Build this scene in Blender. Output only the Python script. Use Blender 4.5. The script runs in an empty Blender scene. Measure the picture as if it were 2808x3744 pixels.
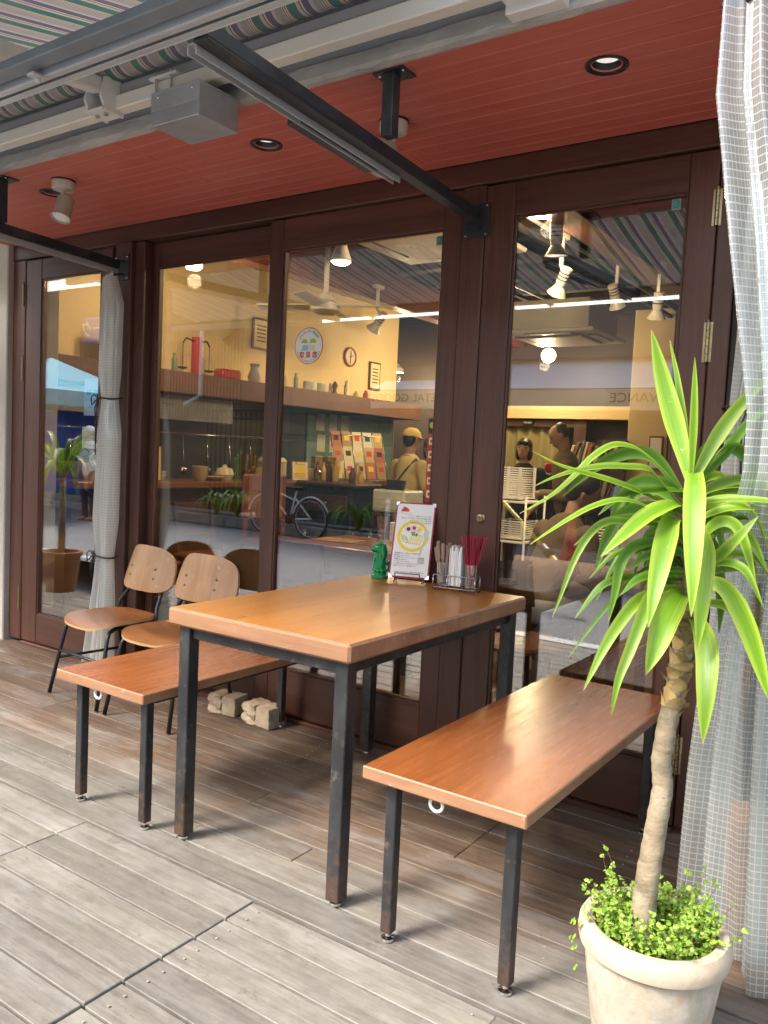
import bpy, bmesh, math, random
from mathutils import Vector, Matrix, Euler
R = math.radians
rnd = random.Random(7)
sc = bpy.context.scene
C = sc.collection

# ------------------------------------------------------------------ camera
FW = Vector((-0.56269894, 0.82373148, -0.06954382))
RT = Vector((0.82296801, 0.56614274, 0.0469686))
UP = Vector((-0.07806124, 0.03080316, 0.99647258))
CAM = Vector((2.0273, -2.7762, 1.2055))
FPX = 3000.4
cam_d = bpy.data.cameras.new('camera')
cam = bpy.data.objects.new('camera', cam_d)
C.objects.link(cam)
cam_d.sensor_fit = 'HORIZONTAL'
cam_d.sensor_width = 36.0
cam_d.lens = 36.0 * FPX / 2808.0
cam_d.clip_start = 0.05
cam_d.clip_end = 400
m = Matrix((RT, UP, -FW)).transposed().to_4x4()
m.translation = CAM
cam.matrix_world = m
sc.camera = cam

# ------------------------------------------------------------------ sky, sun, exposure
SUN_EL, SUN_AZ = R(46), R(206)          # azimuth measured clockwise from +Y
world = bpy.data.worlds.new('World')
sc.world = world
world.use_nodes = True
wn = world.node_tree
bg = wn.nodes['Background']
sky = wn.nodes.new('ShaderNodeTexSky')
sky.sky_type = 'NISHITA'
sky.sun_disc = False
sky.sun_elevation = SUN_EL
sky.sun_rotation = SUN_AZ
sky.air_density = 1.3
sky.dust_density = 4.0
wn.links.new(sky.outputs[0], bg.inputs[0])
bg.inputs[1].default_value = 0.11
sl = bpy.data.lights.new('sun', 'SUN')
sl.energy = 1.5
sl.angle = R(16)
sl.color = (1.0, 0.95, 0.88)
sun = bpy.data.objects.new('sun', sl)
C.objects.link(sun)
sdir = Vector((math.sin(SUN_AZ) * math.cos(SUN_EL), math.cos(SUN_AZ) * math.cos(SUN_EL), math.sin(SUN_EL)))
sun.rotation_euler = (-sdir).to_track_quat('-Z', 'Y').to_euler()
sun.location = sdir * 30
vs = sc.view_settings
vs.view_transform = 'Standard'
vs.look = 'None'
vs.gamma = 1.0
vs.exposure = 2.1
vs.use_curve_mapping = False
sc.render.engine = 'CYCLES'
cy = sc.cycles
cy.use_denoising = True
try:
    cy.denoiser = 'OPENIMAGEDENOISE'
except Exception:
    pass
cy.max_bounces = 9
cy.diffuse_bounces = 4
cy.glossy_bounces = 4
cy.transmission_bounces = 6
cy.transparent_max_bounces = 24
cy.sample_clamp_indirect = 6.0
cy.caustics_reflective = False
cy.caustics_refractive = False
cy.blur_glossy = 0.5


# a direction of the photograph, scaled to 1659 px width -> a point of the place
def at(u, v, x=None, y=None, z=None, d=None):
    k = 2808.0 / 1659.0
    r = FW + RT * ((u * k - 1404.0) / FPX) - UP * ((v * k - 1872.0) / FPX)
    if x is not None:
        t = (x - CAM.x) / r.x
    elif y is not None:
        t = (y - CAM.y) / r.y
    elif z is not None:
        t = (z - CAM.z) / r.z
    else:
        t = d
    return CAM + r * t


def mir(u, v, y):                       # what stands at -y in the street and shows in the panes
    p = at(u, v, y=y)
    return Vector((p.x, -p.y, p.z))


# ------------------------------------------------------------------ mesh helpers
class MB:
    def __init__(s):
        s.v = []; s.f = []; s.uv = None

    def add(s, vs_, fs_):
        o = len(s.v)
        s.v += [tuple(p) for p in vs_]
        s.f += [tuple(i + o for i in f) for f in fs_]
        return s

    def box(s, c, d, b=0.0, rot=None):
        hx, hy, hz = d[0] / 2, d[1] / 2, d[2] / 2
        c = Vector(c)
        M = rot if isinstance(rot, Matrix) else (Euler(rot).to_matrix() if rot else None)
        b = min(b, hx * .9, hy * .9, hz * .9)
        if b <= 0:
            vs_ = [Vector((x * hx, y * hy, z * hz)) for x in (-1, 1) for y in (-1, 1) for z in (-1, 1)]
            fs = [(0, 1, 3, 2), (4, 6, 7, 5), (0, 4, 5, 1), (2, 3, 7, 6), (0, 2, 6, 4), (1, 5, 7, 3)]
        else:
            vs_ = []; idx = {}
            for x in (-1, 1):
                for y in (-1, 1):
                    for z in (-1, 1):
                        for a in range(3):
                            p = [x * (hx - b), y * (hy - b), z * (hz - b)]
                            p[a] = (x, y, z)[a] * (hx, hy, hz)[a]
                            idx[(x, y, z, a)] = len(vs_)
                            vs_.append(Vector(p))
            fs = []
            for a in range(3):
                o1, o2 = (a + 1) % 3, (a + 2) % 3
                for sg in (-1, 1):
                    q = []
                    for (i, j) in ((-1, -1), (1, -1), (1, 1), (-1, 1)):
                        k = [0, 0, 0]; k[a] = sg; k[o1] = i; k[o2] = j
                        q.append(idx[(k[0], k[1], k[2], a)])
                    fs.append(tuple(q if sg > 0 else q[::-1]))
            for a in range(3):
                o1, o2 = (a + 1) % 3, (a + 2) % 3
                for i in (-1, 1):
                    for j in (-1, 1):
                        ks = []
                        for e in (-1, 1):
                            k = [0, 0, 0]; k[a] = e; k[o1] = i; k[o2] = j
                            ks.append(tuple(k))
                        q = (idx[ks[0] + (o1,)], idx[ks[1] + (o1,)], idx[ks[1] + (o2,)], idx[ks[0] + (o2,)])
                        fs.append(q if i * j < 0 else q[::-1])
            for x in (-1, 1):
                for y in (-1, 1):
                    for z in (-1, 1):
                        q = (idx[(x, y, z, 0)], idx[(x, y, z, 1)], idx[(x, y, z, 2)])
                        fs.append(q if x * y * z > 0 else q[::-1])
        if M is not None:
            vs_ = [M @ p for p in vs_]
        return s.add([p + c for p in vs_], fs)

    def span(s, a, b_, bev=0.0):
        a = Vector(a); b_ = Vector(b_)
        return s.box((a + b_) / 2, [abs(q) for q in (b_ - a)], bev)

    def bar(s, p, q, w, h, b=0.0, up=(0, 0, 1)):
        p = Vector(p); q = Vector(q)
        d = q - p; L = d.length; d.normalize()
        u = Vector(up)
        if abs(d.dot(u)) > .98:
            u = Vector((0, 1, 0))
        side = d.cross(u).normalized(); u = side.cross(d).normalized()
        return s.box((p + q) / 2, (w, L, h), b, Matrix((side, d, u)).transposed())

    def tube(s, pts, r, n=8, cap=True, closed=False):
        pts = [Vector(p) for p in pts]
        rs = r if isinstance(r, (list, tuple)) else [r] * len(pts)
        o = len(s.v); N = len(pts); prev = None
        for i, p in enumerate(pts):
            if closed:
                d = pts[(i + 1) % N] - pts[i - 1]
            else:
                d = pts[min(i + 1, N - 1)] - pts[max(i - 1, 0)]
            d.normalize()
            if prev is None:
                u = Vector((0, 0, 1)) if abs(d.z) < .9 else Vector((1, 0, 0))
            else:
                u = prev
            u = (u - d * u.dot(d)).normalized(); prev = u
            w = d.cross(u)
            for k in range(n):
                a = 2 * math.pi * k / n
                s.v.append(tuple(p + (u * math.cos(a) + w * math.sin(a)) * rs[i]))
        for i in range(N if closed else N - 1):
            i2 = (i + 1) % N
            for k in range(n):
                k2 = (k + 1) % n
                s.f.append((o + i * n + k, o + i * n + k2, o + i2 * n + k2, o + i2 * n + k))
        if cap and not closed:
            s.f.append(tuple(o + k for k in range(n))[::-1])
            s.f.append(tuple(o + (N - 1) * n + k for k in range(n)))
        return s

    def lathe(s, prof, c=(0, 0, 0), n=20, axis=None, sx=1.0, sy=1.0):
        c = Vector(c); o = len(s.v); M = None
        if axis is not None:
            M = Vector((0, 0, 1)).rotation_difference(Vector(axis)).to_matrix()
        for (r, z) in prof:
            for k in range(n):
                a = 2 * math.pi * k / n
                p = Vector((r * math.cos(a) * sx, r * math.sin(a) * sy, z))
                s.v.append(tuple((M @ p if M is not None else p) + c))
        for i in range(len(prof) - 1):
            for k in range(n):
                k2 = (k + 1) % n
                s.f.append((o + i * n + k, o + i * n + k2, o + (i + 1) * n + k2, o + (i + 1) * n + k))
        if prof[0][0] > 1e-5:
            s.f.append(tuple(o + k for k in range(n))[::-1])
        if prof[-1][0] > 1e-5:
            s.f.append(tuple(o + (len(prof) - 1) * n + k for k in range(n)))
        return s

    def ball(s, c, r, n=12, m_=8, sc_=(1, 1, 1), rot=None):
        c = Vector(c); M = Euler(rot).to_matrix() if rot else Matrix.Identity(3)
        o = len(s.v)
        s.v.append(tuple(c + M @ Vector((0, 0, -r * sc_[2]))))
        for i in range(1, m_):
            t = math.pi * i / m_
            for k in range(n):
                a = 2 * math.pi * k / n
                s.v.append(tuple(c + M @ Vector((r * sc_[0] * math.sin(t) * math.cos(a), r * sc_[1] * math.sin(t) * math.sin(a), -r * sc_[2] * math.cos(t)))))
        s.v.append(tuple(c + M @ Vector((0, 0, r * sc_[2]))))
        e = len(s.v) - 1
        for k in range(n):
            s.f.append((o, o + 1 + (k + 1) % n, o + 1 + k))
            s.f.append((e, e - n + k, e - n + (k + 1) % n))
        for i in range(m_ - 2):
            for k in range(n):
                a = o + 1 + i * n
                s.f.append((a + k, a + (k + 1) % n, a + n + (k + 1) % n, a + n + k))
        return s

    def prism(s, outline, th, M=None):
        """outline in local xy, extruded th along local z (centred), M 4x4"""
        n = len(outline)
        vs_ = [Vector((x, y, -th / 2)) for x, y in outline] + [Vector((x, y, th / 2)) for x, y in outline]
        if M is not None:
            vs_ = [M @ p for p in vs_]
        fs = [tuple(range(n))[::-1], tuple(range(n, 2 * n))]
        fs += [(i, (i + 1) % n, n + (i + 1) % n, n + i) for i in range(n)]
        return s.add(vs_, fs)

    def grid(s, P, nu, nv, wrap=False):
        """P(i,j) -> point; i in 0..nu, j in 0..nv"""
        o = len(s.v)
        for i in range(nu + 1):
            for j in range(nv + 1):
                s.v.append(tuple(P(i, j)))
        for i in range(nu):
            for j in range(nv):
                a = o + i * (nv + 1) + j
                s.f.append((a, a + nv + 1, a + nv + 2, a + 1))
        return s

    def mesh(s, name, mat=None, smooth=False, off=None):
        me = bpy.data.meshes.new(name)
        vs_ = s.v if off is None else [(p[0] - off[0], p[1] - off[1], p[2] - off[2]) for p in s.v]
        me.from_pydata(vs_, [], s.f)
        if smooth == 'auto':
            me.polygons.foreach_set('use_smooth', [True] * len(me.polygons))
            try:
                me.set_sharp_from_angle(angle=R(38))
            except Exception:
                pass
        elif smooth:
            me.polygons.foreach_set('use_smooth', [True] * len(me.polygons))
        if s.uv:
            l = me.uv_layers.new(name='UVMap')
            for p in me.polygons:
                for li in p.loop_indices:
                    l.data[li].uv = s.uv[me.loops[li].vertex_index]
        if mat:
            me.materials.append(mat)
        me.update()
        return me


def props(o, label=None, cat=None, group=None, kind=None):
    if label: o['label'] = label
    if cat: o['category'] = cat
    if group: o['group'] = group
    if kind: o['kind'] = kind
    return o


def thing(name, label, cat, loc=(0, 0, 0), rz=0.0, group=None):
    o = bpy.data.objects.new(name, None)
    o.empty_display_size = .1
    C.objects.link(o)
    o.location = loc
    o.rotation_euler = (0, 0, rz)
    return props(o, label, cat, group)


def part(name, mb, mat, parent=None, smooth=False, world=False, label=None, kind=None, loc=None, rot=None):
    """world=True: mb is in world coordinates, parent unrotated chain"""
    off = None
    if world and parent is not None:
        off = Vector((0, 0, 0)); p = parent
        while p is not None:
            off = off + Vector(p.location); p = p.parent
    me = mb.mesh(name, mat, smooth, off) if isinstance(mb, MB) else mb
    o = bpy.data.objects.new(name, me)
    C.objects.link(o)
    o.parent = parent
    if loc is not None: o.location = loc
    if rot is not None: o.rotation_euler = rot
    return props(o, label, None, None, kind)


def single(name, mb, mat, label, cat, group=None, smooth=False, base=None, kind=None):
    """a thing that is one mesh; origin at base (or centre bottom)"""
    if base is None:
        xs = [p[0] for p in mb.v]; ys = [p[1] for p in mb.v]; zs = [p[2] for p in mb.v]
        base = ((min(xs) + max(xs)) / 2, (min(ys) + max(ys)) / 2, min(zs))
    me = mb.mesh(name, mat, smooth, base)
    o = bpy.data.objects.new(name, me)
    C.objects.link(o)
    o.location = base
    return props(o, label, cat, group, kind)


def struct(name, mb, mat, smooth=False, parent=None):
    o = bpy.data.objects.new(name, mb.mesh(name, mat, smooth))
    C.objects.link(o)
    o.parent = parent
    if parent is None: o['kind'] = 'structure'
    return o


def copy_tree(o, parent=None):
    c_ = o.copy(); C.objects.link(c_); c_.parent = parent
    for ch in list(o.children):
        copy_tree(ch, c_)
    return c_


def text_mesh(body, size, mat, extrude=0.0, align='CENTER', bold=0.0, sx=1.0):
    cu = bpy.data.curves.new('lettering', 'FONT')
    cu.body = body; cu.size = size; cu.align_x = align; cu.align_y = 'CENTER'
    cu.extrude = extrude; cu.offset = bold; cu.resolution_u = 3
    ob = bpy.data.objects.new('lettering', cu)
    C.objects.link(ob)
    dg = bpy.context.evaluated_depsgraph_get()
    me = bpy.data.meshes.new_from_object(ob.evaluated_get(dg))
    bpy.data.objects.remove(ob)
    if sx != 1.0:
        for v in me.vertices: v.co.x *= sx
    me.materials.clear(); me.materials.append(mat)
    return me


def frame_rot(right, up):
    r = Vector(right).normalized(); u = Vector(up).normalized(); n = r.cross(u).normalized(); u = n.cross(r)
    return Matrix((r, u, n)).transposed()


# ------------------------------------------------------------------ materials
def lin(c):
    return tuple(((x / 255) / 12.92 if x / 255 <= .04045 else (((x / 255) + .055) / 1.055) ** 2.4) for x in c)


class NT:
    def __init__(s, name):
        s.m = bpy.data.materials.new(name); s.m.use_nodes = True
        s.t = s.m.node_tree; s.b = s.t.nodes['Principled BSDF']; s.out = s.t.nodes['Material Output']

    def n(s, ty, **kw):
        nd = s.t.nodes.new(ty)
        for k, v in kw.items(): setattr(nd, k, v)
        return nd

    def l(s, a, b_): s.t.links.new(a, b_)

    def math(s, op, a, b_=None, clamp=False):
        nd = s.n('ShaderNodeMath', operation=op); nd.use_clamp = clamp
        for i, x in enumerate((a, b_)):
            if x is None: continue
            if isinstance(x, (int, float)): nd.inputs[i].default_value = x
            else: s.l(x, nd.inputs[i])
        return nd.outputs[0]

    def mix(s, f, a, b_, blend='MIX'):
        nd = s.n('ShaderNodeMix', data_type='RGBA', blend_type=blend)
        for sock, x in ((nd.inputs[0], f), (nd.inputs[6], a), (nd.inputs[7], b_)):
            if isinstance(x, (int, float)): sock.default_value = x
            elif isinstance(x, tuple): sock.default_value = tuple(x) + ((1,) if len(x) == 3 else ())
            else: s.l(x, sock)
        return nd.outputs[2]

    def ramp(s, f, stops):
        nd = s.n('ShaderNodeValToRGB'); e = nd.color_ramp.elements
        while len(e) < len(stops): e.new(.5)
        for el, (p, c) in zip(e, stops):
            el.position = p
            el.color = (tuple(c) + (1,)) if isinstance(c, tuple) else (c, c, c, 1)
        s.l(f, nd.inputs[0]); return nd.outputs[0]

    def coords(s, kind='Object', scale=(1, 1, 1), rot=(0, 0, 0), jitter=True):
        if kind == 'World':
            src = s.n('ShaderNodeNewGeometry').outputs['Position']
        else:
            src = s.n('ShaderNodeTexCoord').outputs[kind]
        mp = s.n('ShaderNodeMapping')
        mp.inputs['Scale'].default_value = scale; mp.inputs['Rotation'].default_value = rot
        s.l(src, mp.inputs[0])
        if jitter and kind == 'Object':
            oi = s.n('ShaderNodeObjectInfo')
            mu = s.n('ShaderNodeVectorMath', operation='SCALE')
            cb = s.n('ShaderNodeCombineXYZ')
            for i, k in enumerate((37.0, 91.0, 53.0)):
                s.l(s.math('MULTIPLY', oi.outputs['Random'], k), cb.inputs[i])
            s.l(cb.outputs[0], mp.inputs['Location'])
        return mp.outputs[0]

    def noise(s, vec, scale, detail=4, rough=.55, dist=0.0):
        nd = s.n('ShaderNodeTexNoise'); nd.inputs['Scale'].default_value = scale
        nd.inputs['Detail'].default_value = detail; nd.inputs['Roughness'].default_value = rough
        nd.inputs['Distortion'].default_value = dist
        s.l(vec, nd.inputs['Vector']); return nd.outputs['Fac']

    def bump(s, h, strength=.3, dist=.01):
        nd = s.n('ShaderNodeBump'); nd.inputs['Strength'].default_value = strength
        nd.inputs['Distance'].default_value = dist
        s.l(h, nd.inputs['Height']); s.l(nd.outputs[0], s.b.inputs['Normal'])

    def set(s, **kw):
        for k, v in kw.items():
            sock = s.b.inputs[k.replace('_', ' ')]
            if isinstance(v, (int, float)): sock.default_value = v
            elif isinstance(v, tuple): sock.default_value = tuple(v) + ((1,) if len(v) == 3 else ())
            else: s.l(v, sock)
        return s


MATS = {}


def pm(name, base, dark=.7, scale=6.0, stretch=(1, 1, 1), rough=.6, rvar=.1, metal=0.0, bump=.15, bscale=None, rand=.0, spec=.5, coat=0.0, kind='Object', dust=None):
    """plain surface: base colour broken by noise, varied roughness, fine relief"""
    if name in MATS: return MATS[name]
    t = NT(name)
    vec = t.coords(kind, stretch)
    f = t.noise(vec, scale, 5, .6)
    col = t.mix(t.ramp(f, [(.3, 0.0), (.7, 1.0)]), tuple(c * dark for c in base), tuple(base))
    if dust:
        g = t.noise(t.coords(kind, (1, 1, 1)), scale * .6, 6, .7)
        col = t.mix(t.ramp(g, [(.52, 0.0), (.75, .6)]), col, tuple(dust))
    if rand:
        oi = t.n('ShaderNodeObjectInfo')
        v = t.math('ADD', t.math('MULTIPLY', oi.outputs['Random'], rand * 2), 1 - rand)
        cb = t.n('ShaderNodeCombineColor')
        for i in range(3): t.l(v, cb.inputs[i])
        col = t.mix(1.0, col, cb.outputs[0], 'MULTIPLY')
    t.set(Base_Color=col, Metallic=metal, Specular_IOR_Level=spec)
    t.set(Roughness=t.math('ADD', t.math('MULTIPLY', f, rvar * 2), rough - rvar, True))
    if coat: t.set(Coat_Weight=coat, Coat_Roughness=.15)
    if bump: t.bump(t.noise(vec, bscale or scale * 4, 4, .6), bump, .004)
    MATS[name] = t.m
    return t.m


def flat(name, base, rough=.6, metal=0.0, emit=None, es=0.0, spec=.5):
    if name in MATS: return MATS[name]
    t = NT(name)
    f = t.noise(t.coords('Object'), 14, 4)
    col = t.mix(f, tuple(c * .88 for c in base), tuple(min(1, c * 1.08) for c in base))
    t.set(Base_Color=col, Roughness=rough, Metallic=metal, Specular_IOR_Level=spec)
    if emit:
        t.set(Emission_Color=tuple(emit), Emission_Strength=es)
    MATS[name] = t.m
    return t.m


def wood(name, c1, c2, grain=(1, 1, 1), scale=10, rough=.45, rvar=.1, bump=.12, rand=.12, coat=0.0, spec=.5, wear=None, mesh_bump=0.0, ring=2.2):
    """grain runs along the axis with the small stretch value"""
    if name in MATS: return MATS[name]
    t = NT(name)
    vec = t.coords('Object', grain)
    f = t.noise(vec, scale, 6, .62, .6)
    g = t.noise(vec, scale * ring * 3, 4, .7)
    big = t.noise(t.coords('Object', tuple(.25 + .75 * g_ for g_ in grain)), scale * .22, 3)
    k = t.math('ADD', t.math('MULTIPLY', f, .6), t.math('MULTIPLY', g, .4))
    col = t.mix(t.ramp(k, [(.36, 0.0), (.64, 1.0)]), tuple(c1), tuple(c2))
    col = t.mix(t.ramp(big, [(.35, 0.0), (.7, .45)]), col, tuple(x * .55 for x in c1))
    if wear:
        w = t.noise(t.coords('Object'), 26, 6, .75)
        col = t.mix(t.ramp(w, [(.60, 0.0), (.70, .7)]), col, tuple(wear))
    if rand:
        oi = t.n('ShaderNodeObjectInfo')
        v = t.math('ADD', t.math('MULTIPLY', oi.outputs['Random'], rand * 2), 1 - rand)
        cb = t.n('ShaderNodeCombineColor')
        for i in range(3): t.l(v, cb.inputs[i])
        col = t.mix(1.0, col, cb.outputs[0], 'MULTIPLY')
    t.set(Base_Color=col, Specular_IOR_Level=spec)
    t.set(Roughness=t.math('ADD', t.math('MULTIPLY', g, rvar * 2), rough - rvar, True))
    if coat: t.set(Coat_Weight=coat, Coat_Roughness=.12)
    t.bump(k, bump, .003)
    MATS[name] = t.m
    return t.m


def thin_ior(t, fr, ior):
    # a thin sheet mirrors alike on both faces, so the way out must not act as the inside of a block
    g = t.n('ShaderNodeNewGeometry')
    t.l(t.math('SUBTRACT', ior, t.math('MULTIPLY', g.outputs['Backfacing'], ior - 1 / ior)), fr.inputs[0])


def glass_mat(name, base=.12, gain=1.6, tint=(.97, .985, .975)):
    """clear pane: mirror-like by Fresnel, otherwise see-through"""
    if name in MATS: return MATS[name]
    t = NT(name)
    t.t.nodes.remove(t.b)
    fr = t.n('ShaderNodeFresnel'); thin_ior(t, fr, 1.5)
    gl = t.n('ShaderNodeBsdfGlossy'); gl.inputs['Roughness'].default_value = 0.0
    gl.inputs['Color'].default_value = (1, 1, 1, 1)
    tr = t.n('ShaderNodeBsdfTransparent'); tr.inputs[0].default_value = tint + (1,)
    mx = t.n('ShaderNodeMixShader')
    t.l(t.math('ADD', t.math('MULTIPLY', fr.outputs[0], gain), base, True), mx.inputs[0])
    # slow waviness of old float glass
    bn = t.n('ShaderNodeBump'); bn.inputs['Strength'].default_value = .006; bn.inputs['Distance'].default_value = .05
    t.l(t.noise(t.coords('World', (1.2, 1, .8)), 1.6, 1), bn.inputs['Height']); t.l(bn.outputs[0], gl.inputs['Normal'])
    t.l(tr.outputs[0], mx.inputs[1]); t.l(gl.outputs[0], mx.inputs[2]); t.l(mx.outputs[0], t.out.inputs[0])
    MATS[name] = t.m
    return t.m


def clear_mat(name, tint=(.93, .95, .95), fac=.12):
    """drinking glasses, plastic"""
    return glass_mat(name, fac, 1.2, tint)


def lamp_mat(name, col, strength):
    if name in MATS: return MATS[name]
    t = NT(name)
    t.set(Base_Color=(.9, .88, .8), Emission_Color=tuple(col), Emission_Strength=strength, Roughness=.4)
    MATS[name] = t.m
    return t.m


def leaf_mat(name, mid, edge, stripe=.12, rough=.4, trans=.35):
    if name in MATS: return MATS[name]
    t = NT(name)
    tc = t.n('ShaderNodeTexCoord')
    sp = t.n('ShaderNodeSeparateXYZ'); t.l(tc.outputs['UV'], sp.inputs[0])
    mp = t.n('ShaderNodeMapping'); mp.inputs['Scale'].default_value = (26, 1.1, 1); t.l(tc.outputs['UV'], mp.inputs[0])
    n1 = t.noise(mp.outputs[0], 1.0, 3)
    d = t.math('ABSOLUTE', t.math('SUBTRACT', sp.outputs[0], .5))
    e = t.ramp(t.math('ADD', d, t.math('MULTIPLY', t.math('SUBTRACT', n1, .5), .5)), [(.16, 0.0), (.46, 1.0)])
    col = t.mix(e, tuple(mid), tuple(edge))
    mp2 = t.n('ShaderNodeMapping'); mp2.inputs['Scale'].default_value = (60, .7, 1); t.l(tc.outputs['UV'], mp2.inputs[0])
    fib = t.noise(mp2.outputs[0], 1.0, 4, .75)
    col = t.mix(t.ramp(fib, [(.42, 0.0), (.62, .55)]), col, tuple(c * .62 for c in mid))
    sp_ = t.noise(t.coords('World'), 34, 5, .75)
    col = t.mix(t.ramp(sp_, [(.63, 0.0), (.72, .6)]), col, (.40, .40, .16))
    tip = t.ramp(sp.outputs[1], [(.955, 0.0), (1.0, 1.0)])
    col = t.mix(tip, col, (.42, .30, .14))
    oi = t.n('ShaderNodeObjectInfo')
    v = t.math('ADD', t.math('MULTIPLY', oi.outputs['Random'], .5), .72)
    cb = t.n('ShaderNodeCombineColor')
    for i in range(3): t.l(v, cb.inputs[i])
    col = t.mix(1.0, col, cb.outputs[0], 'MULTIPLY')
    t.set(Base_Color=col, Roughness=rough)
    t.bump(n1, .25, .003)
    tl = t.n('ShaderNodeBsdfTranslucent'); t.l(col, tl.inputs[0])
    mx = t.n('ShaderNodeMixShader'); mx.inputs[0].default_value = trans
    t.l(t.b.outputs[0], mx.inputs[1]); t.l(tl.outputs[0], mx.inputs[2]); t.l(mx.outputs[0], t.out.inputs[0])
    MATS[name] = t.m
    return t.m


def vinyl_mat(name, cell=.0165, tint=(.82, .94, .97), haze=.32, thread=.50, gloss=.11):
    """clear vinyl sheet with woven white threads (UV in metres)"""
    if name in MATS: return MATS[name]
    t = NT(name)
    t.t.nodes.remove(t.b)
    tc = t.n('ShaderNodeTexCoord'); sp = t.n('ShaderNodeSeparateXYZ'); t.l(tc.outputs['UV'], sp.inputs[0])

    def thr(o, w):
        fr = t.math('FRACT', t.math('DIVIDE', o, cell))
        return t.math('LESS_THAN', fr, w)
    g = t.math('MAXIMUM', thr(sp.outputs[0], .12), thr(sp.outputs[1], .15))
    tr = t.n('ShaderNodeBsdfTransparent'); tr.inputs[0].default_value = tint + (1,)
    df = t.n('ShaderNodeBsdfDiffuse'); df.inputs[0].default_value = (.93, .94, .92, 1)
    tl = t.n('ShaderNodeBsdfTranslucent'); tl.inputs[0].default_value = (.93, .95, .93, 1)
    dm = t.n('ShaderNodeMixShader'); dm.inputs[0].default_value = .5
    t.l(df.outputs[0], dm.inputs[1]); t.l(tl.outputs[0], dm.inputs[2])
    gl = t.n('ShaderNodeBsdfGlossy'); gl.inputs['Roughness'].default_value = .12
    nv = t.coords('World', (1, 1, .35))
    bn = t.n('ShaderNodeBump'); bn.inputs['Strength'].default_value = .45; bn.inputs['Distance'].default_value = .01
    t.l(t.noise(nv, 28, 3), bn.inputs['Height']); t.l(bn.outputs[0], gl.inputs['Normal'])
    film = t.n('ShaderNodeMixShader'); film.inputs[0].default_value = haze
    t.l(tr.outputs[0], film.inputs[1]); t.l(dm.outputs[0], film.inputs[2])
    f2 = t.n('ShaderNodeMixShader')
    fr = t.n('ShaderNodeFresnel'); thin_ior(t, fr, 1.45); t.l(bn.outputs[0], fr.inputs['Normal'])
    t.l(t.math('ADD', t.math('MULTIPLY', fr.outputs[0], 1.2), gloss, True), f2.inputs[0])
    t.l(film.outputs[0], f2.inputs[1]); t.l(gl.outputs[0], f2.inputs[2])
    th = t.n('ShaderNodeMixShader'); t.l(t.math('MULTIPLY', g, thread), th.inputs[0])
    t.l(f2.outputs[0], th.inputs[1]); t.l(dm.outputs[0], th.inputs[2])
    t.l(th.outputs[0], t.out.inputs[0])
    MATS[name] = t.m
    return t.m

# ------------------------------------------------------------------ shared materials
M_FRAME = wood('stained_frame', (.062, .026, .017), (.135, .056, .038), (1, 1, .05), 14, .42, .1, .10, .10, spec=.45)
M_FRAME_H = wood('stained_frame_across', (.062, .026, .017), (.135, .056, .038), (.05, 1, 1), 14, .42, .1, .10, .10, spec=.45)
M_STEEL = pm('dark_steel', (.035, .043, .052), .55, 9, rough=.42, rvar=.12, metal=.1, bump=.1, dust=(.12, .11, .10))
M_STEEL2 = pm('blue_grey_paint', (.21, .25, .28), .75, 5, rough=.5, metal=.0, bump=.08, dust=(.16, .17, .17))
M_LEG = pm('worn_black_steel', (.050, .048, .047), .5, 12, (1, 1, .5), rough=.36, rvar=.14, metal=.5, bump=.15, dust=(.17, .13, .10))
def leg_mat():
    t = NT('worn_black_steel_leg')
    v = t.coords('Object', (1, 1, .5)); n1 = t.noise(v, 12, 5, .6); n2 = t.noise(t.coords('Object'), 34, 6, .75)
    col = t.mix(t.ramp(n1, [(.3, 0.0), (.7, 1.0)]), (.014, .0145, .016), (.045, .047, .050))
    col = t.mix(t.ramp(n2, [(.58, 0.0), (.68, .7)]), col, (.17, .14, .12))
    sp = t.n('ShaderNodeSeparateXYZ'); t.l(t.n('ShaderNodeTexCoord').outputs['Object'], sp.inputs[0])
    low = t.math('ADD', t.ramp(sp.outputs[2], [(.02, .28), (.30, 0.0)]), n2)
    col = t.mix(t.ramp(low, [(.64, 0.0), (.78, .7)]), col, (.10, .058, .036))
    t.set(Base_Color=col, Metallic=.25, Roughness=t.math('ADD', t.math('MULTIPLY', n2, .4), .22, True)); t.bump(n2, .15, .003)
    return t.m


M_LEG = leg_mat()
M_CHROME = pm('chrome', (.75, .74, .72), .8, 20, rough=.16, metal=1.0, bump=.05)
M_ALU = pm('aluminium', (.62, .65, .68), .85, 8, (.05, 1, 1), rough=.33, metal=.45, bump=.05)
M_GALV = pm('galvanised_sheet', (.44, .46, .48), .7, 7, rough=.38, metal=.4, bump=.06, dust=(.60, .60, .59))
M_WHITEPAINT = pm('white_paint', (.78, .78, .75), .9, 5, rough=.4, bump=.04, dust=(.60, .57, .50))
M_CREAM = pm('cream_enamel', (.70, .66, .56), .9, 6, rough=.4, bump=.05)
M_BLACK = pm('black_plastic', (.012, .013, .015), .8, 8, rough=.35, bump=.05)
M_CONC = pm('plaster', (.52, .49, .44), .85, 3.5, rough=.85, bump=.5, bscale=60, dust=(.38, .34, .29))
M_CEMENT = pm('old_cement', (.56, .55, .52), .6, 9, (.4, 1, 1), rough=.9, bump=.6, bscale=50)
M_FASCIA = pm('weathered_sheet', (.44, .48, .52), .75, 5, (.15, 1, .5), rough=.55, metal=.1, bump=.1, dust=(.50, .47, .42))
M_BRASS = pm('worn_brass', (.40, .33, .19), .7, 12, rough=.3, metal=.9, bump=.1)
M_TABLE = wood('varnished_table', (.31, .110, .018), (.50, .205, .038), (1, .05, 1), 9, .30, .07, .10, .05, coat=.0, spec=.35, wear=(.56, .27, .075))
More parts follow.
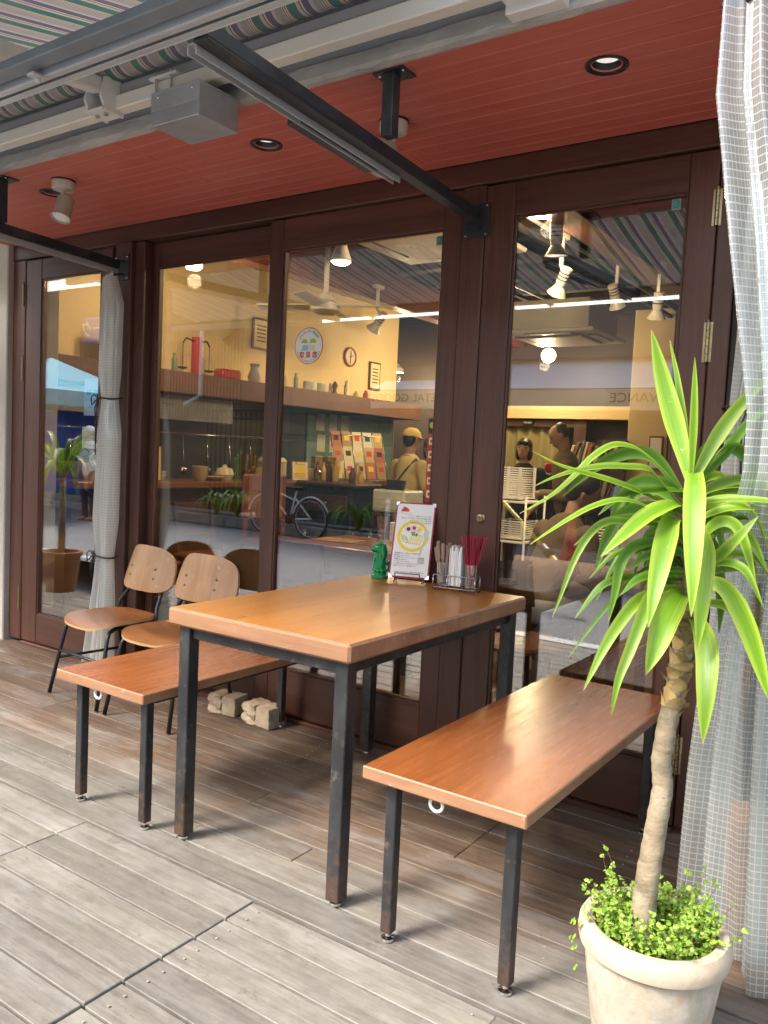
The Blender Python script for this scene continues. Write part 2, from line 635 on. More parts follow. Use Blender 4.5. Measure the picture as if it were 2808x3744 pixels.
M_EDGE = wood('worn_table_edge', (.27, .130, .066), (.41, .225, .125), (.08, 1, 1), 12, .42, .1, .15, .05, wear=(.52, .36, .23))
M_BENCH = wood('varnished_bench', (.19, .056, .016), (.33, .108, .030), (1, .05, 1), 9, .26, .12, .12, .06, spec=.45, wear=(.38, .15, .05))
M_PLY = wood('chair_plywood', (.44, .23, .10), (.62, .37, .19), (1, .08, .08), 8, .38, .08, .08, .06, wear=(.62, .45, .28))
M_PLYSEAT = wood('chair_seat_plywood', (.34, .12, .035), (.50, .21, .07), (.1, 1, 1), 8, .3, .08, .08, .06, coat=.3)
M_PLYEDGE = wood('plywood_edge', (.55, .33, .14), (.68, .45, .22), (.1, .1, 1), 18, .5, .1, .1, .0)
M_GLASS = glass_mat('window_glass', .11, 1.0)
M_PAPER = flat('paper', (.82, .80, .76), .7)
M_INK = flat('ink', (.03, .03, .03), .7)
M_RED = flat('print_red', (.62, .045, .03), .6)
M_YEL = flat('print_yellow', (.85, .60, .02), .6)


def deck_mat():
    t = NT('weathered_shaded_decking')
    vec = t.coords('Object', (.05, 1, 1))
    g = t.noise(vec, 42, 6, .7, .3)
    b = t.noise(t.coords('Object', (.35, 1, 1)), 7, 5, .65)
    geo = t.n('ShaderNodeNewGeometry')
    sp = t.n('ShaderNodeSeparateXYZ'); t.l(geo.outputs['Position'], sp.inputs[0])
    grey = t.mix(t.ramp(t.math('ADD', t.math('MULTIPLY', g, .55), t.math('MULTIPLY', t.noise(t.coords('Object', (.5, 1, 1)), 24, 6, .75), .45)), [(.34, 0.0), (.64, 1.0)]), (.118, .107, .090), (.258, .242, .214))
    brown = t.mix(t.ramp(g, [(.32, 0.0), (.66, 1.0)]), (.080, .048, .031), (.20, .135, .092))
    # boards that get rain and sun have silvered; the sheltered ones keep their stain, darkened further as painted shade
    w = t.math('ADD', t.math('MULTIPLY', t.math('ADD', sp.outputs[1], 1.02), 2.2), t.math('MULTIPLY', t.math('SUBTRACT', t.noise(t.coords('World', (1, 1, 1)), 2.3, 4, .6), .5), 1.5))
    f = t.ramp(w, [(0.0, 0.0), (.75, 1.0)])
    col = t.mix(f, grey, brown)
    col = t.mix(t.ramp(b, [(.5, 0.0), (.72, .55)]), col, (.33, .318, .30))
    st = t.noise(t.coords('World', (.6, 1, 1)), 11, 5, .75)
    col = t.mix(t.ramp(st, [(.60, 0.0), (.70, .65)]), col, (.075, .055, .040))
    sp2 = t.noise(t.coords('Object', (.10, 1, 1)), 130, 3, .8)
    col = t.mix(t.ramp(sp2, [(.60, 0.0), (.70, .45)]), col, (.10, .085, .065))
    gr = t.noise(t.coords('World', (.5, 1, 1)), 5, 5, .7)
    col = t.mix(t.ramp(gr, [(.56, 0.0), (.72, .30)]), col, (.20, .21, .12))
    oi = t.n('ShaderNodeObjectInfo')
    v = t.math('ADD', t.math('MULTIPLY', oi.outputs['Random'], .34), .80)
    cb = t.n('ShaderNodeCombineColor')
    for i in range(3): t.l(v, cb.inputs[i])
    col = t.mix(1.0, col, cb.outputs[0], 'MULTIPLY')
    t.set(Base_Color=col)
    t.set(Roughness=t.math('ADD', t.math('MULTIPLY', b, .35), .45, True))
    t.bump(t.math('ADD', g, t.math('MULTIPLY', st, .4)), .45, .004)
    return t.m


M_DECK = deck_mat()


def soffit_mat():
    t = NT('red_stained_boards')
    vec = t.coords('Object', (.03, 1, 1))
    g = t.noise(vec, 60, 6, .7)
    b = t.noise(t.coords('Object', (.25, 1, 1)), 5, 4, .6)
    col = t.mix(t.ramp(g, [(.3, 0.0), (.7, 1.0)]), (.48, .095, .066), (.62, .165, .120))
    col = t.mix(t.ramp(b, [(.4, 0.0), (.75, .5)]), col, (.58, .19, .15))
    fine = t.noise(t.coords('Object', (.012, 1, 1)), 120, 3, .8)
    col = t.mix(t.ramp(fine, [(.68, 0.0), (.74, .75)]), col, (.72, .40, .32))
    t.set(Base_Color=col, Roughness=.5)
    t.bump(g, .2, .003)
    return t.m


M_SOFFIT = soffit_mat()


def asphalt_mat():
    t = NT('asphalt')
    v = t.coords('World')
    n1 = t.noise(v, 180, 3, .7); n2 = t.noise(v, 1.3, 5, .6)
    col = t.mix(t.ramp(n1, [(.35, 0.0), (.68, 1.0)]), (.12, .122, .126), (.36, .365, .375))
    col = t.mix(t.ramp(n2, [(.4, 0.0), (.75, .4)]), col, (.16, .16, .16))
    t.set(Base_Color=col, Roughness=.75); t.bump(n1, .6, .006)
    return t.m


# ------------------------------------------------------------------ ground
gm = MB(); gm.span((-60, -60, -.34), (60, 60, -.30))
struct('ground', gm, pm('earth', (.16, .14, .12), .7, 2, rough=.95, bump=.3))
st_ = MB(); st_.grid(lambda i, j: (-30 + 60 * i / 12, -6.30 + 3.84 * j / 4, -.035), 12, 4)
st_.f = [f[::-1] if False else f for f in st_.f]
struct('street', st_, asphalt_mat())
M_LINE = pm('road_paint', (.72, .72, .70), .8, 30, rough=.6, bump=.2)
ln = MB(); ln.box((-5, -2.62, -.0305), (44, .13, .002)); struct('street_line', ln, M_LINE)

# deck: every board its own piece
deck = struct('deck', MB().span((-3.4, -2.40, -.30), (2.6, .10, -.075)), pm('deck_joists', (.09, .06, .04), .6, 4, rough=.9))
rear = [-.002, -.105, -.21, -.316, -.42, -.531, -.642, -.757, -.864, -.970, -1.083, -1.190]
front = [-1.196, -1.303, -1.408, -1.512, -1.620, -1.724, -1.828, -1.932, -2.036, -2.140, -2.244, -2.36]
G = .0036


def board(xa, xb, ya, yb, dz=0.0, tilt=None):
    mb = MB()
    mb.box((0, 0, 0), (xb - xa - .002, abs(ya - yb) - 2 * G, .030), .0016)
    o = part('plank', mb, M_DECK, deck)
    o.location = ((xa + xb) / 2, (ya + yb) / 2, -.015 + dz + rnd.uniform(-.0012, .0012))
    if tilt: o.rotation_euler = tilt
    else: o.rotation_euler = (rnd.uniform(-.004, .004), rnd.uniform(-.0006, .0006), 0)
    return o


for i in range(len(rear) - 1):
    js = [-3.4]
    if i in (3, 4, 5): js += [-1.25, .885]
    elif i % 3 == 0: js += [-1.9, .15]
    elif i % 3 == 1: js += [-.75, 1.62]
    else: js += [-2.4, .52]
    js += [2.6]
    for a, b in zip(js[:-1], js[1:]): board(a, b, rear[i], rear[i + 1])
px = [-3.4, -2.303, -1.581, -.859, -.137, .587, 1.309, 2.031, 2.6]
for k in range(len(px) - 1):
    for i in range(len(front) - 1):
        dz = 0.0; tl = None
        if k == 4:
            dz = .0010 * max(0, i - 3); tl = (-.006 if i > 3 else 0, 0, 0)
        if k == 5:
            dz = -.002 - .004 * i / 6
        if k == 3: dz = .001
        board(px[k], px[k + 1], front[i], front[i + 1], dz, tl)
sm = MB()
for i in range(len(rear) - 1):
    for xs in (-2.6, -1.95, -1.30, -.65, 0.0, .65, 1.30, 1.9):
        for e in (.28, .72):
            sm.lathe([(.0034, 0), (.0034, .0006), (.0026, .0009)], (xs + rnd.uniform(-.012, .012), rear[i] + (rear[i + 1] - rear[i]) * e, -.0005), 8)
for i in range(len(front) - 1):
    for x_ in px[1:-1]:
        for sgn in (-1, 1):
            for e in (.3, .7):
                z = .0185 + .003 * i if (x_ == -.137 and sgn > 0) or (x_ == .587 and sgn < 0) else .002
                if z > .01: continue
                sm.lathe([(.0034, 0), (.0034, .0006), (.0026, .0009)], (x_ + sgn * .045, front[i] + (front[i + 1] - front[i]) * e, -.001), 8)
o = part('screw_heads', sm, pm('screw_steel', (.42, .40, .36), .7, 20, rough=.4, metal=.2, bump=0), deck, smooth=False, kind='stuff')

# ------------------------------------------------------------------ facade
struct('wall_left', MB().span((-4.6, -.06, -.02), (-2.535, .28, 2.75), .006), M_CONC)
struct('header', MB().span((-2.533, -.03, 2.222), (1.48, .12, 2.306), .004), M_FRAME_H)
struct('sill', MB().span((-2.40, -.035, -.01), (1.36, .14, .016), .004), M_FRAME_H)
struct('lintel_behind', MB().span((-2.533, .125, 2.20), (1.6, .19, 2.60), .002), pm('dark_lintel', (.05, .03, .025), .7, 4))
jm = MB(); jm.span((-2.533, -.025, .018), (-2.412, .10, 2.220), .004); struct('jamb_left', jm, M_FRAME)
jm = MB(); jm.span((1.365, -.02, .018), (1.425, .10, 2.220), .004); struct('jamb_right', jm, M_FRAME)
pmb = MB(); pmb.span((-1.572, -.052, .018), (-1.448, .10, 2.219), .004); pmb.span((-1.445, -.030, .018), (-1.372, .04, 2.217), .004)
struct('post_left', pmb, M_FRAME)
pmb = MB(); pmb.span((.4435, -.028, .018), (.5385, .10, 2.219), .004)
struct('post_middle', pmb, M_FRAME)
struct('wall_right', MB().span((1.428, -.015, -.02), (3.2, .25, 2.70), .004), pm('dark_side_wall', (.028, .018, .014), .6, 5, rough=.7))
struct('wall_above', MB().span((-5.5, -.79, 2.70), (4.2, .25, 5.2)), pm('upper_wall', (.55, .52, .46), .85, 2, rough=.85, bump=.4))


def door(label, x0, x1, y, gl, gr, gb, gt, z0=.022, z1=2.214, th=.042, hinges=(), side=-1, M=M_FRAME):
    t = thing('glazed_door', label, 'door', ((x0 + x1) / 2, y, z0), 0, 'timber framed glass doors of the shop front')
    def P(n, a, b, mt, bev=.003): return part(n, MB().span(a, b, bev), mt, t, world=True)
    P('stile', (x0, y - th / 2, z0), (gl, y + th / 2, z1), M)
    P('stile', (gr, y - th / 2, z0), (x1, y + th / 2, z1), M)
    P('rail', (gl + .0006, y - th / 2 + .002, gt), (gr - .0006, y + th / 2 - .002, z1), M_FRAME_H)
    P('rail', (gl + .0006, y - th / 2 + .002, z0), (gr - .0006, y + th / 2 - .002, gb), M_FRAME_H)
    bd = MB()
    for a, b in (((gl, gb), (gl + .010, gt)), ((gr - .010, gb), (gr, gt))):
        bd.span((a[0] + .0005, y - .016, a[1] + .0005), (b[0] - .0005, y - .005, b[1] - .0005), .002)
    for za, zb in ((gb, gb + .010), (gt - .010, gt)):
        bd.span((gl + .0115, y - .016, za + .0005), (gr - .0115, y - .005, zb - .0005), .002)
    part('glazing_bead', bd, M_FRAME, t, world=True)
    P('pane', (gl + .002, y - .003, gb + .002), (gr - .002, y + .003, gt - .002), M_GLASS, 0)
    for (hx, za, zb) in hinges:
        h = MB(); n = 5
        for k in range(n):
            a = za + (zb - za) * k / n; b = za + (zb - za) * (k + 1) / n - .002
            h.lathe([(.0065, a), (.0065, b)], (hx, y - th / 2 - .006, 0), 10)
        h.lathe([(.003, zb), (.0045, zb + .006), (.001, zb + .010)], (hx, y - th / 2 - .006, 0), 8)
        h.span((hx - .014, y - th / 2 - .0025, za), (hx + .014, y - th / 2 - .0005, zb))
        part('hinge', h, M_BRASS, t, world=True, smooth='auto')
    return t


d1 = door('narrow glass door beside the plaster wall, behind the tied clear curtain', -2.408, -1.637, 0.0, -2.262, -1.731, .19, 2.102,
          hinges=((-2.425, 1.96, 2.09), (-2.428, 1.535, 1.672), (-2.425, .20, .332)))
d2 = door('glass door behind the two plywood chairs', -1.371, -.498, .047, -1.337, -.575, .205, 2.094)
d3 = door('glass door with a round white sticker, behind the dining table', -.533, .4425, 0.0, -.456, .362, .222, 2.080)
d4 = door('glass door with brass lock and hinges, behind the broad bench and plant', .5395, 1.361, 0.0, .655, 1.271, .222, 2.094,
          hinges=((1.362, 1.975, 2.088), (1.362, 1.548, 1.674), (1.362, .20, .325)))
lk = MB(); lk.lathe([(.0, .0), (.019, 0), (.019, .004), (.014, .008), (.0135, .011), (.006, .0125), (0, .0125)], (.588, -.0215, .985), 20, axis=(0, -1, 0))
lk.span((.5865, -.0355, .976), (.5895, -.0338, .992)); lk.lathe([(0, 0), (.003, 0), (.003, .001), (0, .001)], (.588, -.0345, .990), 8, axis=(0, -1, 0))
part('lock', lk, M_BRASS, d4, world=True, smooth='auto')

# soffit of narrow boards
sof = struct('soffit', MB().span((-2.536, -.806, 2.316), (1.80, -.02, 2.36)), pm('soffit_void', (.45, .25, .2), .8, 4))
nb = 11; y0, y1 = -.033, -.806
for i in range(nb):
    a = y0 + (y1 - y0) * i / nb; b = y0 + (y1 - y0) * (i + 1) / nb
    for xa, xb in (((-2.535, .31), (.312, 1.80)) if i % 2 else ((-2.535, -.60), (-.598, 1.80))):
        mb = MB(); mb.box((0, 0, 0), (xb - xa, a - b - .0009, .010), .0011)
        part('board', mb, M_SOFFIT, sof, loc=((xa + xb) / 2, (a + b) / 2, 2.310))
cem = MB()
nx = 90
def cemP(i, j):
    x = -2.56 + 4.5 * i / nx
    r_ = random.Random(i * 7 + j)
    yy = [-.806, -.822, -.846, -.850, -.850][j]; zz = [2.3045, 2.2985, 2.2995, 2.312, 2.345][j]
    return (x, yy + r_.uniform(-.003, .003) * (j in (1, 2)), zz + r_.uniform(-.003, .003) * (j > 0))
cem.grid(cemP, nx, 4)
struct('soffit_edge', cem, M_CEMENT)
struct('fascia', MB().span((-2.6, -.842, 2.330), (1.95, -.80, 2.70), .003), M_FASCIA)

# ------------------------------------------------------------------ table and benches
def leg_pts(t, x, y, w, h, foot=.022, glide='round', mat=M_LEG):
    mb = MB(); mb.span((x - w / 2, y - w / 2, foot), (x + w / 2, y + w / 2, h), .0025)
    l = part('leg', mb, mat, t)
    f = MB()
    f.lathe([(.0, 0), (.015, 0), (.0175, .004), (.0165, .010), (.007, .014), (.005, foot + .004)], (x, y, 0), 14)
    part('foot', f, M_CHROME, l, smooth='auto')
    return l


tx0, tx1, ty0, ty1, TH = .128, .812, -1.122, -.062, .72
tb = thing('dining_table', 'thick brown varnished dining table on square black steel legs', 'table', ((tx0 + tx1) / 2, (ty0 + ty1) / 2, 0))
cx, cyy = tb.location.x, tb.location.y
L, Wd = (ty1 - ty0), (tx1 - tx0)
THK = .052


def slab(w, l, h, thk, mt, me, t, bev=.006):
    """top sheet and lipped edges as separate pieces"""
    b = MB(); b.box((0, 0, h - thk / 2), (w, l, thk), bev)
    o = part('tabletop' if thk > .045 else 'seat', b, mt, t)
    o.data.materials.append(me)
    for p in o.data.polygons:
        if abs(p.normal.z) < .9: p.material_index = 1
    return o


slab(Wd, L, TH, THK, M_TABLE, M_EDGE, tb, .007)
hw, hl = Wd / 2, L / 2
for sx in (-1, 1):
    for sy in (-1, 1):
        leg_pts(tb, sx * (hw - .046) if sx < 0 else hw - .044, sy * (hl - .048), .043, TH - THK - .001, .016)
for sy in (-1, 1):
    part('apron', MB().span((-hw + .069, sy * (hl - .052) - .014, TH - THK - .040), (hw - .067, sy * (hl - .052) + .014, TH - THK - .0015), .002), M_LEG, tb)
for sx in (-1, 1):
    part('apron', MB().span((sx * (hw - .050) - .014, -hl + .072, TH - THK - .040), (sx * (hw - .050) + .014, hl - .072, TH - THK - .0015), .002), M_LEG, tb)


def bench(label, x0, x1, y0, y1, h=.4525, hook=None):
    t = thing('bench', label, 'bench', ((x0 + x1) / 2, (y0 + y1) / 2, 0), 0, 'backless benches along the dining table')
    w, l = x1 - x0, y1 - y0
    slab(w, l, h, .032, M_BENCH, M_EDGE, t, .003)
    for sx in (-1, 1):
        for sy in (-1, 1):
            leg_pts(t, sx * (w / 2 - .055), sy * (l / 2 - .065), .030, h - .0325, .024)
    for sx in (-1, 1):
        part('rail', MB().span((sx * (w / 2 - .055) - .012, -l / 2 + .087, h - .055), (sx * (w / 2 - .055) + .012, l / 2 - .087, h - .0335), .002), M_LEG, t)
    if hook is not None:
        hb = MB()
        hb.tube([(hook + .017 * math.cos(a), -l / 2 + .026, h - .050 + .017 * math.sin(a)) for a in [R(110) + R(295) * k / 16 for k in range(17)]], .0042, 8)
        part('bag_hook', hb, flat('white_plastic', (.8, .8, .78), .35), t, smooth=True)
    return t


bench('broad bench nearest the potted plant, its worn seat catching yellow light', .912, 1.345, -1.185, -.035, hook=-.02)
bench('bench in front of the plywood chairs, across the table from the plant', -.344, .090, -1.175, -.045, hook=-.03)


# ------------------------------------------------------------------ chairs
def chair(label, x, y, rz):
    t = thing('chair', label, 'chair', (x, y, 0), rz, 'plywood chairs standing side by side')
    # front of the chair is -y; seat pan
    n = 28
    def outline(w, d, p=3.2, fy=1.0):
        pts = []
        for k in range(n):
            a = 2 * math.pi * k / n
            c_, s_ = math.cos(a), math.sin(a)
            pts.append((w / 2 * math.copysign(abs(c_) ** (2 / p), c_), d / 2 * math.copysign(abs(s_) ** (2 / p), s_)))
        return pts
    def shell(ol, th, zf, hw_):
        m_ = MB(); rings = [1.0, .985, .72, .42, .12]
        for s_, dz in ((1, 0), (-1, -th)):
            o = len(m_.v)
            for q in rings:
                for (px_, py_) in ol:
                    m_.v.append((px_ * q, py_ * q, zf(px_ * q, py_ * q) + dz))
            m_.v.append((0, 0, zf(0, 0) + dz))
            for r_ in range(len(rings) - 1):
                for k in range(n):
                    f = (o + r_ * n + k, o + r_ * n + (k + 1) % n, o + (r_ + 1) * n + (k + 1) % n, o + (r_ + 1) * n + k)
                    m_.f.append(f if s_ > 0 else f[::-1])
            e = o + len(rings) * n
            for k in range(n):
                f = (o + (len(rings) - 1) * n + k, o + (len(rings) - 1) * n + (k + 1) % n, e)
                m_.f.append(f if s_ > 0 else f[::-1])
        hlf = len(rings) * n + 1
        rim = len(m_.f)
        for k in range(n):
            m_.f.append((k, hlf + k, hlf + (k + 1) % n, (k + 1) % n))
        return m_, rim
    def zseat(a, b):
        return .375 + .030 * (abs(a) / .2) ** 3 * .5 - .016 * max(0, (-b - .09) / .09) ** 2 + .012 * max(0, (b - .05) / .12) ** 2 - .006
    ms, rim = shell(outline(.40, .36), .011, zseat, 0)
    for i, v in enumerate(ms.v): ms.v[i] = (v[0] * (1.0 - .14 * (v[1] + .18) / .36), v[1] - .01, v[2])
    o = part('seat', ms, M_PLYSEAT, t, smooth='auto')
    o.data.materials.append(M_PLYEDGE)
    for k in range(rim, len(o.data.polygons)): o.data.polygons[k].material_index = 1
    # backrest: curved plywood shield
    def zb(a, b): return .055 * (a / .18) ** 2 * -1
    mb_, rim = shell(outline(.375, .225, 3.4), .011, zb, 0)
    tilt = R(14)
    vs2 = []
    for v in mb_.v:
        wf = 1.0 - .10 * (v[1] / .112)
        a, b, c_ = v[0] * wf, v[1], v[2]
        # local: a->x, b->up, c->toward front (-y)
        yy = .150 + b * math.sin(tilt) - c_ * math.cos(tilt) * 1.0
        zz = .600 + b * math.cos(tilt) + c_ * math.sin(tilt)
        vs2.append((a, yy, zz))
    mb_.v = vs2
    o = part('backrest', mb_, M_PLY, t, smooth='auto')
    o.data.materials.append(M_PLYEDGE)
    for k in range(rim, len(o.data.polygons)): o.data.polygons[k].material_index = 1
    for sx in (-1, 1):
        for zz in (.555, .600):
            rv = MB(); b = (zz - .6) / math.cos(tilt)
            rv.lathe([(0, 0), (.0065, 0), (.005, .003), (0, .0042)], (sx * .093, .150 + b * math.sin(tilt) + .055 * (.093 / .18) ** 2 - .0135 + .0125, zz), 10, axis=(0, -1, .22))
            part('rivet', rv, pm('old_rivet', (.25, .20, .15), .7, 20, rough=.35, metal=.8), o, smooth='auto')
    r = .0095
    for sx in (-1, 1):
        # front leg with bent shoulder under the seat
        fl = MB(); fl.tube([(sx * .198, -.205, .004), (sx * .183, -.165, .20), (sx * .172, -.140, .315), (sx * .166, -.128, .340), (sx * .156, -.095, .352), (sx * .150, .06, .350)], r, 10)
        part('leg', fl, M_BLACK, t, smooth=True)
        bl = MB(); bl.tube([(sx * .190, .205, .004), (sx * .172, .165, .18), (sx * .160, .125, .345), (sx * .150, .140, .42), (sx * .125, .186, .49), (sx * .100, .186, .545), (sx * .093, .206, .625)], r, 10)
        part('leg', bl, M_BLACK, t, smooth=True)
        sb = MB(); sb.tube([(sx * .186, -.170, .17), (sx * .172, .168, .17)], .007, 8)
        part('stretcher', sb, M_BLACK, t, smooth=True)
    cb = MB(); cb.tube([(-.180, -.163, .205), (.180, -.163, .205)], .008, 8)
    part('stretcher', cb, M_BLACK, t, smooth=True)
    cb = MB(); cb.tube([(-.156, .09, .350), (.156, .09, .350)], .008, 8)
    part('crossbar', cb, M_BLACK, t, smooth=True)
    return t


chair('plywood chair with its whole seat showing, beside the tied curtain', -1.205, -.295, R(-4))
chair('plywood chair partly hidden behind the dining table corner', -.775, -.300, R(3))

# ------------------------------------------------------------------ rough stone blocks under the bench
M_STONE = pm('split_stone', (.54, .44, .31), .6, 22, rough=.9, bump=.9, bscale=38, dust=(.66, .54, .38))
for (x, y, w, lab, rz_, h_) in ((-.600, -.118, .155, 'split stone block by the chair leg', .12, .086), (-.372, -.128, .175, 'split stone block by the bench leg', -.08, .090)):
    mb = MB()
    for hx in (-1, 1):
        b = bmesh.new(); bmesh.ops.create_cube(b, size=1)
        bmesh.ops.subdivide_edges(b, edges=b.edges[:], cuts=5, use_grid_fill=True)
        rr = random.Random(int(x * 1000) + hx)
        for v in b.verts:
            c_ = v.co.copy()
            q = Vector((c_.x, c_.y, c_.z)); f = max(abs(q.x), abs(q.y), abs(q.z)) * 2
            rad = (abs(2 * q.x) ** 13 + abs(2 * q.y) ** 13 + abs(2 * q.z) ** 13) ** (1 / 13)
            q = q / rad * f
            v.co = Vector((q.x * w * .49 + hx * w * .25, q.y * .105, q.z * h_)) + Vector([rr.uniform(-.002, .002) for _ in range(3)])
            if hx == -1 and v.co.y < -.03: v.co.y += .008 * math.sin(v.co.z * 130 + v.co.x * 60)
        o0 = len(mb.v); mb.v += [tuple(v.co) for v in b.verts]
        b.verts.index_update()
        mb.f += [tuple(o0 + v.index for v in f.verts) for f in b.faces]
        b.free()
    me = mb.mesh('stone_block', M_STONE, 'auto')
    o = bpy.data.objects.new('stone_block', me); C.objects.link(o)
    o.location = (x, y, h_ / 2 + .001); o.rotation_euler = (0, 0, rz_)
    props(o, lab, 'stone', 'stone blocks on the deck')

# ------------------------------------------------------------------ things on the table
ZT = TH + .0005
# green figurine: lion head on a scaled, curling fish body
fg = thing('figurine', 'small green glossy lion-headed fish figurine on the table', 'figurine', (.205, -.118, ZT), R(205))
fg.scale = (1.08, 1.08, .98)
M_GREEN = flat('green_plastic', (.012, .26, .085), .22, spec=.6)
b = MB(); b.lathe([(.0, 0), (.030, 0), (.0315, .004), (.030, .012), (.026, .015), (.026, .021), (.021, .025), (0, .025)], n=20)
part('base', b, M_GREEN, fg, smooth='auto')
b = MB()
for k in range(9):   # waves round the foot
    a = k / 9 * 2 * math.pi
    b.ball((.020 * math.cos(a), .020 * math.sin(a), .031), .0095, 8, 6)
b.tube([(.002, 0, .022), (.004, 0, .045), (.000, 0, .066), (.002, 0, .086), (.004, 0, .104)], [.021, .0235, .0205, .0200, .0185], 14)
b.ball((.016, 0, .080), .0135, 10, 8, (1, 1.1, 1.1))
for k in range(5):   # scales down the breast
    for q in (-1, 0, 1): b.ball((.021 - .002 * k, q * .010, .072 - .009 * k), .0058, 8, 5)
b.tube([(-.014, 0, .028), (-.028, 0, .036), (-.031, 0, .052), (-.024, .004, .066)], [.011, .010, .007, .011], 10)
part('body', b, M_GREEN, fg, smooth='auto')
h = MB()
h.ball((.006, 0, .120), .0225, 14, 10, (1.0, .98, .95))
h.ball((.025, 0, .116), .0125, 12, 8, (.95, 1.15, .85))
h.ball((.026, 0, .105), .0075, 10, 6, (1.0, 1.1, .6))
h.ball((.036, 0, .121), .0042, 8, 6)
for s_ in (-1, 1):
    h.ball((.023, s_ * .010, .128), .0042, 8, 6)
    h.ball((.004, s_ * .019, .137), .0062, 8, 6)
for k in range(13):
    a = R(-156 + 26 * k)
    h.tube([(.004, .017 * math.sin(a), .120 + .020 * math.cos(a)), (-.010, .0235 * math.sin(a), .116 + .017 * math.cos(a)), (-.015, .0245 * math.sin(a), .098 + .012 * math.cos(a)), (-.012, .020 * math.sin(a), .074 + .008 * math.cos(a))], [.006, .0075, .007, .0025], 6)
part('head', h, M_GREEN, fg, smooth='auto')

# menu board on a wire stand. local: x right, y away, z up; leaning back
MB_W, MB_H = .158, .300
mn = thing('menu_board', 'tall white menu board with red frame and yellow dish picture', 'menu', (.345, -.125, ZT + .014), R(20))
lean = R(17)
def lm(x, z, o_=0.0):
    return Vector((x, z * math.sin(lean) - o_ * math.cos(lean), z * math.cos(lean) + o_ * math.sin(lean)))
RM = frame_rot((1, 0, 0), lm(0, 1))
def panel(name, x0, z0, x1, z1, o0, o1, mat, parent, bev=0.0):
    mb = MB(); mb.box(((x0 + x1) / 2, 0, 0), (x1 - x0, 1, 1)); mb = MB()
    c_ = lm((x0 + x1) / 2, (z0 + z1) / 2, (o0 + o1) / 2)
    mb.box(c_, (x1 - x0, z1 - z0, o1 - o0), bev, RM)
    return part(name, mb, mat, parent)
M_MAROON = flat('menu_cloth', (.34, .018, .030), .55)
panel('cover', -MB_W / 2, 0, MB_W / 2, MB_H, 0, .006, M_MAROON, mn, .001)
sheet = panel('printed_sheet', -MB_W / 2 + .006, .006, MB_W / 2 - .006, MB_H - .006, .0062, .0068, M_PAPER, mn)
def disc(x, z, r, o_, mat, name='print', sx=1.0, sz=1.0, n=28, parent=None, rot=0.0):
    pts = []
    for k in range(n):
        a = 2 * math.pi * k / n
        u_, v_ = r * sx * math.cos(a), r * sz * math.sin(a)
        pts.append(lm(x + u_ * math.cos(rot) - v_ * math.sin(rot), z + u_ * math.sin(rot) + v_ * math.cos(rot), o_))
    mb = MB(); mb.add(pts, [tuple(range(n))])
    return part(name, mb, mat, parent or sheet)
CZ = .165
disc(0, CZ, .062, .0072, M_YEL, 'dish_ring')
disc(0, CZ, .050, .0076, flat('dish_cream', (.86, .82, .70), .6), 'dish_plate')
M_CHK = flat('print_chicken', (.86, .74, .40), .6)
for k in range(6):
    disc(-.006 + .0075 * k, CZ - .012 + .002 * math.sin(k), .021, .0080 + .0001 * k, M_INK, 'dish_outline', .34, 1.0, 16, rot=-.25)
    disc(-.006 + .0075 * k, CZ - .012 + .002 * math.sin(k), .0202, .00805 + .0001 * k, M_CHK, 'dish_slice', .33, 1.0, 16, rot=-.25)
for k in range(3):
    disc(-.034 + .003 * k, CZ - .004 - .008 * k, .012, .0080 + .0002 * k, flat('print_green', (.10, .33, .05), .6), 'dish_cucumber', 1.2, .5, 16, rot=-.5)
    disc(-.034 + .003 * k, CZ - .004 - .008 * k, .0103, .0081 + .0002 * k, flat('dish_pale', (.70, .78, .52), .6), 'dish_cucumber', 1.2, .45, 16, rot=-.5)
for (a, zc_, m_) in ((-.020, .028, flat('print_soy', (.06, .015, .02), .5)), (.002, .033, M_RED), (.022, .026, M_YEL)):
    disc(a, CZ + zc_, .0122, .0080, M_INK, 'sauce_outline'); disc(a, CZ + zc_, .0114, .0081, M_PAPER, 'sauce_bowl'); disc(a, CZ + zc_, .0078, .0082, m_, 'sauce')
for k in range(9):
    disc(.004 + rnd.uniform(-.012, .012), CZ + .010 + rnd.uniform(-.006, .006), .004, .0086, flat('print_green', (.10, .33, .05), .6), 'herb')
disc(.052, CZ + .012, .013, .0078, flat('print_grey', (.55, .55, .56), .5), 'spoon_bowl', .8, 1.25, rot=-.2)
mb = MB(); mb.add([lm(.047, CZ - .002, .0079), lm(.051, CZ - .002, .0079), lm(.038, CZ - .075, .0079), lm(.030, CZ - .078, .0079)], [(0, 1, 2, 3)])
part('spoon_handle', mb, MATS['print_grey'], sheet)
# flame-like red emblem
fl_ = [(-.058, .262), (-.056, .270), (-.050, .276), (-.046, .284), (-.041, .279), (-.037, .281), (-.035, .276), (-.030, .278), (-.028, .270), (-.024, .271), (-.026, .262)]
mb = MB(); mb.add([lm(a, b_, .0073) for a, b_ in fl_], [tuple(range(len(fl_)))]); part('emblem', mb, M_RED, sheet)
def menu_text(s_, x, z, size, mat, parent=None, align='LEFT', ms=lm, RR=None, o_=.0074):
    me = text_mesh(s_, size, mat, align=align)
    o = bpy.data.objects.new('lettering', me); C.objects.link(o); o.parent = parent or sheet
    o.matrix_local = Matrix.Translation(ms(x, z, o_)) @ (RR or RM).to_4x4()
    return o
menu_text('Mu-Hung', -.060, .254, .0125, MATS['print_grey'])
for k, s_ in enumerate(('ムーハン 海南チキンライスは', '鶏のスープで炊いた米とゆで鶏を添え', 'そしてチキンスープを飲む', '一度でおいしい三点食です')):
    menu_text(s_, .066, .245 - .0088 * k, .0070, M_INK, align='RIGHT')
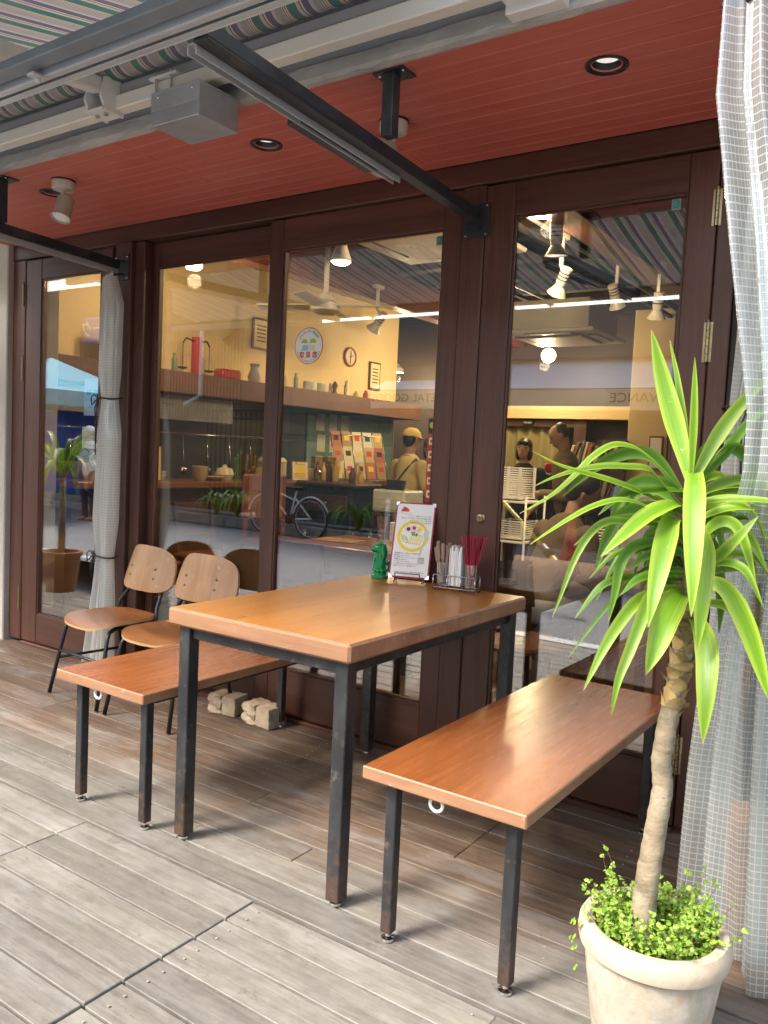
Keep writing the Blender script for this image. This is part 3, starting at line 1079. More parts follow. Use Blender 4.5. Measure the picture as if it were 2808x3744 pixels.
for k, s_ in enumerate(('海南鶏飯はシンガポールの名物料理', '国民的なスタイルです。', '蒸し鶏をチリソースやジンジャーソースで', '中国醤油と合わせて', 'ジャスミンライス付き。', 'よく混ぜて召し上がるのがおすすめ', 'お好みでどうぞ（一部有料です）')):
    menu_text(s_, -.066, .096 - .0082 * k, .0062, M_INK)
menu_text('東京都杉並区内でのご飲食の場合価格です', 0, .022, .0062, M_INK, align='CENTER')
panel('printed_stamp', .030, .058, .054, .084, .0071, .0073, flat('stamp_grey', (.50, .48, .45), .6), sheet)
menu_text('⌂', .042, .070, .016, M_PAPER, align='CENTER', o_=.0078)
for sx in (-1, 1):
    for z_ in (0, MB_H):
        mb = MB(); z2 = z_ + (.016 if z_ == 0 else -.016)
        mb.add([lm(sx * MB_W / 2, z_, .0078), lm(sx * (MB_W / 2 - .016), z_, .0078), lm(sx * MB_W / 2, z2, .0078)], [(0, 1, 2)])
        part('corner_cap', mb, M_CHROME, mn)
ws = thing('wire_stand', 'bent wire stand holding up the menu board', 'stand', (.345, -.125, ZT), R(20))
M_WIRE = pm('bright_wire', (.62, .62, .60), .8, 20, rough=.25, metal=1.0, bump=0)
M_WIREB = pm('black_wire', (.03, .03, .032), .8, 20, rough=.35, metal=.7, bump=0)
w_ = MB()
for sx in (-1, 1):
    w_.tube([(sx * .048, -.028, .036), (sx * .048, -.026, .016), (sx * .050, -.024, .012), (sx * .050, .012, .012), (sx * .050, .050, .110)], .0017, 6)
    w_.tube([(sx * .050, .012, .012), (sx * .056, -.018, .002), (sx * .060, .052, .002), (sx * .050, .040, .085)], .0017, 6)
w_.tube([(-.048, -.028, .036), (.048, -.028, .036)], .0017, 6)
w_.tube([(-.060, .052, .002), (.060, .052, .002)], .0017, 6)
part('wire', w_, M_WIREB, ws, smooth=True)

# wire caddy with glasses, cutlery, napkins, chopsticks
cdx, cdy = .575, -.160
CR = R(10)
cd = thing('wire_caddy', 'three-bay chrome wire caddy on the table', 'caddy', (cdx, cdy, ZT), CR)
w_ = MB()
bays = (-.052, .0, .052)
for z_, e in ((.012, 0), (.058, 1)):
    w_.tube([(-.080, -.030, z_), (.080, -.030, z_), (.080, .030, z_), (-.080, .030, z_)], .0016, 6, closed=True)
    for bx in (-.026, .026): w_.tube([(bx, -.030, z_), (bx, .030, z_)], .0015, 6)
for bx in (-.080, -.026, .026, .080):
    for by in (-.030, .030):
        w_.tube([(bx, by, .0017), (bx, by, .058)], .0016, 6)
for bx in (-.080, .080):
    w_.tube([(bx, -.030, .0017), (bx, .030, .0017)], .0016, 6)
for bx in bays: w_.tube([(bx, -.030, .012), (bx, .030, .012)], .0013, 6)
for bx in (-.053, .053): w_.tube([(bx, -.030, .058), (bx - .006, -.034, .066), (bx + .006, -.034, .066), (bx, -.030, .058)], .0012, 6)
part('wire', w_, M_WIRE, cd, smooth=True)
def loc_c(x, y, z=0.0):
    return Vector((cdx + x * math.cos(CR) - y * math.sin(CR), cdy + x * math.sin(CR) + y * math.cos(CR), ZT + z))
M_TUMBLER = clear_mat('tumbler_glass')
for bx, lab in ((-.053, 'drinking glass full of cutlery in the wire caddy'), (.053, 'drinking glass full of red chopsticks in the wire caddy')):
    g_ = MB(); g_.lathe([(0, .0), (.0205, .0), (.0215, .003), (.0245, .088), (.0232, .088), (.0202, .010), (0, .010)], n=18)
    p_ = loc_c(bx, 0, .0145)
    g_.v = [(v[0] + p_.x, v[1] + p_.y, v[2] + p_.z) for v in g_.v]
    single('drinking_glass', g_, M_TUMBLER, lab, 'glass', smooth='auto')
M_CUT = pm('cutlery_handle', (.36, .25, .22), .8, 20, rough=.35, metal=.35, bump=.03)
for k in range(8):   # handles up
    a = 2 * math.pi * k / 8 + .3
    p_ = loc_c(-.053 + .010 * math.cos(a), .010 * math.sin(a), .028)
    q_ = loc_c(-.053 + .026 * math.cos(a) - .006, .022 * math.sin(a), .165 + .012 * math.sin(3 * a))
    d_ = q_ - p_
    mb = MB()
    sec = [(0, .0045, .0022), (.35, .003, .0022), (.6, .0045, .0028), (.92, .0085, .0032), (1.0, .0055, .0028)]
    prev = None
    for (f0, w0, h0), (f1, w1, h1) in zip(sec[:-1], sec[1:]):
        mb.bar(p_ + d_ * f0, p_ + d_ * f1, (w0 + w1), (h0 + h1), .001, up=(0, -1, 0))
    single('fork' if k % 2 else 'knife', mb, M_CUT, ('fork' if k % 2 else 'knife') + ' standing handle up in the glass of cutlery', 'fork' if k % 2 else 'knife', 'cutlery in the caddy glass', smooth=False, base=tuple(p_))
mb = MB()
for k in range(12):
    x_ = -.022 + .044 * k / 11
    a = Vector((x_, -.020 + .003 * math.sin(k * 2.1), 0)); hgt = .138 + .010 * math.sin(k * 1.3)
    mb.box((x_, .001 * math.sin(k), .020 + hgt / 2), (.0034, .046, hgt), .0012, (0, .02 * math.sin(k * 1.7), .05 * math.sin(k)))
mb.v = [tuple(Matrix.Rotation(CR, 3, 'Z') @ Vector(v) + Vector((cdx, cdy, ZT))) for v in mb.v]
single('napkins', mb, pm('napkin_paper', (.84, .83, .80), .93, 20, rough=.9, bump=.2), 'sheaf of white paper napkins in the middle of the caddy', 'napkins')
M_CHOP = flat('chopstick_red', (.30, .012, .035), .3)
cm = MB(); cm.box((0, 0, .092), (.0046, .0046, .184), .0008)
cme = cm.mesh('chopstick', M_CHOP)
for k in range(26):
    a = rnd.uniform(0, 2 * math.pi); r0 = .015 * math.sqrt(rnd.random())
    fan = -.030 + .075 * (k / 25)
    p_ = loc_c(.053 + r0 * math.cos(a) * .8, r0 * math.sin(a) * .8, .026)
    q_ = loc_c(.053 + fan + r0 * math.cos(a) * .3, .030 * math.sin(a), .204 + rnd.uniform(-.006, .006))
    o = bpy.data.objects.new('chopstick', cme); C.objects.link(o)
    o.location = p_; o.rotation_euler = (q_ - p_).to_track_quat('Z', 'Y').to_euler()
    props(o, 'red chopstick fanned out of the caddy glass', 'chopstick', 'red chopsticks in the caddy glass')

# ------------------------------------------------------------------ lamps in the soffit
DL = ((1.164, -.528, 'recessed black-rimmed downlight above the broad bench', 1), (-.100, -.529, 'recessed black-rimmed downlight between the zinc box and the middle doors', 1), (-1.372, -.545, 'recessed downlight partly hidden by the far spotlight', 1))
cutters = []
for (x, y, lab, _) in DL:
    cm_ = MB().lathe([(.0405, 2.25), (.0405, 2.45)], (x, y, 0), 28)
    co = bpy.data.objects.new('cutter', cm_.mesh('cutter')); C.objects.link(co); cutters.append((co, x, y))
for o in [sof] + list(sof.children):
    ys = [v.co.y + o.location.y for v in o.data.vertices]; xs = [v.co.x + o.location.x for v in o.data.vertices]
    used = [c_ for (c_, x, y) in cutters if min(xs) < x + .045 and max(xs) > x - .045 and min(ys) < y + .045 and max(ys) > y - .045]
    if not used: continue
    for c_ in used:
        md = o.modifiers.new('cut', 'BOOLEAN'); md.object = c_; md.operation = 'DIFFERENCE'; md.solver = 'EXACT'
    dg = bpy.context.evaluated_depsgraph_get()
    me = bpy.data.meshes.new_from_object(o.evaluated_get(dg))
    o.modifiers.clear(); o.data = me
for c_, _, _ in cutters: bpy.data.objects.remove(c_)
M_DIFF = lamp_mat('lamp_diffuser', (1.0, .97, .90), .16)
for (x, y, lab, _) in DL:
    t = thing('downlight', lab, 'lamp', (x, y, 2.305), 0, 'recessed downlights in the red soffit')
    r_ = MB(); r_.lathe([(.052, -.0005), (.0595, -.0010), (.0585, -.0040), (.051, -.0055), (.0460, -.003), (.0400, .004), (.0345, .0215)], n=32)
    r_.f = r_.f[:-2]
    part('rim', r_, M_BLACK, t, smooth='auto')
    d_ = MB(); d_.lathe([(0, .0200), (.0360, .0205), (.0360, .030), (0, .030)], n=28)
    part('diffuser', d_, M_DIFF, t)


def spot(label, base, head, aim):
    t = thing('spotlight', label, 'lamp', base, 0, 'cream spotlights under the soffit')
    hd = Vector(head) - Vector(base); a = Vector(aim).normalized()
    b = MB(); b.lathe([(0, 0), (.050, -.0005), (.050, -.004), (.047, -.006)], n=28)
    part('gasket', b, M_BLACK, t, smooth='auto')
    b = MB(); b.lathe([(.0465, -.0055), (.0465, -.034), (.043, -.040), (.0, -.041)], n=28)
    part('canopy', b, M_CREAM, t, smooth='auto')
    b = MB(); b.tube([(0, 0, -.038), (0, 0, -.062), (hd.x * .4, hd.y * .4, -.075)], .010, 10)
    b.lathe([(.016, -.012), (.016, .012)], (hd.x * .5, hd.y * .5, -.082), 14, axis=(0, 1, 0))
    part('knuckle', b, M_CREAM, t, smooth='auto')
    top = hd - a * .048
    b = MB(); b.bar((hd.x * .5, hd.y * .5 - .014, -.080), top + a * .02 + Vector((0, -.02, 0)), .016, .006, .002)
    part('bracket', b, M_CREAM, t)
    b = MB(); b.lathe([(0, 0), (.030, .001), (.0345, .006), (.0345, .090), (.040, .093), (.0415, .100), (.0385, .102), (.036, .094), (0, .093)], top, 28, axis=a)
    part('head', b, pm('spot_head', (.50, .46, .38), .85, 10, rough=.4), t, smooth='auto')
    b = MB(); b.lathe([(0, .0960), (.022, .0975), (.0345, .0945)], top, 24, axis=a)
    part('lens', b, flat('lamp_lens', (.80, .80, .78), .15), t, smooth='auto')


spot('cream spotlight nearest the plaster wall', (-1.173, -.627, 2.305), (-1.147, -.640, 2.185), (.12, -.34, -.93))
spot('cream spotlight behind the hanging steel post', (.430, -.487, 2.305), (.405, -.500, 2.190), (-.10, -.36, -.92))

# ------------------------------------------------------------------ steel curtain frame
fr = thing('curtain_frame', 'dark steel frame of arms, hanging posts and a long curtain rail', 'frame', (.5, -.02, 2.09))
def F(name, mb, mat=M_STEEL, smooth=False, parent=fr):
    return part(name, mb, mat, parent, smooth, world=True)
def arm(xa, ya, xb, yb, w=.042, z=2.083):
    d = Vector((xb - xa, yb - ya, 0)).normalized(); s_ = Vector((-d.y, d.x, 0))
    # angle-iron: flat underside with an upright web on the far side
    mb = MB(); mb.bar((xa, ya, z), (xb, yb, z), w, .006, .001); a_ = F('arm', mb)
    mb = MB(); o_ = s_ * (w / 2 - .003); mb.bar(Vector((xa, ya, z + .0205)) + o_, Vector((xb, yb, z + .0205)) + o_, .006, .034, .001); F('arm_web', mb)
    mb = MB(); o_ = -s_ * (w / 2 - .003); mb.bar(Vector((xa, ya, z + .0205)) + o_, Vector((xb, yb, z + .0205)) + o_, .006, .034, .001); F('arm_web', mb)
    return d, s_
d, s_ = arm(.512, -.062, .622, -1.508)
# zinc curtain track riding beside the arm, and the thicker sleeve
mb = MB()
a0 = Vector((.512, -.062, 2.073)) + d * .52; a1 = Vector((.512, -.062, 2.073)) + d * 1.44
for o_ in (-.012, .012): mb.bar(a0 + s_ * (o_ - .034), a1 + s_ * (o_ - .034), .004, .022, .0005)
mb.bar(a0 + s_ * -.034 + Vector((0, 0, .012)), a1 + s_ * -.034 + Vector((0, 0, .012)), .028, .004, .0005)
F('track', mb, M_ALU)
mb = MB(); b0 = Vector((.512, -.062, 2.095)) + d * .62; b1 = Vector((.512, -.062, 2.095)) + d * 1.02
mb.bar(b0 - s_ * .064, b1 - s_ * .064, .052, .050, .002); F('sleeve', mb, M_STEEL)
for (x, y, zz) in ((.508, -.0315, 2.088), (-1.512, -.0555, 2.088)):
    pl = MB(); pl.box((x, y, zz), (.105, .006, .125), .001); p_ = F('plate', pl)
    for sx in (-1, 1):
        for sz in (-1, 1):
            bt = MB(); bt.lathe([(0, 0), (.0055, 0), (.0045, .003), (0, .004)], (x + sx * .042, y - .003, zz + sz * .052), 10, axis=(0, -1, 0))
            part('bolt', bt, M_CHROME, p_, 'auto', world=True)
    g_ = MB(); g_.box((x, y - .018, zz + .032), (.048, .030, .004)); g_.box((x, y - .018, zz - .032), (.048, .030, .004)); F('cleat', g_)
d2_, s2_ = arm(-1.518, -.086, -1.318, -1.508, .05)
mb = MB(); a0 = Vector((-1.518, -.086, 2.066)); a1 = Vector((-1.318, -1.50, 2.066))
for o_ in (-.011, .011): mb.bar(a0 + s2_ * o_, a1 + s2_ * o_, .004, .024, .0005)
mb.bar(a0 + Vector((0, 0, .010)), a1 + Vector((0, 0, .010)), .026, .004, .0005)
F('track', mb, M_ALU)
for (x, y) in ((.617, -.776), (-1.400, -.770)):
    mb = MB(); mb.span((x - .019, y - .019, 2.122), (x + .019, y + .019, 2.2985), .002); F('hanging_post', mb)
    pl = MB(); pl.box((x, y + .012, 2.3015), (.105, .075, .005), .001); p_ = F('plate', pl)
    for sx in (-1, 1):
        bt = MB(); bt.lathe([(0, 0), (.0055, 0), (.0045, .003), (0, .004)], (x + sx * .040, y - .005, 2.299), 10, axis=(0, 0, -1))
        part('bolt', bt, M_CHROME, p_, 'auto', world=True)
# long front rail: painted beam with an aluminium track inside it
mb = MB(); mb.span((-3.3, -1.612, 2.103), (1.85, -1.566, 2.128), .003); F('front_beam', mb, M_STEEL2)
mb = MB()
mb.span((-3.3, -1.563, 2.088), (1.85, -1.559, 2.125), .0006); mb.span((-3.3, -1.5135, 2.088), (1.85, -1.5095, 2.125), .0006)
mb.span((-3.3, -1.5585, 2.112), (1.85, -1.514, 2.116)); mb.span((-3.3, -1.5585, 2.088), (1.85, -1.542, 2.0915), .0005); mb.span((-3.3, -1.531, 2.088), (1.85, -1.514, 2.0915), .0005)
F('front_track', mb, M_ALU)
for x in (-1.1, .12, 1.35):
    mb = MB(); mb.box((x, -1.575, 2.086), (.030, .034, .006), .001); mb.lathe([(.007, 0), (.007, .010), (.004, .012)], (x, -1.57, 2.083), 8, axis=(0, 0, -1)); F('clip', mb, M_ALU)

# ------------------------------------------------------------------ awning
def awning_mat(name, trans=.15):
    t = NT(name)
    geo = t.n('ShaderNodeNewGeometry'); sp = t.n('ShaderNodeSeparateXYZ'); t.l(geo.outputs['Position'], sp.inputs[0])
    f = t.math('FRACT', t.math('DIVIDE', t.math('ADD', sp.outputs[0], 10.0), .135))
    nd = t.n('ShaderNodeValToRGB'); nd.color_ramp.interpolation = 'CONSTANT'
    teal, cream, purp, grey, dark, brown = (.055, .150, .150), (.60, .51, .40), (.120, .110, .190), (.32, .30, .32), (.10, .095, .105), (.21, .15, .14)
    st = [(0, teal), (.24, cream), (.27, teal), (.285, cream), (.32, dark), (.335, brown), (.36, cream), (.40, purp), (.58, cream), (.615, grey), (.64, cream), (.66, grey), (.84, dark), (.855, cream), (.88, dark), (.91, cream), (.94, brown), (.965, cream)]
    e = nd.color_ramp.elements
    while len(e) < len(st): e.new(.5)
    for el, (p, c_) in zip(e, st): el.position = p; el.color = c_ + (1,)
    t.l(f, nd.inputs[0])
    n1 = t.noise(t.coords('World'), 3, 4); col = t.mix(t.ramp(n1, [(.3, 0.0), (.8, .35)]), nd.outputs[0], (.28, .27, .27))
    t.set(Base_Color=col, Roughness=.85); t.bump(t.noise(t.coords('World'), 400, 2), .15, .001)
    tl = t.n('ShaderNodeBsdfTranslucent'); t.l(col, tl.inputs[0])
    mx = t.n('ShaderNodeMixShader'); mx.inputs[0].default_value = trans
    t.l(t.b.outputs[0], mx.inputs[1]); t.l(tl.outputs[0], mx.inputs[2]); t.l(mx.outputs[0], t.out.inputs[0])
    return t.m


AW = thing('awning', 'striped teal, purple and cream awning rolled out above the deck', 'awning', (-.8, -.95, 2.36))
AX0, AX1 = -3.6, .98
mb = MB()
def awP(i, j):
    f = j / 10; y = -.965 - f * 1.30; z = 2.525 - f * .225 - .018 * math.sin(math.pi * f)
    return (AX0 + (AX1 - AX0) * i / 24, y, z + .004 * math.sin(i * 1.7) * f)
mb.grid(awP, 24, 10)
part('fabric', mb, awning_mat('awning_canvas'), AW, True, world=True)
mb = MB(); mb.tube([(AX0, -.955, 2.480), (AX1, -.955, 2.480)], .050, 24); part('roll', mb, awning_mat('awning_roll', .05), AW, 'auto', world=True)
mb = MB(); mb.span((AX0 - .1, -1.03, 2.560), (AX1 + .1, -.795, 2.60), .004); part('sun_baffle', mb, M_WHITEPAINT, AW, world=True)  # added cover over the roll, blocks sun that leaked onto the fascia
mb = MB(); mb.span((AX0, -2.29, 2.265), (AX1, -2.255, 2.305), .004); part('front_bar', mb, M_STEEL2, AW, world=True)
mb = MB(); mb.span((-3.4, -.948, 2.336), (1.95, -.900, 2.384), .004); part('torsion_bar', mb, pm('ivory_paint', (.80, .78, .70), .93, 4, rough=.38, bump=.03), AW, world=True)
mb = MB(); mb.span((AX0, -.930, 2.392), (AX1 + .3, -.845, 2.428), .003); part('back_tray', mb, pm('grey_tray', (.40, .40, .43), .85, 4, rough=.5), AW, world=True)
for x0 in (-.50, -2.5):      # arm shoulders bolted round the bar
    mb = MB()
    M_ = Matrix.Translation((x0, -.93, 2.385)) @ frame_rot((0, -1, 0), (0, 0, 1)).to_4x4()
    mb.prism([(-.02, -.065), (.055, -.060), (.075, -.02), (.060, .045), (.01, .060), (-.02, .03)], .010, M_)
    M2 = Matrix.Translation((x0 + .085, -.93, 2.385)) @ frame_rot((0, -1, 0), (0, 0, 1)).to_4x4()
    mb.prism([(-.02, -.065), (.055, -.060), (.075, -.02), (.060, .045), (.01, .060), (-.02, .03)], .010, M2)
    mb.box((x0 + .042, -.955, 2.3275), (.095, .085, .008), .001)
    b_ = part('arm_shoulder', mb, M_WHITEPAINT, AW, world=True)
    for xx in (x0 + .02, x0 + .065):
        bt = MB(); bt.lathe([(.009, 0), (.009, .007), (0, .008)], (xx, -.965, 2.3235), 6, axis=(0, 0, -1)); part('bolt', bt, M_CHROME, b_, world=True)
    am = MB(); am.bar((x0 + .045, -.985, 2.41), (x0 + .19, -1.56, 2.30), .052, .050, .006); part('folding_arm', am, M_WHITEPAINT, AW, world=True)
    am = MB(); am.bar((x0 + .19, -1.56, 2.30), (x0 + .045, -2.245, 2.285), .044, .042, .005); part('folding_arm', am, M_WHITEPAINT, AW, world=True)
for x0 in (-.155, -1.9, 1.1):      # square clamp brackets
    mb = MB(); mb.box((x0, -.925, 2.3895), (.13, .075, .008), .001); mb.box((x0, -.925, 2.3305), (.13, .075, .008), .001); mb.box((x0 + .01, -.8745, 2.36), (.15, .045, .115), .002)
    b_ = part('clamp', mb, M_WHITEPAINT, AW, world=True)
    for xx in (-.035, .035):
        bt = MB(); bt.tube([(x0 + xx, -.956, 2.322), (x0 + xx, -.956, 2.40)], .004, 8); bt.lathe([(.009, 0), (.009, .007), (0, .008)], (x0 + xx, -.956, 2.3262), 6, axis=(0, 0, -1)); part('bolt', bt, M_CHROME, b_, world=True)
    if x0 == -1.9: continue
gb = thing('zinc_box', 'galvanised sheet metal box hanging below the awning clamp', 'box', (-.02, -.92, 2.202))
mb = MB(); mb.span((-.130, -1.020, 2.202), (.085, -.852, 2.298), .002)
part('casing', mb, M_GALV, gb, world=True)
mb = MB(); mb.span((-.1315, -1.0225, 2.296), (.0865, -.852, 2.3035), .001); mb.span((-.1315, -1.0225, 2.246), (.0865, -1.0205, 2.296), .0005)
part('flange', mb, M_GALV, gb, world=True)
mb = MB()
for x in (-.10, .055): mb.lathe([(0, 0), (.005, 0), (.003, .003), (0, .003)], (x, -1.023, 2.285), 8, axis=(0, -1, 0))
part('screw', mb, M_CHROME, gb, world=True)

# ------------------------------------------------------------------ potted plant
PC = Vector((1.607, -1.120, 0))
RIMZ = .285
pot = MB()
pot.lathe([(0, .0), (.100, .0), (.104, .006), (.133, .205), (.1345, .228), (.1355, .234), (.1475, .243), (.1500, .256), (.1485, .272), (.141, .2845), (.131, .2870), (.1215, .2835), (.1185, .270), (.1165, .235), (0, .230)], n=56)
rr = random.Random(3)
pot.v = [(v[0] * (1 + .004 * math.sin(7 * math.atan2(v[1], v[0]) + v[2] * 20)), v[1] * (1 + .004 * math.sin(5 * math.atan2(v[1], v[0]))), v[2]) for v in pot.v]
def pot_mat():
    t = NT('aged_terracotta')
    v = t.coords('Object', (1, 1, 1), jitter=False)
    vv = t.coords('Object', (1, 1, .22), jitter=False)
    a = t.noise(v, 13, 6, .7, .4); b_ = t.noise(vv, 10, 5, .65, .3); c_ = t.noise(v, 60, 4, .7)
    col = t.mix(t.ramp(a, [(.36, 0.0), (.62, 1.0)]), (.36, .315, .245), (.50, .455, .375))
    col = t.mix(t.ramp(b_, [(.60, 0.0), (.66, .75)]), col, (.44, .30, .19))
    col = t.mix(t.ramp(c_, [(.62, 0.0), (.75, .35)]), col, (.34, .27, .17))
    sp = t.n('ShaderNodeSeparateXYZ'); t.l(t.n('ShaderNodeTexCoord').outputs['Object'], sp.inputs[0])
    lip = t.ramp(sp.outputs[2], [(.235, 0.0), (.250, 1.0)])
    col = t.mix(t.math('MULTIPLY', lip, .45), col, (.55, .41, .28))
    t.set(Base_Color=col, Roughness=.82); t.bump(t.math('ADD', c_, a), .35, .004)
    return t.m
po = single('plant_pot', pot, pot_mat(), 'chalky terracotta pot holding the tall plant', 'pot', smooth='auto', base=(0, 0, 0))
po.location = PC
so = MB(); so.lathe([(0, .2420), (.05, .2425), (.1160, .2400), (.1160, .2330)], n=30)
so.v = [(v[0], v[1], v[2] + rr.uniform(-.003, .003)) for v in so.v]
part('soil', so, pm('potting_soil', (.05, .035, .025), .5, 30, rough=.95, bump=.8), po, True)

def apx(u, v, d): return at(u, v, d=d)
DP = 1.655
trunk_px = [(1385, 1985, 33), (1398, 1900, 30), (1415, 1800, 28), (1432, 1700, 26), (1428, 1640, 25), (1440, 1570, 25), (1462, 1480, 26), (1472, 1420, 27), (1480, 1360, 24), (1486, 1290, 19), (1490, 1200, 15), (1492, 1110, 13), (1492, 1040, 10)]
YUC = thing('yucca_plant', 'tall potted yucca with drooping lime green strap leaves and scaly trunk', 'plant', (PC.x - .03, PC.y - .01, .243))
tp = [apx(u, v, DP + .0) for u, v, r_ in trunk_px]; tp[0].z = .236
trr = [r_ * .83 * DP / 1772 for u, v, r_ in trunk_px]
# finer sampling with ringed radius
pts, rad = [], []
for i in range(len(tp) - 1):
    for k in range(7):
        f = k / 7; pts.append(tp[i].lerp(tp[i + 1], f)); rad.append((trr[i] + (trr[i + 1] - trr[i]) * f) * (1 + .035 * math.sin((i * 7 + k) * 2.3) + rr.uniform(-.012, .012)))
pts.append(tp[-1]); rad.append(trr[-1])
mb = MB(); mb.tube(pts, rad, 18)
part('trunk', mb, pm('yucca_bark', (.33, .265, .17), .42, 16, (1, 1, 2.2), rough=.9, bump=.8, bscale=40, dust=(.46, .41, .31)), YUC, True, world=True)
M_SCALE = pm('dry_leaf_base', (.46, .32, .12), .4, 30, rough=.85, bump=.5, rand=.45)
scm = []
for k in range(46):
    f = k / 45
    idx = int((.46 + .30 * f) * (len(pts) - 1)); p_ = pts[idx]; d_ = (pts[idx + 1] - pts[idx - 1]).normalized()
    a = k * 2.4
    u_ = d_.orthogonal().normalized(); w_ = d_.cross(u_)
    n_ = u_ * math.cos(a) + w_ * math.sin(a); tt = d_.cross(n_)
    r_ = rad[idx]; sz = .012 + .007 * rr.random()
    b_ = MB()
    def SP(i, j):
        fi, fj = i / 4, j / 4 - .5
        wd = sz * 1.5 * (1 - fi ** 2.2) + .001
        ang = fj * wd * 2 / (r_ + .004)
        nn = n_ * math.cos(ang) + tt * math.sin(ang)
        return p_ + nn * (r_ * 1.0 + .001 + (.006 + .012 * (k % 3 == 0)) * fi ** 2.0) + d_ * (sz * 1.5 * fi - .008)
    b_.grid(SP, 4, 4)
    b_.grid(lambda i, j: SP(i, j) - (n_ * .0016), 4, 4)
    part('leaf_scale', b_, M_SCALE, YUC, True, world=True)

M_LEAF = leaf_mat('yucca_leaf', (.17, .35, .015), (.45, .60, .07), trans=.30)
M_LEAFD = leaf_mat('yucca_leaf_deep', (.09, .23, .015), (.22, .40, .04), trans=.30)

def bez(P, n):
    """smooth path through control points (Catmull-Rom)"""
    P = [Vector(p) for p in P]; Q = [P[0] * 2 - P[1]] + P + [P[-1] * 2 - P[-2]]; out = []
    segs = len(P) - 1
    for k in range(n + 1):
        s_ = k / n * segs; i = min(int(s_), segs - 1); f = s_ - i
        a, b_, c_, d_ = Q[i], Q[i + 1], Q[i + 2], Q[i + 3]
        out.append(.5 * ((2 * b_) + (c_ - a) * f + (2 * a - 5 * b_ + 4 * c_ - d_) * f * f + (3 * b_ - a - 3 * c_ + d_) * f ** 3))
    return out

def leaf(pts, width, side=None, n=22, fold=.22, mat=None, parent=None, world=True, flip=0.0, base_w=.45, peak=.38):
    path = bez(pts, n); mb = MB(); uv = []
    L_ = [0.0]
    for a, b_ in zip(path[:-1], path[1:]): L_.append(L_[-1] + (b_ - a).length)
    for i, p_ in enumerate(path):
        f = L_[i] / L_[-1]
        d_ = (path[min(i + 1, n)] - path[max(i - 1, 0)]).normalized()
        sd = side if side is not None else Vector((0, 0, 1))
        s_ = (Vector(sd) - d_ * d_.dot(Vector(sd)))
        s_ = s_.normalized() if s_.length > 1e-4 else d_.orthogonal().normalized()
        nn = d_.cross(s_)
        if flip: s_ = Matrix.Rotation(flip * f, 3, d_) @ s_; nn = d_.cross(s_)
        w = width * (base_w + (1 - base_w) * min(1, f / peak)) * (1 - max(0, (f - peak) / (1 - peak)) ** 2.3) * .5 + .0006
        for j, (a_, h_) in enumerate(((-1, 1), (-.5, .35), (0, 0), (.5, .35), (1, 1))):
            mb.v.append(tuple(p_ + s_ * (a_ * w) + nn * (h_ * w * fold))); uv.append((j / 4, f))
    for i in range(n):
        for j in range(4):
            a = i * 5 + j; mb.f.append((a, a + 5, a + 6, a + 1))
    mb.uv = uv
    return mb

VIEWR = RT
def pl(pxs, wpx, mat=M_LEAF, dd=None, face='cam', fold=.22, flip=0.0):
    """strap leaf through picture points; dd: how far its tip swings from the stem's distance"""
    dd = dd if dd is not None else 0.0
    n_ = len(pxs); P = []
    for i, (u, v) in enumerate(pxs):
        f = i / (n_ - 1); P.append(apx(u, v, DP + dd * math.sin(f * math.pi / 2)))
    mid = P[n_ // 2]; d_ = (P[-1] - P[0]).normalized()
    view = (mid - CAM).normalized()
    s_ = d_.cross(view)
    if face == 'flat': s_ = d_.cross(Vector((0, 0, 1)))
    elif face == 'half': s_ = d_.cross((view + Vector((0, 0, -1.0))).normalized())
    w = wpx * .92 * DP / 1772
    return part('leaf', leaf(P, w, s_, mat=mat, fold=fold, flip=flip), mat, YUC, True, world=True)

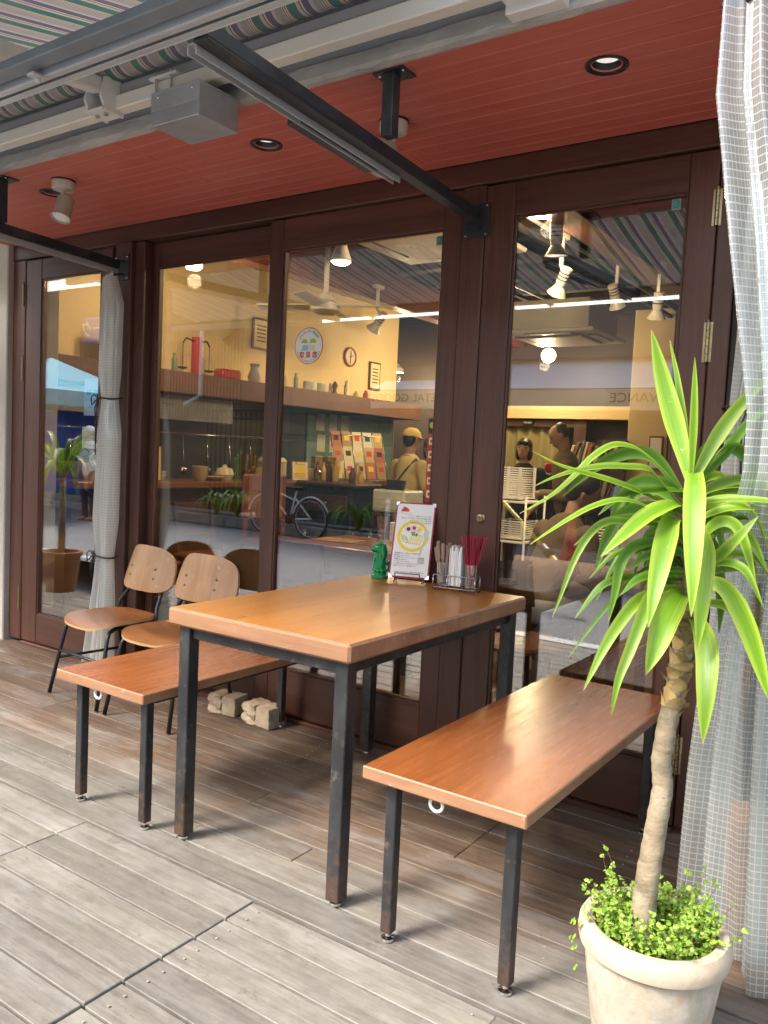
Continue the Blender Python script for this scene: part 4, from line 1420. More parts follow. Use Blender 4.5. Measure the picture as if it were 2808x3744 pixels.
LV = [
 ([(1492, 1040), (1462, 930), (1432, 820), (1407, 712)], 46, 0, .06, 'cam'),
 ([(1490, 1030), (1478, 920), (1462, 810), (1447, 735)], 17, 0, .10, 'cam'),
 ([(1493, 1030), (1497, 950), (1500, 860), (1501, 772)], 17, 0, -.03, 'cam'),
 ([(1496, 1040), (1545, 950), (1600, 875), (1672, 800)], 34, 0, .03, 'cam'),
 ([(1496, 1050), (1560, 985), (1625, 905), (1700, 860)], 24, 1, .12, 'cam'),
 ([(1470, 1095), (1420, 1080), (1376, 1060), (1326, 1041), (1276, 1026), (1246, 1018), (1201, 1002), (1148, 974)], 21, 0, -.16, 'half'),
 ([(1475, 1070), (1450, 1036), (1413, 998), (1376, 971), (1343, 961), (1313, 966), (1276, 991), (1241, 1028), (1191, 1071), (1123, 1109)], 17, 0, -.10, 'half'),
 ([(1478, 1075), (1455, 1040), (1425, 998), (1396, 980), (1362, 977), (1325, 987), (1288, 1007), (1250, 1037), (1215, 1073)], 30, 1, -.02, 'cam'),
 ([(1478, 1100), (1450, 1070), (1420, 1033), (1398, 1013), (1351, 1009), (1301, 1008), (1240, 1018), (1190, 1034), (1155, 1050)], 22, 0, -.12, 'half'),
 ([(1480, 1130), (1440, 1110), (1400, 1097), (1363, 1083), (1326, 1081), (1276, 1096), (1226, 1123), (1176, 1155), (1145, 1176)], 15, 0, -.16, 'half'),
 ([(1480, 1150), (1440, 1140), (1400, 1130), (1351, 1127), (1313, 1126), (1276, 1150), (1241, 1208), (1210, 1290), (1193, 1333)], 17, 0, -.15, 'cam'),
 ([(1480, 1095), (1453, 1090), (1401, 1112), (1345, 1158), (1297, 1203)], 40, 0, -.12, 'half'),
 ([(1478, 1110), (1440, 1095), (1385, 1098), (1340, 1115), (1312, 1160), (1295, 1205), (1285, 1238)], 30, 1, -.03, 'cam'),
 ([(1492, 1060), (1499, 1022), (1501, 1060), (1499, 1150), (1497, 1250), (1493, 1332)], 46, 0, -.18, 'cam'),
 ([(1494, 1140), (1512, 1150), (1522, 1200), (1516, 1290), (1507, 1404)], 44, 0, -.14, 'cam'),
 ([(1484, 1140), (1452, 1122), (1438, 1165), (1424, 1230), (1410, 1300), (1400, 1355)], 48, 0, -.15, 'cam'),
 ([(1488, 1290), (1465, 1288), (1440, 1330), (1418, 1395), (1395, 1458)], 60, 0, -.10, 'cam'),
 ([(1490, 1330), (1512, 1352), (1528, 1410), (1526, 1500), (1518, 1607)], 48, 0, -.15, 'cam'),
 ([(1480, 1270), (1440, 1272), (1404, 1290), (1384, 1340), (1362, 1400), (1335, 1470), (1320, 1547)], 27, 0, -.14, 'cam'),
 ([(1482, 1290), (1430, 1280), (1378, 1298), (1335, 1350), (1302, 1405), (1280, 1450), (1260, 1492)], 27, 0, -.12, 'cam'),
 ([(1476, 1190), (1430, 1170), (1370, 1180), (1340, 1220), (1328, 1280), (1315, 1342)], 24, 1, -.02, 'cam'),
 ([(1478, 1230), (1400, 1225), (1330, 1290), (1280, 1350), (1228, 1420)], 9, 1, .05, 'cam'),
 ([(1496, 1275), (1530, 1258), (1575, 1280), (1620, 1370), (1665, 1520)], 42, 0, -.10, 'cam'),
 ([(1496, 1300), (1530, 1300), (1575, 1310), (1630, 1360), (1690, 1440)], 26, 0, .10, 'cam'),
 ([(1496, 1080), (1540, 1050), (1600, 1035), (1680, 1032)], 26, 0, .06, 'cam'),
 ([(1496, 1100), (1540, 1072), (1600, 1054), (1685, 1045)], 24, 1, .12, 'cam'),
 ([(1496, 1130), (1530, 1112), (1580, 1098), (1645, 1101)], 24, 0, -.06, 'half'),
 ([(1496, 1150), (1540, 1135), (1610, 1120), (1680, 1127)], 20, 0, .05, 'half'),
 ([(1498, 1210), (1545, 1205), (1590, 1165), (1638, 1115)], 26, 0, -.10, 'cam'),
 ([(1498, 1045), (1560, 968), (1608, 985), (1640, 1060), (1668, 1160)], 30, 1, .14, 'cam'),
 ([(1494, 1225), (1540, 1212), (1600, 1200), (1675, 1216)], 13, 1, .03, 'half'),
 ([(1496, 1200), (1560, 1190), (1625, 1215), (1638, 1330), (1618, 1490)], 12, 2, .10, 'cam'),
 ([(1494, 1030), (1520, 975), (1560, 950), (1600, 938)], 26, 1, .16, 'cam'),
 ([(1486, 1110), (1450, 1075), (1420, 1060), (1385, 1068), (1360, 1090)], 22, 1, .14, 'cam'),
 ([(1494, 1180), (1525, 1160), (1545, 1200), (1556, 1290), (1553, 1370)], 30, 1, .10, 'cam'),
 ([(1488, 1240), (1460, 1225), (1440, 1250), (1425, 1290), (1410, 1330)], 26, 1, .12, 'cam'),
 ([(1490, 1180), (1470, 1175), (1450, 1215), (1450, 1280), (1456, 1330)], 26, 1, .06, 'cam'),
]
rl = random.Random(21)
for k in range(30):      # younger blades filling the heart of the crown
    a = R(rl.uniform(120, 240)) if k % 2 else R(rl.uniform(-50, 60))
    r0 = rl.uniform(110, 260); b0 = (1490 + rl.uniform(-5, 5), rl.uniform(1060, 1270))
    ex, ey = math.cos(a) * r0, -abs(math.sin(a)) * r0 * .55
    LV.append(([b0, (b0[0] + ex * .35, b0[1] + ey * .75), (b0[0] + ex * .75, b0[1] + ey * .8 + 10), (b0[0] + ex * 1.05, b0[1] + ey * .2 + rl.uniform(30, 90))], rl.uniform(18, 28), k % 2, rl.uniform(-.10, .16), 'half' if k % 3 else 'cam'))
M_LEAFB = leaf_mat('yucca_leaf_dry', (.20, .13, .05), (.22, .20, .05), trans=.2)
for k, (P_, w_, m_, dd, fc) in enumerate(LV):
    pl(P_, w_, (M_LEAF, M_LEAFD, M_LEAFB)[m_], dd, fc, .24 + .1 * rr.random(), rr.uniform(-.35, .35))

# creeping round-leaved plant spilling over the pot
CRP = thing('creeping_plant', 'mass of tiny round bright green leaves at the foot of the yucca', 'plant', (PC.x, PC.y, .244))
lm_ = MB(); stm = MB(); rr = random.Random(11)
def tiny(p_, n_, s_):
    u_ = n_.orthogonal().normalized(); u_ = Matrix.Rotation(rr.uniform(0, 6.28), 3, n_) @ u_; w_ = n_.cross(u_)
    pts_ = [p_ + u_ * (math.cos(a) * s_) + w_ * (math.sin(a) * s_ * .85) + n_ * (.18 * s_ * math.cos(2 * a)) for a in [k * math.pi / 3 for k in range(6)]]
    lm_.add(pts_ , [(0, 1, 2, 3), (0, 3, 4, 5)])
for k in range(300):
    a = rr.uniform(0, 2 * math.pi); r0 = .112 * math.sqrt(rr.random())
    p0 = Vector((r0 * math.cos(a), r0 * math.sin(a), 0))
    if p0.length < .035: p0 *= 2
    out = Vector((math.cos(a), math.sin(a), 0))
    H_ = rr.uniform(.025, .085) if k > 24 else rr.uniform(.09, .125)
    reach = rr.uniform(.0, .03) if k > 24 else rr.uniform(.03, .07)
    lim = .128 if p0.z < .05 else .2
    path = []
    for i in range(6):
        f = i / 5
        q_ = p0 + out * (reach * f ** 1.5) + Vector((rr.uniform(-.006, .006), rr.uniform(-.006, .006), H_ * f))
        if q_.z < .045 and Vector((q_.x, q_.y)).length > .112: q_.xy = q_.xy * (.112 / q_.xy.length)
        path.append(q_)
    stm.tube(path, .0006, 3, cap=False)
    for i in range(1, 6):
        for s_ in range(3):
            sd = Vector((rr.uniform(-1, 1), rr.uniform(-1, 1), rr.uniform(-.3, .6)))
            c_ = path[i] + sd * .007
            if c_.z < .05 and c_.xy.length > .113: continue
            nv = (Vector((rr.uniform(-.8, .8), rr.uniform(-.8, .8) - .3, 1))).normalized()
            tiny(c_, nv, rr.uniform(.0034, .0064))
for k in range(2):   # a few strands hanging over the rim
    a = R((212, 218, 232, 250, 170)[k]); out = Vector((math.cos(a), math.sin(a), 0))
    path = [out * .10 + Vector((0, 0, .02)), out * .135 + Vector((0, 0, .055)), out * .158 + Vector((0, 0, .035)), out * .160 + Vector((0, 0, -.01 - .02 * k / 5)), out * .158 + Vector((0, 0, -.05 * (k % 2)))]
    stm.tube(path, .0006, 3, cap=False)
    for i in range(1, 5):
        for s_ in range(2): tiny(path[i] + Vector((rr.uniform(-.006, .006), rr.uniform(-.006, .006), rr.uniform(-.006, .006))) + out * .004, (out + Vector((0, 0, .5))).normalized(), .0062)
def creeper_mat():
    t = NT('creeper_leaf')
    n1 = t.noise(t.coords('World'), 90, 2); n2 = t.noise(t.coords('World'), 14, 2)
    col = t.mix(t.ramp(n1, [(.35, 0.0), (.65, 1.0)]), (.10, .24, .015), (.36, .52, .07))
    t.set(Base_Color=col, Roughness=.45)
    tl = t.n('ShaderNodeBsdfTranslucent'); t.l(col, tl.inputs[0]); mx = t.n('ShaderNodeMixShader'); mx.inputs[0].default_value = .3
    t.l(t.b.outputs[0], mx.inputs[1]); t.l(tl.outputs[0], mx.inputs[2]); t.l(mx.outputs[0], t.out.inputs[0])
    return t.m
part('leaves', lm_, creeper_mat(), CRP, kind='stuff')
part('stems', stm, flat('creeper_stem', (.16, .07, .035), .6), CRP, kind='stuff')

# ------------------------------------------------------------------ clear vinyl curtains
M_VINYL = vinyl_mat('woven_vinyl')
M_VINYLW = vinyl_mat('cloudy_vinyl', .0135, (.96, .97, .93), .50, .30, .06)
def curtain(label, rows, nfold, amp, nu=150, nv=60, cloth=1.6, phase=0.0, mat=None):
    """rows: (z, centre-line start, centre-line end, fold depth). The cloth waves across the line from start to end."""
    t = thing('vinyl_curtain', label, 'curtain', (rows[-1][1][0], rows[-1][1][1], rows[-1][0]), 0, 'clear vinyl curtains hung from the steel frame')
    mb = MB(); uv = []
    zs = [r_[0] for r_ in rows]
    def row(z):
        for i in range(len(rows) - 1):
            a, b_ = rows[i], rows[i + 1]
            if a[0] >= z >= b_[0]:
                f = (a[0] - z) / (a[0] - b_[0]); f = f * f * (3 - 2 * f) if False else f
                L2 = lambda p, q: Vector((p[0] + (q[0] - p[0]) * f, p[1] + (q[1] - p[1]) * f))
                return L2(a[1], b_[1]), L2(a[2], b_[2]), a[3] + (b_[3] - a[3]) * f
        return Vector(rows[-1][1]), Vector(rows[-1][2]), rows[-1][3]
    for i in range(nu + 1):
        for j in range(nv + 1):
            z = zs[0] + (zs[-1] - zs[0]) * j / nv
            a, b_, dp = row(z)
            f = i / nu; c_ = a.lerp(b_, f); d_ = (b_ - a); d_ = d_.normalized() if d_.length > 1e-6 else Vector((1, 0)); n_ = Vector((-d_.y, d_.x))
            w = math.sin(f * nfold * 2 * math.pi + phase + .5 * math.sin(f * 9)) + .35 * math.sin(f * nfold * 4.6 * math.pi + 1.0 + z * 1.4)
            c_ = c_ + n_ * (w * dp) + d_ * (math.cos(f * nfold * 2 * math.pi + phase) * dp * .35)
            mb.v.append((c_.x, c_.y, z)); uv.append((f * cloth, z))
    for i in range(nu):
        for j in range(nv):
            a = i * (nv + 1) + j; mb.f.append((a, a + nv + 1, a + nv + 2, a + 1))
    mb.uv = uv
    part('sheet', mb, mat or M_VINYL, t, True, world=True)
    return t
M_CORD = pm('black_cord', (.015, .013, .018), .7, 30, rough=.7, bump=.2)
def cord(t, c_, rx, ry, z, bow, tail):
    mb = MB()
    mb.tube([(c_[0] + rx * math.cos(a), c_[1] + ry * math.sin(a), z + .004 * math.sin(2 * a)) for a in [k * math.pi / 10 for k in range(20)]], .0042, 6, closed=True)
    b_ = Vector(bow)
    for s_ in (-1, 1):
        mb.tube([b_, b_ + Vector((s_ * .014 - .010, -.006, .020)), b_ + Vector((s_ * .030 - .012, -.010, .004)), b_ + Vector((s_ * .026 - .010, -.010, -.035)), b_ + Vector((s_ * .014 - .006, -.006, -.020)), b_], .0034, 6)
    mb.tube([b_, b_ + Vector((-.012, -.008, -.05)), b_ + Vector((-.008, -.006, -.12)), b_ + Vector((-.004, -.006, -tail))], .0034, 6)
    mb.tube([b_, b_ + Vector((.004, -.008, -.05)), b_ + Vector((-.002, -.006, -tail * .8))], .0034, 6)
    part('tie_cord', mb, M_CORD, t, True, world=True)
lc = curtain('clear woven vinyl curtain tied to the post beside the plywood chairs',
    [(2.030, (-1.575, -.105), (-1.470, -.145), .020), (1.90, (-1.590, -.100), (-1.440, -.125), .024), (1.55, (-1.585, -.100), (-1.455, -.125), .028), (1.42, (-1.565, -.100), (-1.470, -.115), .020),
     (1.25, (-1.585, -.100), (-1.435, -.125), .026), (.80, (-1.600, -.110), (-1.425, -.130), .026), (.62, (-1.575, -.105), (-1.455, -.125), .020), (.40, (-1.600, -.110), (-1.420, -.140), .024), (.055, (-1.655, -.120), (-1.385, -.160), .030)], 4.5, .03, cloth=1.3, mat=M_VINYLW)
cord(lc, (-1.518, -.108), .075, .042, 1.425, (-1.590, -.125, 1.425), .29)
cord(lc, (-1.515, -.116), .082, .045, .620, (-1.585, -.135, .620), .10)
mb = MB()
for k in range(7): mb.tube([(-1.575 + .017 * k, -.105 - .006 * k, 2.03), (-1.575 + .017 * k, -.106 - .006 * k, 2.058)], .003, 6)
part('hooks', mb, M_ALU, lc, True, world=True)
rc = curtain('large clear vinyl curtain sweeping down beside the potted plant',
    [(2.135, (1.578, -1.02), (1.80, -1.03), .020), (1.95, (1.575, -1.00), (1.84, -1.04), .028), (1.65, (1.625, -1.00), (1.88, -1.05), .030), (1.32, (1.690, -1.02), (1.86, -1.08), .022), (1.20, (1.690, -1.02), (1.84, -1.08), .018),
     (1.05, (1.640, -.86), (1.86, -1.03), .026), (.80, (1.585, -.70), (1.88, -.98), .034), (.45, (1.530, -.56), (1.92, -.96), .040), (.02, (1.495, -.46), (1.98, -.99), .048)], 5.0, .03, nu=190, nv=80, cloth=2.2, phase=.7)
mb = MB(); mb.tube([(1.60, -1.00, 2.137), (1.83, -1.05, 2.137)], .007, 8)
for k in range(5): mb.lathe([(.005, 0), (.0065, .002), (.005, .004)], (1.592 + .045 * k, -1.040, 2.118), 10, axis=(0, 1, 0))
part('eyelets', mb, M_WIREB, rc, True, world=True)
rb = curtain('narrow clear vinyl curtain tied in the dark beyond the brass hinges',
    [(2.05, (1.470, -.10), (1.560, -.12), .022), (1.60, (1.470, -.10), (1.555, -.12), .024), (1.40, (1.462, -.10), (1.520, -.12), .014), (1.20, (1.450, -.10), (1.540, -.12), .022), (.60, (1.445, -.10), (1.560, -.12), .022), (.12, (1.430, -.10), (1.590, -.14), .030)], 3.5, .02, nu=90, cloth=.8, mat=M_VINYLW)
cord(rb, (1.492, -.11), .050, .036, 1.395, (1.520, -.145, 1.395), .2)
# old terracotta pot stored behind the curtain
op = MB(); op.lathe([(0, 0), (.085, 0), (.125, .24), (.138, .245), (.140, .275), (.128, .278), (.112, .24), (0, .22)], (1.70, -.42, 0), 36)
single('clay_pot', op, pm('orange_clay', (.42, .18, .08), .7, 7, rough=.85, bump=.3), 'empty orange clay pot stored behind the big clear curtain', 'pot', smooth='auto')

# ------------------------------------------------------------------ inside the shop: shell
FZ = -.15
M_YWALL = pm('yellow_plaster', (.66, .50, .25), .9, 2.5, rough=.75, bump=.2, bscale=40)
M_DWOOD = wood('dark_interior_wood', (.05, .022, .014), (.11, .048, .028), (1, .06, 1), 9, .4, .1, .1, .1)
M_RWOOD = wood('red_brown_beam', (.16, .045, .022), (.26, .080, .038), (1, .05, 1), 8, .35, .1, .1, .08)
M_CWOOD = wood('counter_wood', (.20, .075, .028), (.32, .125, .048), (1, .06, 1), 9, .3, .08, .1, .08, coat=.3)
M_DARK = pm('dark_ceiling', (.030, .026, .024), .6, 4, rough=.8, bump=.2)  # near-black colour shared by ceiling, joists, tracks and shelf underside
struct('interior_floor', MB().span((-3.9, .142, FZ - .05), (3.4, 6.4, FZ)), wood('interior_floor', (.07, .04, .025), (.13, .075, .045), (1, .05, 1), 9, .35, .1, .1, 0))
struct('interior_wall_left', MB().span((-3.5, .30, FZ), (-3.2, 5.0, 2.95), .002), M_YWALL)
struct('interior_wall_kitchen', MB().span((-4.2, 5.0, FZ), (-4.0, 6.4, 2.95)), pm('kitchen_tile', (.30, .42, .36), .85, 3, rough=.3))
struct('interior_wall_back', MB().span((-4.2, 6.05, FZ), (3.4, 6.3, 2.95)), pm('back_wall_dark', (.055, .032, .02), .7, 3, rough=.6))
struct('interior_wall_right', MB().span((3.0, .26, FZ), (3.3, 6.05, 2.95)), M_YWALL)
ceil = struct('interior_ceiling', MB().span((-4.2, .26, 2.92), (3.4, 6.4, 3.05)), M_DARK)
for k in range(9):
    y_ = .8 + .62 * k
    part('joist', MB().span((-4.1, y_, 2.80), (3.0, y_ + .10, 2.918), .004), M_DARK, ceil)
for x_, w_ in ((.22, .20), (-2.2, .15), (1.9, .2)):
    part('beam', MB().span((x_ - w_ / 2, .28, 2.52), (x_ + w_ / 2, 6.04, 2.797), .006), M_RWOOD, ceil)
for (x_, z_) in ((-.35, 2.68), (.72, 2.66), (-1.35, 2.70)):
    part('lighting_track', MB().span((x_ - .02, .35, z_), (x_ + .02, 5.6, z_ + .03), .002), M_DARK, ceil)
    part('conduit', MB().tube([(x_ + .09, .35, z_ + .05), (x_ + .09, 5.8, z_ + .05)], .014, 8), M_GALV, ceil, True)
# yellow lintel and pier over the back door
struct('interior_lintel', MB().span((-2.75, 5.80, 1.690), (-.72, 6.048, 1.830), .003), M_YWALL)
struct('interior_pier', MB().span((-.70, 5.55, FZ), (-.30, 6.046, 2.78), .004), M_YWALL)
struct('interior_door_frame', MB().span((-2.50, 5.86, FZ), (-2.36, 6.047, 1.686), .003).span((-1.40, 5.86, FZ), (-1.26, 6.047, 1.686), .003).span((-2.357, 5.87, 1.60), (-1.403, 6.046, 1.685), .003), M_DWOOD)
dc = MB()
dc.grid(lambda i, j: (-2.34 + .84 * i / 60, 5.955 + .025 * math.sin(i * .62) * (1 - .0 * j), 1.60 - 1.30 * j / 6), 60, 6)
single('door_curtain', dc, pm('olive_curtain', (.34, .29, .12), .8, 5, (1, 1, .2), rough=.9, bump=.2), 'plain olive curtain filling the back doorway', 'curtain', smooth=True)
sg = MB(); sg.box((-1.95, 5.852, 1.645), (.13, .012, .05), .002)
so_ = single('door_plate', sg, M_BLACK, 'small black plate above the back door', 'sign')
pt_ = text_mesh('PRIVATE', .026, M_PAPER); o = part('lettering', pt_, None, so_); o.matrix_local = Matrix.Translation((0, -.0075, .025)) @ frame_rot((1, 0, 0), (0, 0, 1)).to_4x4()

# ------------------------------------------------------------------ bar counter, shelf, kitchen side
ct = thing('bar_counter', 'long brown bar counter along the yellow wall', 'counter', (-2.6, 2.0, FZ))
def Pw(t, name, a, b_, mat, bev=.004): return part(name, MB().span(a, b_, bev), mat, t, world=True)
Pw(ct, 'top', (-2.86, .32, .905), (-2.38, 4.3, .950), M_CWOOD, .006)
Pw(ct, 'front', (-2.56, .36, FZ), (-2.50, 4.26, .903), M_DWOOD)
Pw(ct, 'foot_rail', (-2.46, .4, .10), (-2.42, 4.2, .14), M_DWOOD)
sh = thing('wall_shelf', 'deep brown shelf with a white top running along the yellow wall', 'shelf', (-3.0, 2.8, 1.60))
Pw(sh, 'fascia', (-2.86, .34, 1.60), (-2.82, 4.95, 1.765), wood('shelf_wood', (.12, .055, .038), (.20, .095, .065), (1, .06, 1), 9, .5))
Pw(sh, 'board', (-3.199, .34, 1.735), (-2.862, 4.95, 1.760), M_WHITEPAINT)
Pw(sh, 'underside', (-3.199, .34, 1.60), (-2.862, 4.95, 1.62), M_DARK)
kb = thing('kitchen_back_panel', 'dark kitchen panel with a steel rail of hanging tools', 'panel', (-3.15, 2.0, .95))
Pw(kb, 'panel', (-3.199, .34, .60), (-3.16, 3.4, 1.598), pm('dark_kitchen', (.035, .05, .05), .7, 4, rough=.35), .002)
Pw(kb, 'steel_hood', (-3.158, .5, 1.40), (-2.95, 2.2, 1.59), M_GALV, .004)
part('tool_rail', MB().tube([(-3.10, .5, 1.30), (-3.10, 3.2, 1.30)], .008, 8), M_CHROME, kb, True, world=True)
for k in range(9):
    y_ = .75 + .26 * k
    b_ = MB(); b_.tube([(-3.10, y_, 1.30), (-3.09, y_ + .01, 1.12), (-3.08, y_, 1.04 + .02 * (k % 3))], .004, 6); b_.ball((-3.075, y_, 1.00), .032 + .006 * (k % 3), 10, 6, (.35, 1, .9))
    part('ladle', b_, M_CHROME, kb, True, world=True)
tl = thing('tile_panel', 'grey-green tiled wall behind the end of the counter', 'tiles', (-3.15, 4.2, .95))
M_TILE = pm('grey_green_tile', (.16, .24, .21), .85, 8, rough=.22, bump=.03, rand=.10)
Pw(tl, 'backing', (-3.199, 3.42, .30), (-3.172, 4.95, 1.598), pm('grout', (.05, .055, .05), .8, 20), 0)
tm = MB().box((0, 0, 0), (.010, .246, .246), .003).mesh('tile', M_TILE)
for i in range(6):
    for j in range(5):
        part('tile', tm, None, tl, loc=(-3.166 + 3.15, 3.55 + .25 * i - 4.2, .43 + .25 * j - .95))

def put(name, prof, loc, mat, label, cat, group=None, n=20):
    mb = MB(); mb.lathe(prof, loc, n)
    return single(name, mb, mat, label, cat, group, 'auto')
SH = 1.7605
M_REDMET = flat('red_enamel', (.42, .03, .02), .3)
# balance scale
bs = thing('balance_scale', 'red column balance scale on the wall shelf', 'scale', (-3.0, 1.82, SH))
b_ = MB(); b_.box((0, 0, .16), (.06, .06, .30), .004); part('column', b_, M_REDMET, bs)
b_ = MB(); b_.tube([(0, -.14, .25), (0, -.11, .29), (0, 0, .27), (0, .11, .29), (0, .14, .25)], .007, 8); part('beam', b_, M_WIREB, bs, True)
for s_ in (-1, 1):
    b_ = MB(); b_.tube([(0, s_ * .14, .25), (0, s_ * .14, .06)], .003, 6); b_.lathe([(0, 0), (.035, .01), (.04, .02)], (0, s_ * .14, .04), 14); part('pan', b_, M_WIREB, bs, 'auto')
b_ = MB(); b_.box((0, 0, .005), (.14, .16, .010), .003); part('foot', b_, M_WIREB, bs)
mb = MB(); mb.box((-2.97, 2.14, SH + .045), (.13, .22, .085), .02); single('red_tin', mb, M_REDMET, 'long red tin lying on the wall shelf', 'tin', smooth='auto')
put('vase', [(0, 0), (.045, 0), (.06, .06), (.035, .13), (.045, .17), (.04, .172), (.03, .13), (0, .02)], (-2.97, 2.46, SH), pm('grey_glaze', (.25, .22, .22), .8, 9, rough=.3), 'grey vase with a bent twig on the wall shelf', 'vase')
put('jar', [(0, 0), (.05, 0), (.055, .02), (.055, .13), (.03, .16), (0, .16)], (-3.0, 1.22, SH), pm('brown_glaze', (.18, .09, .05), .8, 9, rough=.3), 'round brown jar at the near end of the wall shelf', 'jar')
mb = MB(); mb.box((-3.02, 1.02, SH + .14), (.02, .17, .27), .003); single('framed_picture', mb, M_INK, 'dark framed picture leaning at the near end of the shelf', 'picture')
for k in range(4):
    put('mug', [(0, 0), (.036, 0), (.038, .004), (.038, .095), (.035, .095), (.034, .01), (0, .01)], (-2.98, 3.18 + .088 * k, SH), (pm('mug_grey', (.36, .33, .30), .8, 12, rough=.3), pm('mug_cream', (.62, .56, .44), .85, 12, rough=.3))[k % 2], 'patterned mug in the row of four on the wall shelf', 'mug', 'row of mugs on the wall shelf')
put('statuette', [(0, 0), (.03, 0), (.02, .03), (.026, .08), (.014, .11), (.018, .14), (.012, .165), (0, .17)], (-2.98, 3.80, SH), flat('ivory', (.72, .62, .42), .4), 'pale statuette at the far end of the wall shelf', 'statuette')
put('statuette', [(0, 0), (.035, 0), (.03, .02), (.018, .05), (.03, .10), (.012, .13), (0, .14)], (-2.98, 3.60, SH), pm('dark_bronze', (.10, .06, .04), .7, 12, rough=.35), 'dark statuette beside the pale one on the shelf', 'statuette')
ck = thing('wall_clock', 'round wooden wall clock on the yellow wall', 'clock', (-3.198, 4.10, 2.20))
ck.scale = (.62, .62, .62)
b_ = MB(); b_.lathe([(0, 0), (.165, 0), (.165, .03), (.15, .045), (.135, .036), (.132, .022)], n=32, axis=(1, 0, 0)); part('case', b_, M_CWOOD, ck, 'auto')
b_ = MB(); b_.lathe([(0, .021), (.132, .023)], n=32, axis=(1, 0, 0)); part('dial', b_, flat('dial', (.55, .44, .26), .5), ck)
b_ = MB(); b_.bar((.028, 0, -.02), (.028, .01, .10), .006, .012); b_.bar((.028, -.02, .0), (.028, .07, .03), .006, .012); b_.bar((.028, 0, -.11), (.028, 0, 0), .004, .012); part('hands', b_, M_INK, ck)

kinds = ((.026, .12, 'tin', (.40, .30, .16)), (.022, .16, 'bottle', (.12, .16, .08)), (.034, .08, 'jar', (.55, .45, .30)), (.030, .10, 'tin', (.36, .07, .04)))
for k in range(16):
    r0, h0, kn, c0 = kinds[k % 4]; y_ = 1.40 + .185 * k + .03 * (k % 3)
    if 1.65 < y_ < 2.60 or 3.1 < y_ < 3.6: continue
    put('shelf_' + kn, [(0, 0), (r0, 0), (r0, h0 * .7), (r0 * .55, h0 * .82), (r0 * .6, h0), (0, h0)], (-3.05 + .03 * (k % 2), y_, SH), flat('shelfgood%d' % (k % 4), c0, .35), 'small %s among the odds and ends on the wall shelf' % kn, kn, 'odds and ends on the wall shelf', 14)
for (y_, z_, w_, h_, lab) in ((1.35, 2.20, .26, .34, 'framed notice above the balance scale on the yellow wall'), (2.75, 2.24, .22, .28, 'small framed notice beside the round sticker on the yellow wall'), (4.55, 2.05, .20, .30, 'framed notice past the wall clock')):
    t_ = thing('framed_notice', lab, 'picture', (-3.198, y_, z_)); b_ = MB(); b_.box((.010, 0, 0), (.018, w_, h_), .003); part('frame', b_, M_DWOOD, t_); b_ = MB(); b_.box((.0205, 0, 0), (.002, w_ - .04, h_ - .04)); part('sheet', b_, flat('menu_paper', (.74, .58, .30), .6), t_)
    b_ = MB(); [b_.box((.0222, 0, h_ * (.25 - .12 * q)), (.001, w_ * .55, .012)) for q in range(5)]; part('print', b_, M_INK, t_)
M_NOTE = pm('note_paper', (.50, .50, .40), .9, 9, rough=.8)
nm = MB().box((0, 0, 0), (.003, .13, .17), 0).mesh('note', M_NOTE)
for i in range(3):
    for j in range(3):
        o = bpy.data.objects.new('paper_note', nm); C.objects.link(o); o.location = (-3.157, 3.62 + .20 * i + .02 * (j % 2), 1.08 + .21 * j); o.rotation_euler = (rnd.uniform(-.05, .05), 0, 0)
        props(o, 'paper note in the block of nine pinned on the grey-green tiles', 'note', 'paper notes on the tiles')

# counter goods
CT = .9505
M_AMBER = clear_mat('amber_plastic', (.90, .80, .52), .10)
M_CERAM = pm('cream_ceramic', (.70, .60, .38), .9, 10, rough=.35)
for k, (u_, lab) in enumerate(((2.05, 'water jug nearest the mullion on the bar counter'), (2.95, 'clear jug with a handle on the bar counter'), (3.12, 'second clear jug beside the menu rack'))):
    t = thing('jug', lab, 'jug', (-2.62, u_, CT), 0, 'jugs on the bar counter')
    b_ = MB(); b_.lathe([(0, 0), (.062, 0), (.066, .01), (.066, .21), (.062, .21), (.060, .012), (0, .012)], n=20); part('body', b_, M_AMBER, t, 'auto')
    b_ = MB(); b_.tube([(.064, 0, .18), (.105, 0, .17), (.11, 0, .10), (.066, 0, .05)], .008, 8); part('handle', b_, M_AMBER, t, True)
put('rice_tub', [(0, 0), (.11, 0), (.12, .02), (.12, .15), (.125, .16), (.10, .19), (0, .20)], (-2.60, 2.32, CT), M_CERAM, 'cream lidded tub on the bar counter', 'tub')
put('dish', [(0, 0), (.05, 0), (.09, .03), (.085, .032), (0, .012)], (-2.56, 1.62, CT), M_CERAM, 'shallow cream dish on the bar counter', 'dish')
put('teapot', [(0, 0), (.05, 0), (.075, .045), (.06, .09), (.02, .10), (.012, .12), (0, .122)], (-2.60, 1.78, CT), M_CERAM, 'round cream teapot on the bar counter', 'teapot')
for k in range(7):
    t_ = thing('bowl_stack', 'stack of cream bowls, %s from the narrow door along the counter' % ('first', 'second', 'third', 'fourth', 'fifth', 'sixth', 'seventh')[k], 'bowls', (-2.66 + .10 * (k % 2), 1.18 + .31 * k, CT), 0, 'stacked bowls on the counter')
    for q in range(2 + (k * 2) % 4):
        b_ = MB(); b_.lathe([(0, 0), (.035, 0), (.062, .04), (.058, .04), (.03, .006), (0, .006)], (0, 0, .022 * q), 18); part('bowl', b_, M_CERAM, t_, 'auto')
